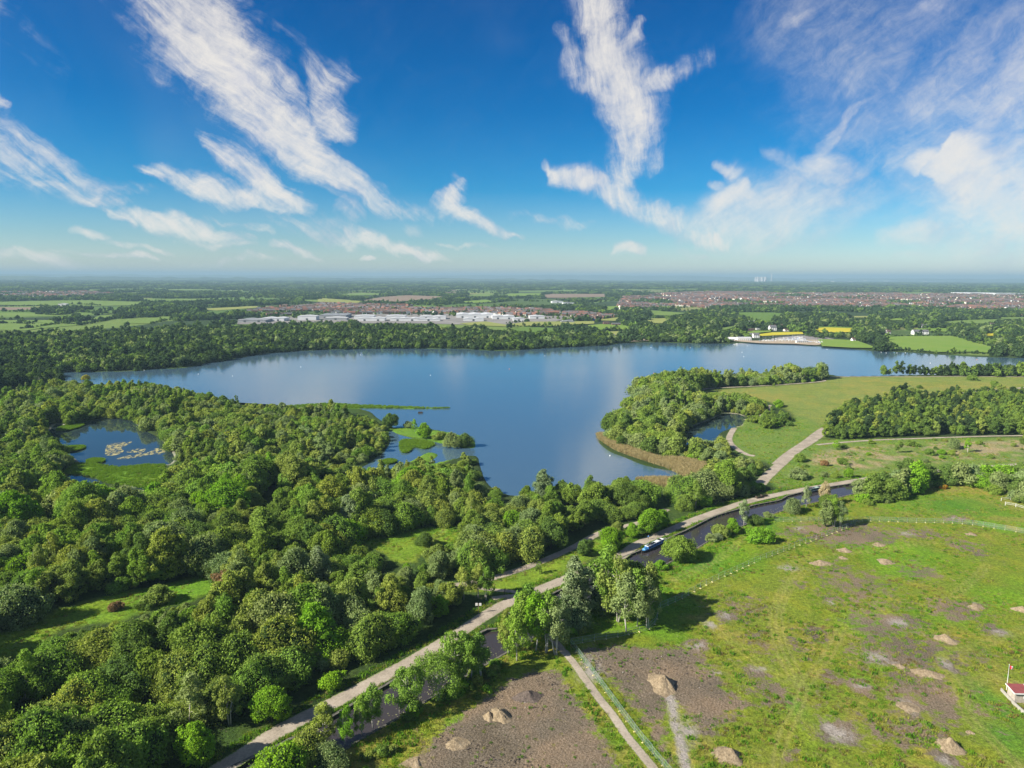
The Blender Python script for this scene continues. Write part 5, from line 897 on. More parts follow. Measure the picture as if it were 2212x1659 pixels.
# ---- houses
M_BRICK = plain('red_brick', (.19, .105, .08), .9, .1, .25, .5); M_CREAM = plain('cream_render', (.62, .57, .48), .9, .1, .12, .5); M_WHITE = plain('white_render', (.74, .73, .70), .85, .2, .1, .4); M_TILE = plain('brown_roof_tiles', (.095, .07, .062), .9, .1, .3, .5); M_RED = plain('red_roof_tiles', (.19, .095, .07), .9, .1, .3, .5); M_SLATE = plain('grey_slates', (.11, .11, .12), .8, .2, .3, .5); M_GLASS = plain('window_glass', (.03, .04, .05), .15, .5, .2, .5)
M_SHED = plain('white_cladding', (.52, .53, .54), .5, .3, .08, .06); M_SHEDROOF = plain('pale_metal_roof', (.44, .45, .46), .6, .3, .14, .05); M_GREYC = plain('grey_cladding', (.25, .26, .27), .6, .3, .15, .06); M_BLUEC = plain('blue_cladding', (.06, .16, .42), .6, .3, .15, .06); M_DOOR = plain('dark_roller_door', (.07, .08, .09), .6, .3, .2, .3)
def box_vf(x0, x1, y0, y1, z0, z1): 
    v = [(x0, y0, z0), (x1, y0, z0), (x1, y1, z0), (x0, y1, z0), (x0, y0, z1), (x1, y0, z1), (x1, y1, z1), (x0, y1, z1)]; return v, [(0, 3, 2, 1), (4, 5, 6, 7), (0, 1, 5, 4), (1, 2, 6, 5), (2, 3, 7, 6), (3, 0, 4, 7)]
def body_vf(w, d, h, rz):
    """four walls with gables along x"""
    v = [(-w, -d, -.3), (w, -d, -.3), (w, d, -.3), (-w, d, -.3), (-w, -d, h), (w, -d, h), (w, d, h), (-w, d, h), (-w, 0, rz), (w, 0, rz)]; return v, [(0, 1, 5, 4), (1, 2, 6, 9, 5), (2, 3, 7, 6), (3, 0, 4, 8, 7), (0, 3, 2, 1)]
def roof_vf(w, d, h, rz, e=.35, t=.22):
    k = (rz - h) / d; lo = h - e * k; v = []
    for x in (-w - e, w + e): v += [(x, -d - e, lo + .02), (x, 0, rz + .02), (x, d + e, lo + .02), (x, d + e, lo + t), (x, 0, rz + t), (x, -d - e, lo + t)]
    f = [(0, 1, 4, 5), (1, 2, 3, 4), (6, 11, 10, 7), (7, 10, 9, 8), (0, 6, 7, 1), (1, 7, 8, 2), (5, 4, 10, 11), (4, 3, 9, 10), (0, 5, 11, 6), (2, 8, 9, 3)]; return v, f
def multi(name, parts):
    """parts: (verts, faces, material)"""
    V, F, MI, ms = [], [], [], []
    for v, f, m in parts:
        if m not in ms: ms.append(m)
        F += [tuple(k + len(V) for k in q) for q in f]; MI += [ms.index(m)] * len(f); V += list(v)
    return mesh_np(name, np.array(V), F, ms, False, MI)
def house_mesh(i):
    w, d = [4.2, 5.5, 8.0, 5.0, 9.5, 6.0][i % 6], [3.8, 4.0, 4.2, 4.5, 4.0, 4.2][i % 6]; h = 5.0; rz = h + d * .72; wall = [M_BRICK, M_CREAM, M_BRICK, M_WHITE, M_BRICK, M_BRICK, M_CREAM, M_BRICK][i % 8]; rf = [M_TILE, M_TILE, M_RED, M_SLATE, M_TILE, M_SLATE, M_RED][i % 7]
    ps = [(*body_vf(w, d, h, rz), wall), (*roof_vf(w, d, h, rz), rf), (*box_vf(w * .6, w * .6 + .8, -.4, .4, rz - .8, rz + 1.1), M_BRICK)]
    for x in np.linspace(-w * .65, w * .65, 2 if w < 6 else 4):
        for z in (1.0, 3.3): ps.append((*box_vf(x - .7, x + .7, -d - .05, d + .05, z, z + 1.1), M_GLASS))
    return multi('house', ps)
HM = [house_mesh(i) for i in range(14)]; HC = coll('town_houses', HM)
hp = []
for t_i, q in enumerate(TOWNS):
    lo, hi = q.min(0), q.max(0); lo = np.maximum(lo, [-3500, 0]); hi = np.minimum(hi, [4200, 5600]); bl = 170
    for bx in np.arange(lo[0], hi[0], bl):
        for by in np.arange(lo[1], hi[1], bl):
            a = hsh(np.array([int(bx)]), np.array([int(by)]), 3)[0] * 1.2 - .6; ca, sa = math.cos(a), math.sin(a)
            for u_ in np.arange(-bl / 2, bl / 2, 14.5):
                for v_ in np.arange(-bl / 2, bl / 2, 25 if t_i != 3 else 60):
                    if rng.random() < .84: hp.append((bx + bl / 2 + u_ * ca - v_ * sa + rng.normal(0, .8), by + bl / 2 + u_ * sa + v_ * ca + rng.normal(0, 1.2), a + (math.pi / 2 if rng.random() < .12 else 0), t_i))
hp = np.array(hp); HPn = hp[:, :2]; ok = np.zeros(len(hp), bool)
for q in TOWNS: ok |= sdist(HPn, q, 1) > 0
for q in FW + SITES: ok &= sdist(HPn, q, 12) < -6
ok &= np.abs(np.arctan2(HPn[:, 0], HPn[:, 1])) < R(39); ok &= fbm(HPn[:, 0] / 190, HPn[:, 1] / 150, 52, 3) < .55; hp = hp[ok]; o_ = np.argsort(np.hypot(hp[:, 0], hp[:, 1])); hp = hp[o_]
for j, (x, y, a, t_i) in enumerate(hp[:280]):
    m = HM[int(rng.integers(14))]; o = link('house', m, None, (x, y, 0), a); r_ = m.materials[1].name.split('_')[0]; w_ = {'red': 'red brick', 'cre': 'cream', 'whi': 'white'}[m.materials[0].name[:3]]
    tag(o, f'small {w_} house with {r_} roof in the town behind the lakeside wood', 'house', f'{w_} houses with {r_} roofs in the town behind the lakeside wood')
hr = hp[280:]; hr = hr[:9000] if len(hr) > 9000 else hr
scatter('town_houses', hr[:, :2], rng.integers(0, 14, len(hr)), rng.uniform(.9, 1.15, len(hr)), hr[:, 2], HC, 'further houses of the towns spread across the plain')
print('houses', len(hp))

# ---- industrial sheds behind the wood
def shed(x0, x1, y, dep, h, label, wall=None, roof=None, bays=1, name='warehouse', rise=1.8, rz=0.):
    h *= .8; wall, roof = wall or M_SHED, roof or M_SHEDROOF; a, c = G(x0, y), G(x1, y); w = math.hypot(c[0] - a[0], c[1] - a[1]); root = empty(name, label, 'warehouse', ((a[0] + c[0]) / 2, (a[1] + c[1]) / 2 + dep / 2, 0), math.atan2(c[1] - a[1], c[0] - a[0]) + rz)
    bw = w / bays
    ps = [box_vf(-w / 2, w / 2, -dep / 2, dep / 2, -.3, h)]; link('wall', mesh_np('wall', *joinvf(ps), [wall]), root)
    for k in range(bays):                                       # low pitched roofs, ridge running back
        cx = -w / 2 + bw * (k + .5); v = [(cx - bw / 2 - .2, -dep / 2 - .4, h + .02), (cx, -dep / 2 - .4, h + rise), (cx + bw / 2 + .2, -dep / 2 - .4, h + .02), (cx - bw / 2 - .2, dep / 2 + .4, h + .02), (cx, dep / 2 + .4, h + rise), (cx + bw / 2 + .2, dep / 2 + .4, h + .02)]
        link('roof', mesh_np('roof', np.array(v), [(0, 2, 1), (3, 4, 5), (0, 1, 4, 3), (1, 2, 5, 4), (0, 3, 5, 2)], [roof]), root)
    for k in range(max(1, int(w / 26))):
        x = -w / 2 + (k + .5) * w / max(1, int(w / 26)); link('loading_door', mesh_np('loading_door', *box_vf(x - 2.4, x + 2.4, -dep / 2 - .12, -dep / 2 + .1, 0, 4.6), [M_DOOR]), root)
    return root
for a in [(512,572,697,60,7,'long low grey roofed warehouse at the left end of the estate',M_GREYC,M_GREYC,2),(560,612,694,50,8,'pale warehouse second from the left end of the estate',M_SHED,M_SHEDROOF,2),(642,682,692,34,12,'tall white warehouse left of the ridged grey sheds'),(684,744,688,90,9,'grey shed with several roof ridges at the back of the estate',M_GREYC,M_GREYC,4),(700,748,692,30,7,'green grey low shed in front of the ridged sheds',M_GREYC,M_SHEDROOF,1),(764,806,690,40,10,'square white warehouse left of the middle of the estate'),(772,830,694,34,9,'white front warehouse half hidden by wood tops',None,None,2),(832,874,690,40,10,'white warehouse with a wide flat front at the estate middle'),(842,905,694,36,8,'long white warehouse directly behind the wood tops',None,None,3),(905,962,690,44,8,'low white warehouse right of the estate middle',None,None,2),(900,950,694,24,6,'small pale workshop row by the wood edge',M_SHED,M_SHEDROOF,3),(983,1064,687,90,10,'biggest white warehouse at the right of the estate',None,None,3),(1000,1044,694,30,7,'low white unit before the biggest warehouse',None,None,2),(1062,1110,690,60,9,'white double roofed warehouse right of the biggest one',None,None,2),(1108,1132,694,26,8,'small white warehouse near the field corner'),(1143,1176,689,40,8,'white warehouse standing alone by dark trees'),(1192,1216,655,40,9,'far white shed behind the town'),(1216,1240,657,30,7,'far grey white shed right of the other far shed',M_SHED,M_GREYC,1),(1212,1240,697,14,4,'low grey barn beside the hay field',M_GREYC,M_GREYC,1),(1265,1285,693,10,5,'small bright blue shed at the edge of the town',M_BLUEC,M_BLUEC,1),(125,144,661,14,9,'white block building alone in the green fields'),(2092,2160,637,160,14,'very long white depot far behind the right town',None,None,3),(2150,2225,638,120,14,'white depot at the right edge far behind the town',None,None,3),(1610,1650,698,20,4,'low pale nursery sheds among the trees',M_SHED,M_SHEDROOF,2)]: shed(*a)
k_ = 0
for x0, x1, y, h in [(1755,1790,607.6,14),(1800,1835,608.2,14),(1838,1862,607.8,12),(1870,1905,607,16),(1915,1940,607.5,14),(1935,1962,605.5,22),(1945,1985,606.6,16),(2000,2030,608.3,12),(1210,1245,607.5,14),(1150,1180,607.5,12),(1270,1300,608.5,12),(420,450,616,10),(455,462,614,18)]:
    o = shed(x0, x1, y, 120, h, ['white shed on the far plain, first from the chimney', 'white shed on the far plain, second from the chimney', 'white shed on the far plain, third from the chimney', 'long white shed on the far plain left of the tallest one', 'white shed just left of the tallest far depot', 'tallest white depot on the horizon to the right of the chimney', 'long low shed in front of the tallest far depot', 'white shed on the far plain right of the tallest depot', 'white factory on the horizon above the middle of the lake', 'white factory left end on the horizon above the lake', 'white factory right end on the horizon above the lake', 'long pale shed in the blue distance above the left fields', 'pale tower block in the blue distance above the left fields'][k_], name='distant_warehouse', rise=2); k_ += 1
# power station on the horizon
M_CONC = plain('pale_concrete', (.42, .40, .40), .9, .1, .12, .02)
def lathe(prof, seg=24):
    V = [(r * math.cos(2 * math.pi * k / seg), r * math.sin(2 * math.pi * k / seg), z) for r, z in prof for k in range(seg)]; F = [(i * seg + k, i * seg + (k + 1) % seg, (i + 1) * seg + (k + 1) % seg, (i + 1) * seg + k) for i in range(len(prof) - 1) for k in range(seg)]; return np.array(V), F
tw = mesh_np('cooling_tower', *lathe([(46 * math.sqrt(1 + ((t - .75) * 1.55) ** 2) * .62, 114 * t) for t in np.linspace(0, 1, 12)] + [(26, 114), (24, 100)]), [M_CONC], True)
for k, (x, dy) in enumerate([(1633, 0), (1637.5, -600), (1642, 0), (1646.5, -600), (1650.5, 0), (1654, -500)]):
    d = 18000.0; r_ = ray(x, 607); t = (d + dy) / r_[1]; tag(link('cooling_tower', tw, None, (r_[0] * t, d + dy, 0)), 'cooling tower of the power station on the horizon, ' + ['first', 'second', 'third', 'fourth', 'fifth', 'sixth'][k] + ' from the left', 'cooling tower', 'cooling towers on the horizon')
r_ = ray(1666.5, 607); t = 18000 / r_[1]; tag(link('power_station_chimney', mesh_np('chimney', *lathe([(14, 0), (11, 120), (9, 200), (7.5, 200)], 20), [M_CONC], True), None, (r_[0] * t, 18000, 0)), 'tall pale chimney right of the cooling towers on the horizon', 'chimney')
r_ = ray(1694, 610); t = 7000 / r_[1]
# low hills on the skyline
b = NB('hill_cover'); hc = b.noise(.0012, 5, .6, b.pos((1, .5, 3))); M_HILL = b.pbr(b.mix(b.mr(hc, .4, .65), (.03, .05, .02), (.09, .12, .045)), .95, .05)
def hills(name, r0, dep, prof, seed):
    xs = np.linspace(-40, 40, 420); a = np.radians(xs); V = []; top = np.interp(xs, [p[0] for p in prof], [p[1] for p in prof]); top = np.maximum(top + (fbm(xs * 1.3 + seed, xs * 0 + seed, seed, 4) - .5) * 50, 2)
    for k, f in ((-1.0, 0), (-.5, .55), (0, 1), (.6, .7), (1.2, 0)): V.append(np.stack([(r0 + k * dep) * np.sin(a), (r0 + k * dep) * np.cos(a), top * f - (1 if f == 0 else 0)], 1))
    n = len(xs); j = np.arange(n - 1); F = np.concatenate([np.stack([j + q * n, j + 1 + q * n, j + 1 + (q + 1) * n, j + (q + 1) * n], 1) for q in range(4)])[:, ::-1]; tag(link(name, mesh_np(name, np.concatenate(V), F, [M_HILL], True)), kind='structure')
hills('hills', 30000, 2500, [(-40, 130), (-20, 120), (-8, 110), (-3, 150), (2, 165), (8, 175), (14, 160), (17, 120), (22, 70), (40, 90)], 11); hills('hills', 17500, 1500, [(-40, 70), (-25, 60), (-10, 60), (0, 45), (10, 20), (14, 15), (19, 0), (40, 5)], 31)

# ------------------------------------------------------------------ haze
b = NB('air_haze'); pv = b.n('ShaderNodeVolumePrincipled'); pv.inputs['Color'].default_value = (.31, .48, .60, 1); pv.inputs['Density'].default_value = 8.0e-5; pv.inputs['Anisotropy'].default_value = 0.0; b.t.links.new(pv.outputs[0], b.out.inputs['Volume'])
hz = mesh_np('haze', *box_vf(-45500, 45500, -45500, 45500, -4.6, 232), [b.m]); tag(link('haze', hz), 'thin blue summer haze over the whole plain', kind='stuff')

# ------------------------------------------------------------------ lakeside club, farms
def simple_house(name, label, x0, x1, y, dep, h, rise, wall, roof, T=None, chim=1, nwin=3, cat='house', storeys=1, front='y'):
    if T: x0, y_ = T([(x0, y)])[0]; x1 = T([(x1, y)])[0][0]; y = y_
    a, c = G(x0, y), G(x1, y); w = math.hypot(c[0] - a[0], c[1] - a[1]); root = empty(name, label, cat, ((a[0] + c[0]) / 2, (a[1] + c[1]) / 2 + dep / 2, 0), math.atan2(c[1] - a[1], c[0] - a[0]))
    link('wall', mesh_np('wall', *joinvf([body_vf(w / 2, dep / 2, h, h + rise)]), [wall]), root); rf = link('roof', mesh_np('roof', *joinvf([roof_vf(w / 2, dep / 2, h, h + rise)]), [roof]), root)
    for k in range(chim): link('chimney', mesh_np('chimney', *box_vf(-w * .35 + k * w * .7 - .5, -w * .35 + k * w * .7 + .5, -.4, .4, h + rise - .8, h + rise + 1.3), [M_BRICK]), rf)
    for s_ in range(storeys):
        for k in range(nwin):
            x = -w / 2 + (k + .5) * w / nwin; z = 1.0 + 2.7 * s_; link('window', mesh_np('window', *box_vf(x - .8, x + .8, -dep / 2 - .06, -dep / 2 + .04, z, z + 1.3), [M_GLASS]), root)
    return root
simple_house('clubhouse', 'long white sailing clubhouse with a pale flat pitched roof at the lakeside', 558, 742, 288, 12, 4.5, 1.2, M_WHITE, M_SHEDROOF, T5b, 0, 7, 'clubhouse')
simple_house('boat_shed', 'small white boat shed with a gabled front left of the clubhouse', 440, 522, 290, 9, 3.0, 2.6, M_WHITE, M_WHITE, T5b, 0, 2, 'boat shed')
simple_house('house', 'blue grey roofed white house right behind the clubhouse', 772, 850, 250, 8, 5.2, 3.0, M_WHITE, M_SLATE, T5b, 1, 3, storeys=2); simple_house('house', 'dark roofed house behind the clubhouse roof', 655, 765, 232, 8, 3.0, 2.8, M_BRICK, M_SLATE, T5b, 1, 3)
simple_house('house', 'white double gabled villa above the boat yard', 995, 1082, 150, 10, 6.0, 4.0, M_WHITE, M_SLATE, T5b, 2, 3, storeys=2); simple_house('house', 'brick house with brown roof right of the white villa', 1085, 1170, 118, 9, 4.5, 3.4, M_BRICK, M_TILE, T5b, 1, 3); simple_house('barn', 'low pale barn left of the white villa', 805, 905, 140, 8, 2.6, 1.4, M_WHITE, M_SHEDROOF, T5b, 0, 4, 'barn'); simple_house('barn', 'brown roofed sheds left of the low pale barn', 705, 790, 150, 7, 2.4, 1.4, M_BRICK, M_TILE, T5b, 0, 3, 'barn')
simple_house('barn', 'grey farm shed right of the villa by the rape field', 1195, 1300, 160, 9, 2.8, 1.8, M_CREAM, M_TILE, T5b, 0, 3, 'barn'); simple_house('barn', 'long flat barn with pale roof among trees over the rape field', 1290, 1480, 62, 14, 4.0, 1.6, M_CREAM, M_SHEDROOF, T5b, 0, 5, 'barn')
simple_house('club_store', 'white cabin row on the slipway among the dinghies', 1355, 1510, 318, 6, 3.0, .5, M_WHITE, M_SHEDROOF, T5b, 0, 6, 'cabin'); simple_house('cottage', 'small white cottage by the track end at the lakeside', 2110, 2148, 300, 7, 3.4, 2.4, M_WHITE, M_TILE, T5b, 1, 1)
for a in [('white farmhouse with grey roof high in the right hand trees', 1595, 1655, 348, M_WHITE, M_SLATE), ('long white house with many windows beside the bright meadow', 1550, 1640, 385, M_WHITE, M_SLATE), ('white gabled cottage in trees left of the long white house', 1390, 1412, 386, M_WHITE, M_TILE), ('pinkish farmhouse with red roof in the far right trees', 1842, 1898, 292, M_CREAM, M_RED), ('pale house with red roof left among the trees by the olive field', 158, 200, 284, M_CREAM, M_RED), ('red roofed house at the right picture edge among trees', 2190, 2225, 283, M_WHITE, M_RED), ('small white house alone in the far right trees', 2015, 2040, 342, M_WHITE, M_TILE)]:
    simple_house('farmhouse', a[0], a[1], a[2], a[3], 9, 5.2, 3.2, a[4], a[5], T3, 1, 4, storeys=2)
for a in [('low brick stable by the hay field hedge', 1655, 1690, 322, M_BRICK, M_TILE), ('cluster barn with dark roof by the hay field hedge', 1705, 1760, 330, M_BRICK, M_SLATE), ('white caravan shed at the shore car park edge', 1672, 1722, 402, M_WHITE, M_SLATE), ('red brick cafe building at the lakeside corner', 1885, 1935, 400, M_BRICK, M_TILE), ('pale kiosk beside the red brick cafe', 1940, 1972, 392, M_CREAM, M_SLATE), ('black and white barn at the edge of the pasture', 1408, 1470, 306, M_WHITE, M_SLATE)]: simple_house('farm_building', a[0], a[1], a[2], a[3], 8, 3.2, 1.8, a[4], a[5], T2, 0, 3, 'barn')
poly_sheet('car_park', smooth(GP(T2([(1680,410),(1760,405),(1900,408),(1960,415),(1940,424),(1800,430),(1760,420)])), 2, True), .85, M_BEACH)
M_HULLW = plain('hull_white', (.74, .74, .72), .4, .4, .08, 1); M_HULLB = plain('cover_blue', (.05, .17, .42), .7, .3, .15, 1); M_HULLG = plain('cover_grey', (.32, .33, .34), .8, .2, .15, 1); M_ALU = plain('aluminium', (.62, .63, .64), .4, .5, .1, 1, .6)
def dinghy_mesh(i):
    top = [M_HULLW, M_HULLB, M_HULLG, M_HULLW][i % 4]; L = [4.4, 5.0, 5.6, 4.0][i % 4]; prof = [(-1, .62, .75), (-.6, .85, .55), (0, 1, .5), (.5, .8, .6), (.85, .35, .75), (1, .03, .85)]; V = []
    for t, w, z in prof: V += [(t * L / 2, -w * .85, .95), (t * L / 2, -w * .5, .25 + .2 * abs(t)), (t * L / 2, w * .5, .25 + .2 * abs(t)), (t * L / 2, w * .85, .95), (t * L / 2, 0, 1.25 if -.8 < t < .8 else .98)]
    n = len(prof); hull = [(k * 5 + a, (k + 1) * 5 + a, (k + 1) * 5 + a + 1, k * 5 + a + 1) for k in range(n - 1) for a in range(3)] + [(0, 1, 2, 3)]; deck = [(k * 5, k * 5 + 4, (k + 1) * 5 + 4, (k + 1) * 5) for k in range(n - 1)] + [(k * 5 + 4, k * 5 + 3, (k + 1) * 5 + 3, (k + 1) * 5 + 4) for k in range(n - 1)] + [(0, 3, 4)]
    mast = tube([(L * .12, 0, .9), (L * .12, 0, 7.2 + .5 * (i % 3))], [.07, .05], 5); boom = tube([(L * .12, 0, 1.7), (-L * .4, 0, 1.6)], [.06, .05], 5); wheels = [box_vf(-.3, .3, s - .08, s + .08, 0, .5) for s in (-.7, .7)]
    return multi('dinghy', [(V, hull, M_HULLW), (V, deck, top), (*mast, M_ALU), (*boom, M_ALU)] + [(*w, M_DOOR) for w in wheels])
DM = [dinghy_mesh(i) for i in range(8)]; k = 0
for row, (y, x0, x1, st) in enumerate([(322, 1620, 1720, 26), (312, 1500, 1710, 24), (300, 850, 1500, 44), (288, 900, 1480, 24), (276, 1020, 1480, 21), (264, 1180, 1460, 20), (252, 1300, 1450, 22)]):
    for x in np.arange(x0, x1, st):
        px, py = T5b([(x + rng.uniform(-5, 5), y + rng.uniform(-2, 2))])[0]; gx, gy = G(px, py); i = int(rng.integers(8)); cn_ = ['white', 'blue covered', 'grey covered', 'white'][i % 4]
        o = link('dinghy', DM[i], None, (gx, gy, .8), rng.normal(1.45, .35)); tag(o, f'{cn_} sailing dinghy parked ashore in the club boat yard', 'dinghy', f'{cn_} dinghies in the boat yard'); k += 1
# lake buoys and birds
bm_ = mesh_np('buoy', *lathe([(.03, -.2), (.28, -.15), (.36, .15), (.28, .42), (.1, .55), (.02, .6)], 12), [M_HULLW], True); M_ORG = plain('buoy_orange', (.75, .18, .04), .5, .4, .1, 1); bo_ = bm_.copy(); bo_.materials[0] = M_ORG
for T, pts in ((T2, [(198,505,0),(617,628,0),(1090,590,1),(1303,512,0),(1940,462,0)]), (T3, [(210,462,0),(520,490,0),(530,516,0),(552,452,0),(1450,494,0),(1385,494,0),(1355,490,0),(1930,534,1),(1030,473,0),(1650,555,0),(1500,493,0)]), (T1, [(1805,578,0),(1395,632,0),(1190,620,0),(865,597,0)]), (T6, [(180,525,0),(395,122,1)])):
    for x, y, c_ in pts:
        g_ = G(*T([(x, y)])[0]); tag(link('buoy', bo_ if c_ else bm_, None, (g_[0], g_[1], -.45)), ('orange' if c_ else 'white') + ' marker buoy floating on the open lake', 'buoy', ('orange' if c_ else 'white') + ' buoys on the lake')
M_WOOD = plain('weathered_timber', (.17, .13, .09), .9, .1, .35, 2.0); M_DWOOD = plain('dark_timber', (.065, .05, .04), .9, .1, .35, 2.0)
g_ = G(*T5([(902, 296)])[0]); rt = empty('bird_raft', 'dark wooden bird raft moored on the lake off the grassy spit', 'raft', (g_[0], g_[1], -.45), .1)
link('deck', mesh_np('deck', *box_vf(-1.6, 1.6, -1.1, 1.1, .15, .4), [M_WOOD]), rt); [link('rim_board', mesh_np('rim', *b_, [M_DWOOD]), rt) for b_ in (box_vf(-1.7, 1.7, -1.2, -1.1, .1, .85), box_vf(-1.7, 1.7, 1.1, 1.2, .1, .85), box_vf(-1.7, -1.6, -1.1, 1.1, .1, .85), box_vf(1.6, 1.7, -1.1, 1.1, .1, .85))]
# pondweed
b = NB('pond_weed'); f = b.noise(.55, 5, .7, b.pos((1, .6, 1))); M_WEED = b.pbr(b.mix(b.mr(f, .4, .6), (.20, .20, .07), (.36, .32, .16)), .9, .1, alpha=b.mr(f, .46, .56, 0, .85))
for p in ([(715,530),(740,505),(850,490),(892,492),(822,530),(835,555),(770,582),(712,578)], [(850,558),(940,535),(985,540),(950,562)], [(790,602),(900,575),(1000,560),(1060,532),(1115,550),(1090,572),(1000,578),(930,592),(820,607)], [(925,815),(975,815),(970,838),(930,838)]):
    poly_sheet('pond_weed', smooth(GP(T4(p)), 4, True), -.38, M_WEED, 'stuff', 'pale yellow weed floating on the reedy pond')

# ------------------------------------------------------------------ narrowboats
M_NBLUE = plain('boat_blue', (.03, .13, .38), .4, .4, .12, 1.5); M_NLIGHT = plain('boat_sky_blue', (.07, .26, .52), .4, .4, .1, 1.5); M_NBLACK = plain('hull_black', (.02, .02, .022), .5, .4, .2, 1); M_NGREEN = plain('boat_green', (.035, .16, .10), .45, .4, .12, 1.5); M_NROOFG = plain('roof_pale_green', (.30, .40, .33), .6, .3, .15, 1.5); M_NROOFW = plain('roof_white', (.66, .67, .66), .5, .3, .1, 1.5); M_SOLAR = plain('solar_panel', (.015, .018, .03), .15, .6, .1, 2)
def narrowboat(pa, pb, side, label, c1, c2, croof, front):
    a, c = np.array(G(*pa, -.62)), np.array(G(*pb, -.62)); L = np.linalg.norm(c - a); u_ = (c - a) / L; n_ = np.array([-u_[1], u_[0]]) * side; m_ = (a + c) / 2 + n_ * 1.05
    root = empty('narrowboat', label, 'narrowboat', (m_[0], m_[1], -.62), math.atan2(u_[1], u_[0])); h = L / 2; W_ = 1.05
    st = [(-h, .15), (-h + .7, .75), (-h + 1.8, 1.0), (-h + 2.6, 1.05), (h - 2.2, 1.05), (h - 1.0, 1.0), (h - .3, .7), (h, .35)]; V = []
    for x, w in st: V += [(x, -w, .72 + (.25 if x < -h + 1.5 else 0)), (x, -w * .92, -.3), (x, w * .92, -.3), (x, w, .72 + (.25 if x < -h + 1.5 else 0))]
    F = [(k * 4 + q, (k + 1) * 4 + q, (k + 1) * 4 + q + 1, k * 4 + q + 1) for k in range(len(st) - 1) for q in range(3)] + [(0, 1, 2, 3), tuple(len(V) - 4 + q for q in (3, 2, 1, 0))]
    link('hull', mesh_np('hull', V, F, [M_NBLACK]), root)
    V2 = []; 
    for x, w in st: V2 += [(x, -w * .97, .60), (x, w * .97, .60)]
    link('deck', mesh_np('deck', V2, [(k * 2, (k + 1) * 2, (k + 1) * 2 + 1, k * 2 + 1) for k in range(len(st) - 1)], [c2]), root)
    x0, x1 = -h + 3.2, h - 2.4; cab = [(x0, -.98, .6), (x1, -.98, .6), (x1, .98, .6), (x0, .98, .6), (x0, -.80, 1.75), (x1, -.80, 1.75), (x1, .80, 1.75), (x0, .80, 1.75)]
    link('cabin', mesh_np('cabin', cab, [(4, 5, 6, 7), (0, 1, 5, 4), (1, 2, 6, 5), (2, 3, 7, 6), (3, 0, 4, 7)], [c1]), root)
    rf = link('roof', mesh_np('roof', *box_vf(x0 - .12, x1 + .15, -.84, .84, 1.74, 1.84), [croof]), root)
    link('rail', mesh_np('rail', *joinvf([tube([(x0, s_ * .78, 1.9), (x1, s_ * .78, 1.9)], [.03, .03], 5) for s_ in (-1, 1)]), [c2]), rf)
    for k, (fx, w_, m_b) in enumerate([(.12, .9, M_SOLAR), (.27, .8, M_NBLACK), (.42, 1.0, M_SOLAR), (.80, .5, M_NBLACK)]): xx = x0 + fx * (x1 - x0); link(['solar_panel', 'roof_box', 'solar_panel', 'roof_box'][k], mesh_np('rb', *box_vf(xx - w_, xx + w_, -.5, .5, 1.84, 1.92 if k % 2 == 0 else 2.2), [m_b]), rf)
    pan = [(x0 + (x1 - x0) * t) for t in (.10, .26, .42, .58, .74, .90)]
    for s_ in (-1, 1):
        for k, x in enumerate(pan):
            y0 = lambda z: s_ * (.98 - .18 * (z - .6) / 1.15 + .015); q = [(x - .42, y0(1.05), 1.05), (x + .42, y0(1.05), 1.05), (x + .42, y0(1.5), 1.5), (x - .42, y0(1.5), 1.5)]; link('window', mesh_np('window', q + [(a_, b_ + s_ * .02, c_) for a_, b_, c_ in q], [(0, 1, 2, 3), (7, 6, 5, 4), (0, 4, 5, 1), (1, 5, 6, 2), (2, 6, 7, 3), (3, 7, 4, 0)], [M_GLASS]), root)
        for k in (0, 3): xa, xb = x0 + (x1 - x0) * (.02 + .16 * k), x0 + (x1 - x0) * (.02 + .16 * k + .44); link('side_panel', mesh_np('panel', [(xa, s_ * .985, .72), (xb, s_ * .985, .72), (xb, s_ * .955, .98), (xa, s_ * .955, .98)], [(0, 1, 2, 3)], [c2]), root)
    cr = [(-h + 1.3, -.75, .9), (x0, -.85, .9), (x0, .85, .9), (-h + 1.3, .75, .9), (-h + 1.5, -.1, 1.55), (x0, -.1, 1.78), (x0, .1, 1.78), (-h + 1.5, .1, 1.55)]
    link('front_cover', mesh_np('front_cover', cr, [(4, 5, 6, 7), (0, 1, 5, 4), (2, 3, 7, 6), (3, 0, 4, 7), (1, 2, 6, 5)], [front]), root)
    link('tiller', mesh_np('tiller', *joinvf([tube([(h - .4, 0, .6), (h - .5, 0, 1.4), (h - 1.5, 0, 1.55)], [.04, .04, .03], 6)]), [M_ALU]), root); link('stern_rail', mesh_np('stern_rail', *joinvf([tube([(h - 1.6, -.9, .6), (h - 1.6, -.9, 1.45), (h - .3, -.6, 1.45), (h - .3, .6, 1.45), (h - 1.6, .9, 1.45), (h - 1.6, .9, .6)], [.03] * 6, 5)]), [M_ALU]), root)
narrowboat((1391, 1196.5), (1443, 1171), 1, 'blue narrowboat with a white roof and roof boxes moored against the towpath edge', M_NBLUE, M_NLIGHT, M_NROOFW, M_NLIGHT)
narrowboat((1737, 1068.5), (1786, 1057.5), 1, 'green narrowboat with a pale roof moored at the upper reach of the canal', M_NGREEN, M_NROOFW, M_NROOFG, M_NROOFW)

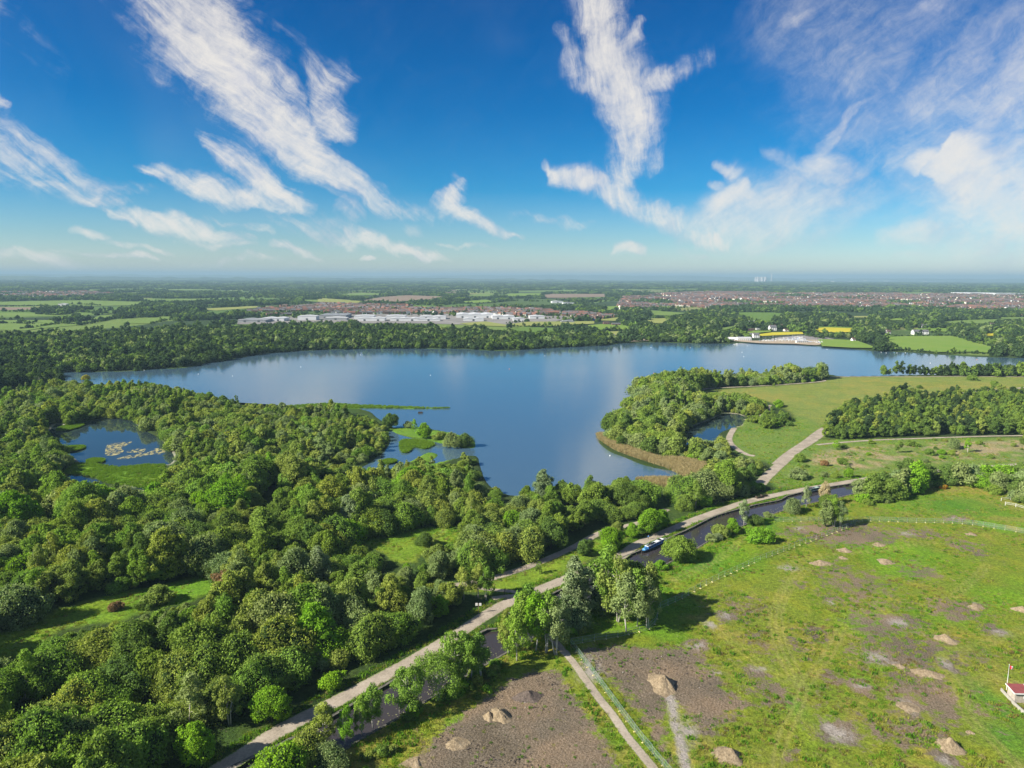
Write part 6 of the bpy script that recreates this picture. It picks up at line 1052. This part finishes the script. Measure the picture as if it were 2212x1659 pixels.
# ------------------------------------------------------------------ building site fence
M_FENCE = plain('galvanised_steel', (.27, .32, .31), .5, .5, .1, 1, .3); M_FOOT = plain('fence_foot', (.66, .58, .26), .9, .1, .2, 2)
b = NB('wire_mesh'); M_MESH = b.pbr((.25, .40, .34), .6, .3, alpha=.12)
PL = 3.45; bars = [box_vf(-PL / 2, PL / 2, -.018, .018, z, z + .036) for z in (.15, 1.96)] + [box_vf(x - .018, x + .018, -.017, .017, .1, 2.0) for x in (-PL / 2 + .03, PL / 2 - .03)] + [box_vf(-PL / 2, PL / 2, -.015, .015, 1.0, 1.03)]
PANEL = multi('fence_panel', [(*joinvf(bars), M_FENCE), ([(-PL / 2, 0, .2), (PL / 2, 0, .2), (PL / 2, 0, 1.95), (-PL / 2, 0, 1.95)], [(0, 1, 2, 3)], M_MESH)])
FOOTM = mesh_np('foot', [(-.36, -.14, 0), (.36, -.14, 0), (.36, .14, 0), (-.36, .14, 0), (-.3, -.1, .17), (.3, -.1, .17), (.3, .1, .17), (-.3, .1, .17)], [(4, 5, 6, 7), (0, 1, 5, 4), (1, 2, 6, 5), (2, 3, 7, 6), (3, 0, 4, 7)], [M_FOOT])
def site_fence(pts, label, T=T8):
    l = resample(GP(T(pts)), PL + .05); l = np.array(l); root = empty('site_fence', label, 'fence', (l[0][0], l[0][1], 0))
    for i in range(len(l)):
        if i < len(l) - 1: c = (l[i] + l[i + 1]) / 2; t = l[i + 1] - l[i]; o = link('panel', PANEL, root, (c[0] - l[0][0], c[1] - l[0][1], rng.normal(.03, .03)), math.atan2(t[1], t[0]) + rng.normal(0, .012)); o.rotation_euler[0] = rng.normal(0, .02); o.scale[0] = np.linalg.norm(t) / (PL + .05)
        t = l[min(i + 1, len(l) - 1)] - l[max(i - 1, 0)]; link('foot', FOOTM, root, (l[i][0] - l[0][0], l[i][1] - l[0][1], .02), math.atan2(t[1], t[0]) + math.pi / 2)
site_fence([(172, 692), (250, 793), (370, 960), (480, 1108), (592, 1244), (680, 1350)], 'wire site fence running down beside the narrow field path to the bottom edge')
site_fence([(172, 692), (400, 652), (525, 622), (558, 592), (568, 532), (660, 490), (800, 412), (1000, 322), (1200, 243), (1400, 172), (1470, 140)], 'long wire site fence with pale feet curving across the green field')
site_fence([(1090, 136), (1280, 135), (1420, 136), (1550, 134), (1700, 140), (1900, 143), (2000, 153), (2212, 188), (2330, 210)], 'straight wire site fence with white feet across the top of the field')
M_RAILW = plain('white_rail', (.55, .55, .53), .6, .3, .1, 1)
def rail_fence(name, pts, T, hgt, label, mat, npost=None, rails=(.45, .9), cat='fence'):
    l = GP(T(pts)); n = npost or len(l); l = resample(l, np.sum(np.linalg.norm(np.diff(l, axis=0), axis=1)) / (n - 1) * .999); root = empty(name, label, cat, (l[0][0], l[0][1], 0)); q = l - l[0]
    for x, y in q: link('post', mesh_np('post', *box_vf(x - .09, x + .09, y - .09, y + .09, -.2, hgt), [mat]), root)
    for z in rails:
        for a, c in zip(q[:-1], q[1:]): link('rail', mesh_np('rail', *joinvf([tube([(a[0], a[1], z * hgt), (c[0], c[1], z * hgt)], [.06, .06], 5)]), [mat]), root)
rail_fence('barrier', [(2100, 750), (2120, 747), (2145, 744)], T6, 1.5, 'short white barrier at the right edge of the green field', M_RAILW); rail_fence('barrier', [(2120, 770), (2140, 768), (2180, 782), (2230, 798)], T6, 1.5, 'longer white barrier of posts and rails at the right edge of the field', M_RAILW)
rail_fence('rail_fence', [(800, 474), (850, 456), (900, 436)], T4b, 1.1, 'wooden rail fence beside the upper gravel path', M_WOOD, 5); rail_fence('gate', [(732, 642), (736, 612)], T4b, 1.3, 'wooden gate posts across the lower link path', M_DWOOD, 2, cat='gate'); rail_fence('gate', [(820, 650), (824, 610)], T4b, 1.3, 'wooden gate posts where the link paths meet the towpath', M_DWOOD, 3, cat='gate')
rail_fence('rail_fence', [(680, 806), (720, 780), (760, 762)], T4b, .5, 'low timber edging at the corner of the towpath grass', M_WOOD, 4, rails=(.8,))
# signpost, planters
g_ = G(*T4b([(531, 783)])[0]); sp = empty('signpost', 'wooden signpost with two pale notice boards at the wood edge', 'sign', (g_[0], g_[1], 0)); link('post', mesh_np('post', *box_vf(-.08, .08, -.08, .08, -.2, 3.2), [M_WOOD]), sp); [link('board', mesh_np('board', *box_vf(x - .35, x + .35, -.06, .06, 2.5, 3.3), [M_RAILW]), sp) for x in (-.55, .55)]
for p, t in (((1300, 244), 'dark timber planter box on the left beside the towpath lay by'), ((1345, 230), 'dark timber planter box on the right beside the towpath lay by')):
    g_ = G(*T8b([p])[0]); pr = empty('planter', t, 'planter', (g_[0], g_[1], 0), .35); link('box', mesh_np('box', *joinvf([box_vf(-1.5, 1.5, -.75, -.6, 0, 1.05), box_vf(-1.5, 1.5, .6, .75, 0, 1.05), box_vf(-1.5, -1.35, -.6, .6, 0, 1.05), box_vf(1.35, 1.5, -.6, .6, 0, 1.05)]), [M_DWOOD]), pr); link('soil', mesh_np('soil', *box_vf(-1.34, 1.34, -.59, .59, 0, .85), [M_CORE]), pr)
# heaps of spoil
b = NB('sandy_spoil'); f = b.noise(2.2, 6, .75, b.pos(kind='Object')); g = b.noise(.5, 3, .6, b.pos(kind='Object')); M_SAND = b.pbr(b.ramp(b.math('MULTIPLY_ADD', f, .7, b.math('MULTIPLY', g, .3)), [(.32, (.12, .092, .058)), (.5, (.29, .225, .145)), (.68, (.44, .36, .25))]), .95, .05, b.bump(f, 1.0, .6))
b = NB('dark_spoil'); f = b.noise(2.2, 6, .75, b.pos(kind='Object')); M_DSPOIL = b.pbr(b.ramp(f, [(.35, (.06, .048, .04)), (.65, (.17, .135, .115))]), .95, .05, b.bump(f, .9, .35))
def heap(x, y, T, rx, ry, h, label, mat=None, rot=0., seed=0, name='spoil_heap'):
    g_ = G(*T([(x, y)])[0]); n = 40; m = 14; V = [(0, 0, 1)]; ang = np.linspace(0, 2 * math.pi, n, endpoint=False); Vv = []
    for j in range(1, m + 1):
        t = j / m; lob = 1 + .45 * (fbm(np.cos(ang) * 1.4 + seed * 3.1, np.sin(ang) * 1.4 + 5, seed, 3) - .5) * 2; X = np.cos(ang) * t * lob; Y = np.sin(ang) * t * lob; off = .22 * math.sin(seed * 2.3)
        zz = (1 - t) ** 1.15 * (1 - .15 * t) + .42 * (fbm(X * 2.6 + seed, Y * 2.6, seed + 7, 4) - .5) * (1 - t * .7) + .12 * (fbm(X * 11 + seed, Y * 11, seed + 9, 2) - .5); zz = zz if j < m else zz * 0 - .12 / max(h, .3)
        Vv.append(np.stack([(X + off * (1 - t)) * rx, Y * ry, zz * h], 1))
    V = np.concatenate([[(.22 * math.sin(seed * 2.3) * rx, 0, h * .97)]] + Vv); F = [(0, 1 + k, 1 + (k + 1) % n) for k in range(n)] + [(1 + j * n + k, 1 + (j + 1) * n + k, 1 + (j + 1) * n + (k + 1) % n, 1 + j * n + (k + 1) % n) for j in range(m - 1) for k in range(n)]
    tag(link(name, mesh_np(name, V, F, [mat or M_SAND], True), None, (g_[0], g_[1], -.05), rot), label, 'spoil heap')
for i, a in enumerate([(583, 870, T8, 3.6, 5.2, 2.8, 'tall sandy spoil heap with a pale trail below it, beside the purple soil', None, .15), (1600, 885, T7, 2.6, 4.0, 2.2, 'crescent shaped sandy heap in the brown soil field', None, .5), (1530, 890, T7, 1.6, 1.8, 1.7, 'small sandy heap left of the crescent shaped one', None, 0), (1740, 775, T7, 3.6, 2.6, 1.7, 'dark brown earth heap in the tree shadow of the soil field', M_DSPOIL, .2), (1360, 1030, T7, 3.2, 2.2, .9, 'low spread sandy heap in the lower soil field', None, .6), (1130, 1130, T7, 3.0, 2.4, 1.0, 'low sandy heap at the bottom edge below the canal bank', None, .3),
  (1298, 322, T8, 3.3, 2.3, 1.3, 'sandy heap nearest the fence in the upper left of the green field', None, 0), (1396, 302, T8, 2.5, 2.0, 1.0, 'small sandy heap right of the one nearest the fence', None, 0), (1400, 266, T8, 2.8, 2.2, 1.2, 'sandy heap below the fence line, left one of the upper pair', None, 0), (1557, 240, T8, 2.7, 2.2, 1.1, 'reddish sandy heap, right one of the upper pair', None, 0), (1592, 317, T8, 3.4, 3.0, 1.2, 'broad pale heap right of the tyre tracks in the green field', None, .8), (1970, 194, T8, 2.7, 2.0, 1.0, 'sandy heap closest to the straight upper fence', None, 0), (2000, 516, T8, 3.2, 2.6, 1.0, 'sandy heap with grey soil round it at the right of the field', None, .6), (2196, 534, T8, 2.4, 2.4, 1.5, 'sandy heap cut by the right picture edge', None, 0), (1853, 665, T8, 3.6, 2.6, 1.8, 'tall ridged sandy heap in the middle right of the field', None, -.4), (1780, 822, T8, 3.8, 2.4, 1.3, 'wide ragged sandy heap left of the grey patch', None, -.35), (1645, 784, T8, 1.8, 1.2, .6, 'very small heap left of the wide ragged one', None, 0), (1688, 972, T8, 2.6, 2.6, .7, 'scattered pale heap of roots and clay', None, -.6), (1880, 1148, T8, 2.9, 2.6, 2.2, 'steep orange sandy heap near the bottom right', None, 0), (883, 1190, T8, 3.0, 3.2, 1.9, 'sandy heap at the bottom edge with a ragged left side', None, 0), (1970, 1085, T8, 1.0, .9, .7, 'little pile of pale rocks near the bottom right', None, 0)]): heap(*a, seed=i + 1)

# ------------------------------------------------------------------ bungalow, wall and flagpole at the right edge
def TH(p): return [(2035 + .1466 * x, 1415.7 + .1466 * y) for x, y in p]
g0 = np.array(G(*TH([(1065, 700)])[0])); hb = empty('bungalow', 'small bungalow with dull red roof and white fascia at the right field edge', 'house', (g0[0], g0[1], 0), R(-4))
M_REDR = plain('dull_red_roof', (.20, .055, .055), .8, .2, .2, 1.0); M_STONEW = plain('grey_stone_wall', (.36, .32, .27), .9, .1, .3, 1.5)
link('wall', mesh_np('wall', *body_vf(5.5, 1.45, 2.4, 2.42), [M_STONEW]), hb).location = (5.5, 1.45, 0)
rf = link('roof', mesh_np('roof', [(-.4, -.4, 2.55), (11.4, -.4, 2.55), (11.4, 3.2, 2.95), (-.4, 3.2, 2.95), (-.4, -.4, 2.7), (11.4, -.4, 2.7), (11.4, 3.2, 3.1), (-.4, 3.2, 3.1)], [(4, 5, 6, 7), (0, 3, 2, 1), (0, 1, 5, 4), (1, 2, 6, 5), (2, 3, 7, 6), (3, 0, 4, 7)], [M_REDR]), hb)
for x in (3.6, 7.4): link('batten', mesh_np('batten', [(x, -.4, 2.71), (x + .1, -.4, 2.71), (x + .1, 3.2, 3.11), (x, 3.2, 3.11), (x, -.4, 2.76), (x + .1, -.4, 2.76), (x + .1, 3.2, 3.16), (x, 3.2, 3.16)], [(4, 5, 6, 7), (0, 1, 5, 4), (1, 2, 6, 5), (2, 3, 7, 6), (3, 0, 4, 7)], [M_RAILW]), rf)
link('fascia', mesh_np('fascia', *box_vf(-.45, 11.45, -.5, -.41, 2.45, 2.74), [M_RAILW]), hb); link('fascia', mesh_np('fascia', [(-.5, -.4, 2.45), (-.42, -.4, 2.45), (-.42, 3.2, 2.85), (-.5, 3.2, 2.85), (-.5, -.4, 2.74), (-.42, -.4, 2.74), (-.42, 3.2, 3.14), (-.5, 3.2, 3.14)], [(4, 5, 6, 7), (0, 1, 5, 4), (1, 2, 6, 5), (2, 3, 7, 6), (3, 0, 4, 7)], [M_RAILW]), hb)
wf = link('window', mesh_np('window_frame', *box_vf(1.9, 4.2, -.09, .03, 1.1, 2.1), [M_RAILW]), hb); [link('pane', mesh_np('pane', *box_vf(x, x + .62, -.13, -.08, 1.18, 2.02), [M_GLASS]), wf) for x in (1.98, 2.72, 3.48)]
link('door', mesh_np('door', *box_vf(5.2, 6.1, -.08, .03, 0, 2.05), [M_DOOR]), hb)
wl_ = GP(TH([(870, 520), (930, 590), (1000, 660), (1080, 750), (1207, 860), (1350, 980), (1500, 1100)])); ww = empty('boundary_wall', 'pale stepped stone wall in front of the bungalow at the right edge', 'wall', (wl_[0][0], wl_[0][1], 0)); M_WALLP = plain('pale_wall_blocks', (.34, .32, .28), .9, .1, .25, 1.5)
wr = resample(wl_, 1.1) - wl_[0]
for i in range(len(wr) - 1):
    for lv_ in range(2):
        c = (wr[i] + wr[i + 1]) / 2; t = wr[i + 1] - wr[i]; L_ = np.linalg.norm(t); o = link('block', mesh_np('block', *box_vf(-L_ * .49, L_ * .49, -.16, .16, 0, .40), [M_WALLP]), ww, (c[0], c[1], .42 * lv_ - .1), math.atan2(t[1], t[0]) + rng.normal(0, .01))
g_ = G(*TH([(950, 500)])[0]); fp = empty('flagpole', 'white flagpole with a small red and white flag behind the bungalow corner', 'flagpole', (g_[0], g_[1], 0)); link('pole', mesh_np('pole', *lathe([(.09, -.2), (.07, 3), (.045, 6.4), (.09, 6.45), (.09, 6.6), (.01, 6.65)], 10), [M_RAILW], True), fp)
M_FRED = plain('flag_red', (.62, .03, .05), .8, .1, .1, 3); V = []; 
for s_ in range(9):
    x = .05 + s_ * .13; V += [(x, .10 * math.sin(s_ * .9), z - .03 * s_) for z in (6.3, 5.95, 5.75, 5.4)]
fl = mesh_np('flag', V, [(s_ * 4 + q, (s_ + 1) * 4 + q, (s_ + 1) * 4 + q + 1, s_ * 4 + q + 1) for s_ in range(8) for q in range(3)], [M_RAILW, M_FRED], True, [1 if q == 1 or s_ in (2, 3) else 0 for s_ in range(8) for q in range(3)]); fo = link('flag', fl, fp); sm_ = fo.modifiers.new('thick', 'SOLIDIFY'); sm_.thickness = .02

# ------------------------------------------------------------------ people on the towpath
M_SKIN = plain('skin', (.50, .30, .22), .6, .3, .1, 5); M_HAIR = plain('hair_dark', (.03, .02, .015), .7, .2, .2, 5)
def person(pt, T, rz, top, legs, label, stride=.28):
    g_ = G(*T([pt])[0]); me = bpy.data.meshes.new('body')
    J = [((0, 0, .98), .15), ((0, 0, 1.15), .13), ((0, .01, 1.38), .165), ((0, .01, 1.52), .06), ((0, .03, 1.60), .085), ((0, .03, 1.70), .09),
         ((-.10, 0, .93), .10), ((-.10, stride, .52), .07), ((-.10, stride * .9, .08), .045), ((-.10, stride * .9 + .14, .04), .04), ((.10, 0, .93), .10), ((.10, -stride * .4, .5), .07), ((.10, -stride * 1.2, .10), .045), ((.10, -stride * 1.2 + .14, .05), .04),
         ((-.19, 0, 1.42), .06), ((-.24, -.10, 1.16), .045), ((-.22, .0, .92), .035), ((-.22, .03, .84), .035), ((.19, 0, 1.42), .06), ((.24, .06, 1.16), .045), ((.22, .22, .96), .035), ((.22, .28, .90), .035)]
    E = [(0, 1), (1, 2), (2, 3), (3, 4), (4, 5), (0, 6), (6, 7), (7, 8), (8, 9), (0, 10), (10, 11), (11, 12), (12, 13), (2, 14), (14, 15), (15, 16), (16, 17), (2, 18), (18, 19), (19, 20), (20, 21)]
    me.from_pydata([j[0] for j in J], E, []); o = bpy.data.objects.new('body', me); C.objects.link(o); o.modifiers.new('s', 'SKIN'); o.modifiers.new('u', 'SUBSURF').levels = 1
    for v, j in zip(me.skin_vertices[0].data, J): v.radius = (j[1], j[1] * .85)
    me.skin_vertices[0].data[0].use_root = True
    dg = bpy.context.evaluated_depsgraph_get(); m2 = bpy.data.meshes.new_from_object(o.evaluated_get(dg)); bpy.data.objects.remove(o); m2.name = 'person_body'
    for m_ in (top, legs, M_SKIN, M_DOOR): m2.materials.append(m_)
    for p in m2.polygons: z = p.center.z; y_ = abs(p.center.x); p.material_index = 3 if z < .1 else 1 if z < .98 and y_ < .19 else 2 if (z > 1.5 or (y_ > .19 and z < .93)) else 0; p.use_smooth = True
    po = link('person', m2, None, (g_[0], g_[1], .08), rz); tag(po, label, 'person'); iv, if_ = ico(2); hv = iv * [.105, .12, .11] + [0, .015, 1.74]; hf = [tuple(f) for f in if_]; link('hair', mesh_np('hair', hv, hf, [M_HAIR], True), po)
person((834, 668), T4b, R(-60), M_HULLW, M_DOOR, 'person in a white top and dark trousers walking on the towpath at the gate'); person((1842, 212), T4b, R(120), M_HULLB, M_NBLACK, 'person in a blue top walking the towpath near the blue narrowboat')
for p in ((1912, 226), (1926, 225)): person(p, T6, R(90), M_HULLW if p[0] < 1920 else M_NBLACK, M_NBLACK, 'walker in a ' + ('pale' if p[0] < 1920 else 'dark') + ' top on the far meadow path')

# ------------------------------------------------------------------ bare tree in the wood
M_DEAD = plain('dead_wood', (.20, .15, .11), .9, .1, .3, 1.5); r_ = np.random.default_rng(5); g_ = G(*T4([(1750, 1330)])[0]); items = []
def branch(p, d, L, rad, dep):
    n = 4; pts = [p]; 
    for k in range(n): d = d + r_.normal(0, .12, 3); d[2] += .05; d /= np.linalg.norm(d); pts.append(pts[-1] + d * L / n)
    items.append(tube(pts, np.linspace(rad, rad * .45, n + 1), 5 if dep > 1 else 4))
    if dep:
        for k in range(4): q = pts[int(r_.integers(1, n + 1))]; d2 = d + r_.normal(0, .42, 3); d2[2] = abs(d2[2]) + .2; d2 /= np.linalg.norm(d2); branch(q, d2, L * .72, rad * .5, dep - 1)
for k in range(5): branch(np.array([r_.normal(0, .2), r_.normal(0, .2), -.2]), np.array([r_.normal(0, .28), r_.normal(0, .28), 1.]), 4.6, .17, 3)
dt = empty('bare_tree', 'bare dead tree with many upright branches in the shade of the wood', 'tree', (g_[0], g_[1], 0)); link('branches', mesh_np('branches', *joinvf(items), [M_DEAD], True), dt)

# ------------------------------------------------------------------ ground cover: reeds, tussocks, rubble
def tuft(name, n, w, h, wid, mat, seed, droop=.3):
    r = np.random.default_rng(seed); V, F = [], []
    for k in range(n):
        a, rr = r.uniform(0, 6.28), w * math.sqrt(r.random()); x, y = rr * math.cos(a), rr * math.sin(a); hh = h * r.uniform(.6, 1.15); b_ = r.uniform(0, 6.28); dx, dy = math.cos(b_) * wid, math.sin(b_) * wid; lx, ly = r.normal(0, droop * h, 2); i = len(V)
        V += [(x - dx, y - dy, -.1), (x + dx, y + dy, -.1), (x + dx * .6 + lx * .4, y + dy * .6 + ly * .4, hh * .65), (x + lx, y + ly, hh), (x - dx * .6 + lx * .4, y - dy * .6 + ly * .4, hh * .65)]; F += [(i, i + 1, i + 2, i + 4), (i + 4, i + 2, i + 3)]
    m = mesh_np(name, V, F, [mat]); attr(m, 'v', r.random(len(F)), 'FACE'); return m
G_LEAF = {'g': leaf_mat('grass_blades_green', (.068, .135, .012)), 'y': leaf_mat('grass_blades_yellow', (.125, .145, .025)), 's': leaf_mat('dry_stalks', (.14, .12, .07), (1.05, 1.05, .9)), 'd': leaf_mat('weeds_dark', (.055, .120, .012)), 'r': leaf_mat('reed_stalks', (.18, .15, .09), (1.05, 1.05, .9)), 'w': leaf_mat('waterside_plants', (.072, .130, .014)), 'b': leaf_mat('dock_brown', (.09, .065, .035))}
GT = [tuft('t', 26, .75, .42, .07, G_LEAF['g'], 1), tuft('t', 26, .8, .42, .07, G_LEAF['y'], 2), tuft('t', 20, .7, .45, .05, G_LEAF['s'], 3), tuft('t', 30, .7, .65, .10, G_LEAF['d'], 4), tuft('t', 16, .6, .4, .06, G_LEAF['b'], 5)]; GC_ = coll('tussocks', GT)
def fill(n, rmin, rmax, keepf, amax=42, p=1.2):
    a = rng.uniform(-R(amax), R(amax), n); t = rng.random(n); r = (rmin ** p * (1 - t) + rmax ** p * t) ** (1 / p); P = np.stack([r * np.sin(a), r * np.cos(a)], 1); return P[keepf(P)]
def open_ground(P):
    x = np.maximum(sdist(P, FIELD, 2), np.maximum(sdist(P, MEADOW_M, 2), sdist(P, MEADOW_N, 2)))
    for q in OPEN: x = np.maximum(x, sdist(P, q, 2))
    ok = (x > .4) & (sdist(P, CANAL, 6) < -1.0)
    for q in (LAKE, POND, POND2, POND3, LAGOON): ok &= sdist(P, q, 3) < -.4
    for k, (pl, w) in PATHS.items(): ok &= pdist(P, pl, 6) > w / 2 + .3
    ok &= np.min([np.abs(pdist(P, t, 6) - .95) for t in TRACKS], axis=0) > .5; return ok
soilp = lambda P: np.max([sstep(-3, 6, sdist(P, q, 10)) for q in SOILP], axis=0)
P = fill(75000, 118, 560, open_ground, p=1.0); m1 = fbm(P[:, 0] / 11, P[:, 1] / 11, 91, 3); sp_ = soilp(P); P2 = P[(m1 > .42) & (rng.random(len(P)) > sp_ * .78)]; m1 = fbm(P2[:, 0] / 7, P2[:, 1] / 7, 93, 3) * .7 + rng.random(len(P2)) * .3; sp2 = soilp(P2)
ix = np.where(m1 < .42, 0, np.where(m1 < .55, 1, np.where(m1 < .60, 2, np.where(m1 < .64, 3, 4)))); ix = np.where((sp2 > .5) & (rng.random(len(P2)) < .3), 3, ix)
scatter('rough_grass', P2, ix, rng.uniform(.4, 1.1, len(P2)) * np.where(sp2 > .5, .6, 1), rng.uniform(0, 6.28, len(P2)), GC_, 'tussocks of rough grass and weeds over the fields')
# rank growth along canal banks and edges
BP = []
for line, lo_, hi_ in ((FARB_W, -7, -.8), (EDGE_W, .9, 2.1), (PATHS['field_path'][0], -5, 5), (TOW, 2.6, 5.5)):
    l = resample(line, .35); d_ = rng.uniform(lo_, hi_, len(l)); t = np.gradient(l, axis=0); t /= np.linalg.norm(t, axis=1)[:, None] + 1e-9; BP.append(l + np.stack([-t[:, 1], t[:, 0]], 1) * d_[:, None])
BP = np.concatenate(BP); kk = np.ones(len(BP), bool)
for k, (pl, w) in PATHS.items(): kk &= pdist(BP, pl, 6) > w / 2 + .3
BP = BP[kk & (sdist(BP, CANAL, 5) < -.7) & (np.hypot(BP[:, 0], BP[:, 1]) < 420)]
scatter('bank_grass', BP, rng.choice(4, len(BP), p=[.45, .25, .08, .22]), rng.uniform(.5, 1.2, len(BP)), rng.uniform(0, 6.28, len(BP)), GC_, 'long grass along the canal banks and path edges')
RT = [tuft('r', 60, 1.5, 1.9, .07, G_LEAF['r'], 11, .12), tuft('r', 60, 1.5, 1.6, .07, G_LEAF['s'], 12, .15), tuft('r', 50, 1.4, 1.0, .10, G_LEAF['w'], 13, .25)]; RC = coll('reed_tufts', RT)
lo, hi = REED.min(0), REED.max(0); P = rng.uniform(lo, hi, (16000, 2)); P = P[(sdist(P, REED, 2) > -1) & (sdist(P, LAKE, 2) < 1.5)][:4500]; scatter('reed_bed', P, rng.choice(3, len(P), p=[.6, .34, .06]), rng.uniform(.7, 1.15, len(P)), rng.uniform(0, 6.28, len(P)), RC, 'straw coloured reed bed round the end of the peninsula')
GR_P = []
for q in PISL + ISLETS + [POND_MEADOW, SPIT]:
    lo, hi = q.min(0), q.max(0); P = rng.uniform(lo, hi, (4000, 2)); GR_P.append(P[sdist(P, q, 2) > 0][:900])
P = np.concatenate(GR_P); P = P[(sdist(P, POND, 3) < 0) | (np.max([sdist(P, q, 3) for q in PISL], axis=0) > 0)]; scatter('water_plants', P, np.full(len(P), 2), rng.uniform(.5, .85, len(P)), rng.uniform(0, 6.28, len(P)), RC, 'green waterside plants on the islets and pond margins')
# stones and roots
def rock(seed, m):
    iv, if_ = ico(1); r = np.random.default_rng(seed); return mesh_np('stone', iv * r.uniform(.6, 1.2, (len(iv), 1)) * [1, .8, .55], [tuple(f) for f in if_], [m])
RM = [rock(i, [M_SAND, M_DSPOIL, M_WALLP][i % 3]) for i in range(6)]; RCo = coll('rubble_stones', RM)
P = fill(60000, 118, 330, lambda P: (soilp(P) > .4) & (sdist(P, FIELD, 2) > 1), p=1.0); P = P[fbm(P[:, 0] / 5, P[:, 1] / 5, 97, 3) > .5]; P = P[pdist(P, PATHS['field_path'][0], 6) > 1.6][:7000]
scatter('rubble', P, rng.choice(6, len(P), p=[.12, .38, .02, .08, .38, .02]), rng.uniform(.06, .24, len(P)), rng.uniform(0, 6.28, len(P)), RCo, 'clods, stones and roots scattered over the bare soil')
P = np.concatenate([resample(FARB_W, .8), resample(FARB_W, .8)]); P = P + rng.normal(0, 2.2, P.shape); P = np.concatenate([P + rng.normal(0, 1.5, P.shape) for _ in range(3)]); P = P[(sdist(P, CANAL, 5) > .8) & (fbm(P[:, 0] / 9, P[:, 1] / 9, 101, 2) > .52)][:2600]
PAD = mesh_np('pad', [(math.cos(a), math.sin(a), 0) for a in np.linspace(0, 6.28, 7)[:-1]] , [(0, 1, 2, 3, 4, 5)], [plain('floating_leaf', (.20, .20, .10), .6, .2, .4, 3)]); PC = coll('pads', [PAD]); scatter('floating_leaves', P, np.zeros(len(P), int), rng.uniform(.08, .25, len(P)), rng.uniform(0, 6, len(P)), PC, 'floating leaves along the canal margin', z=np.full(len(P), -.60))
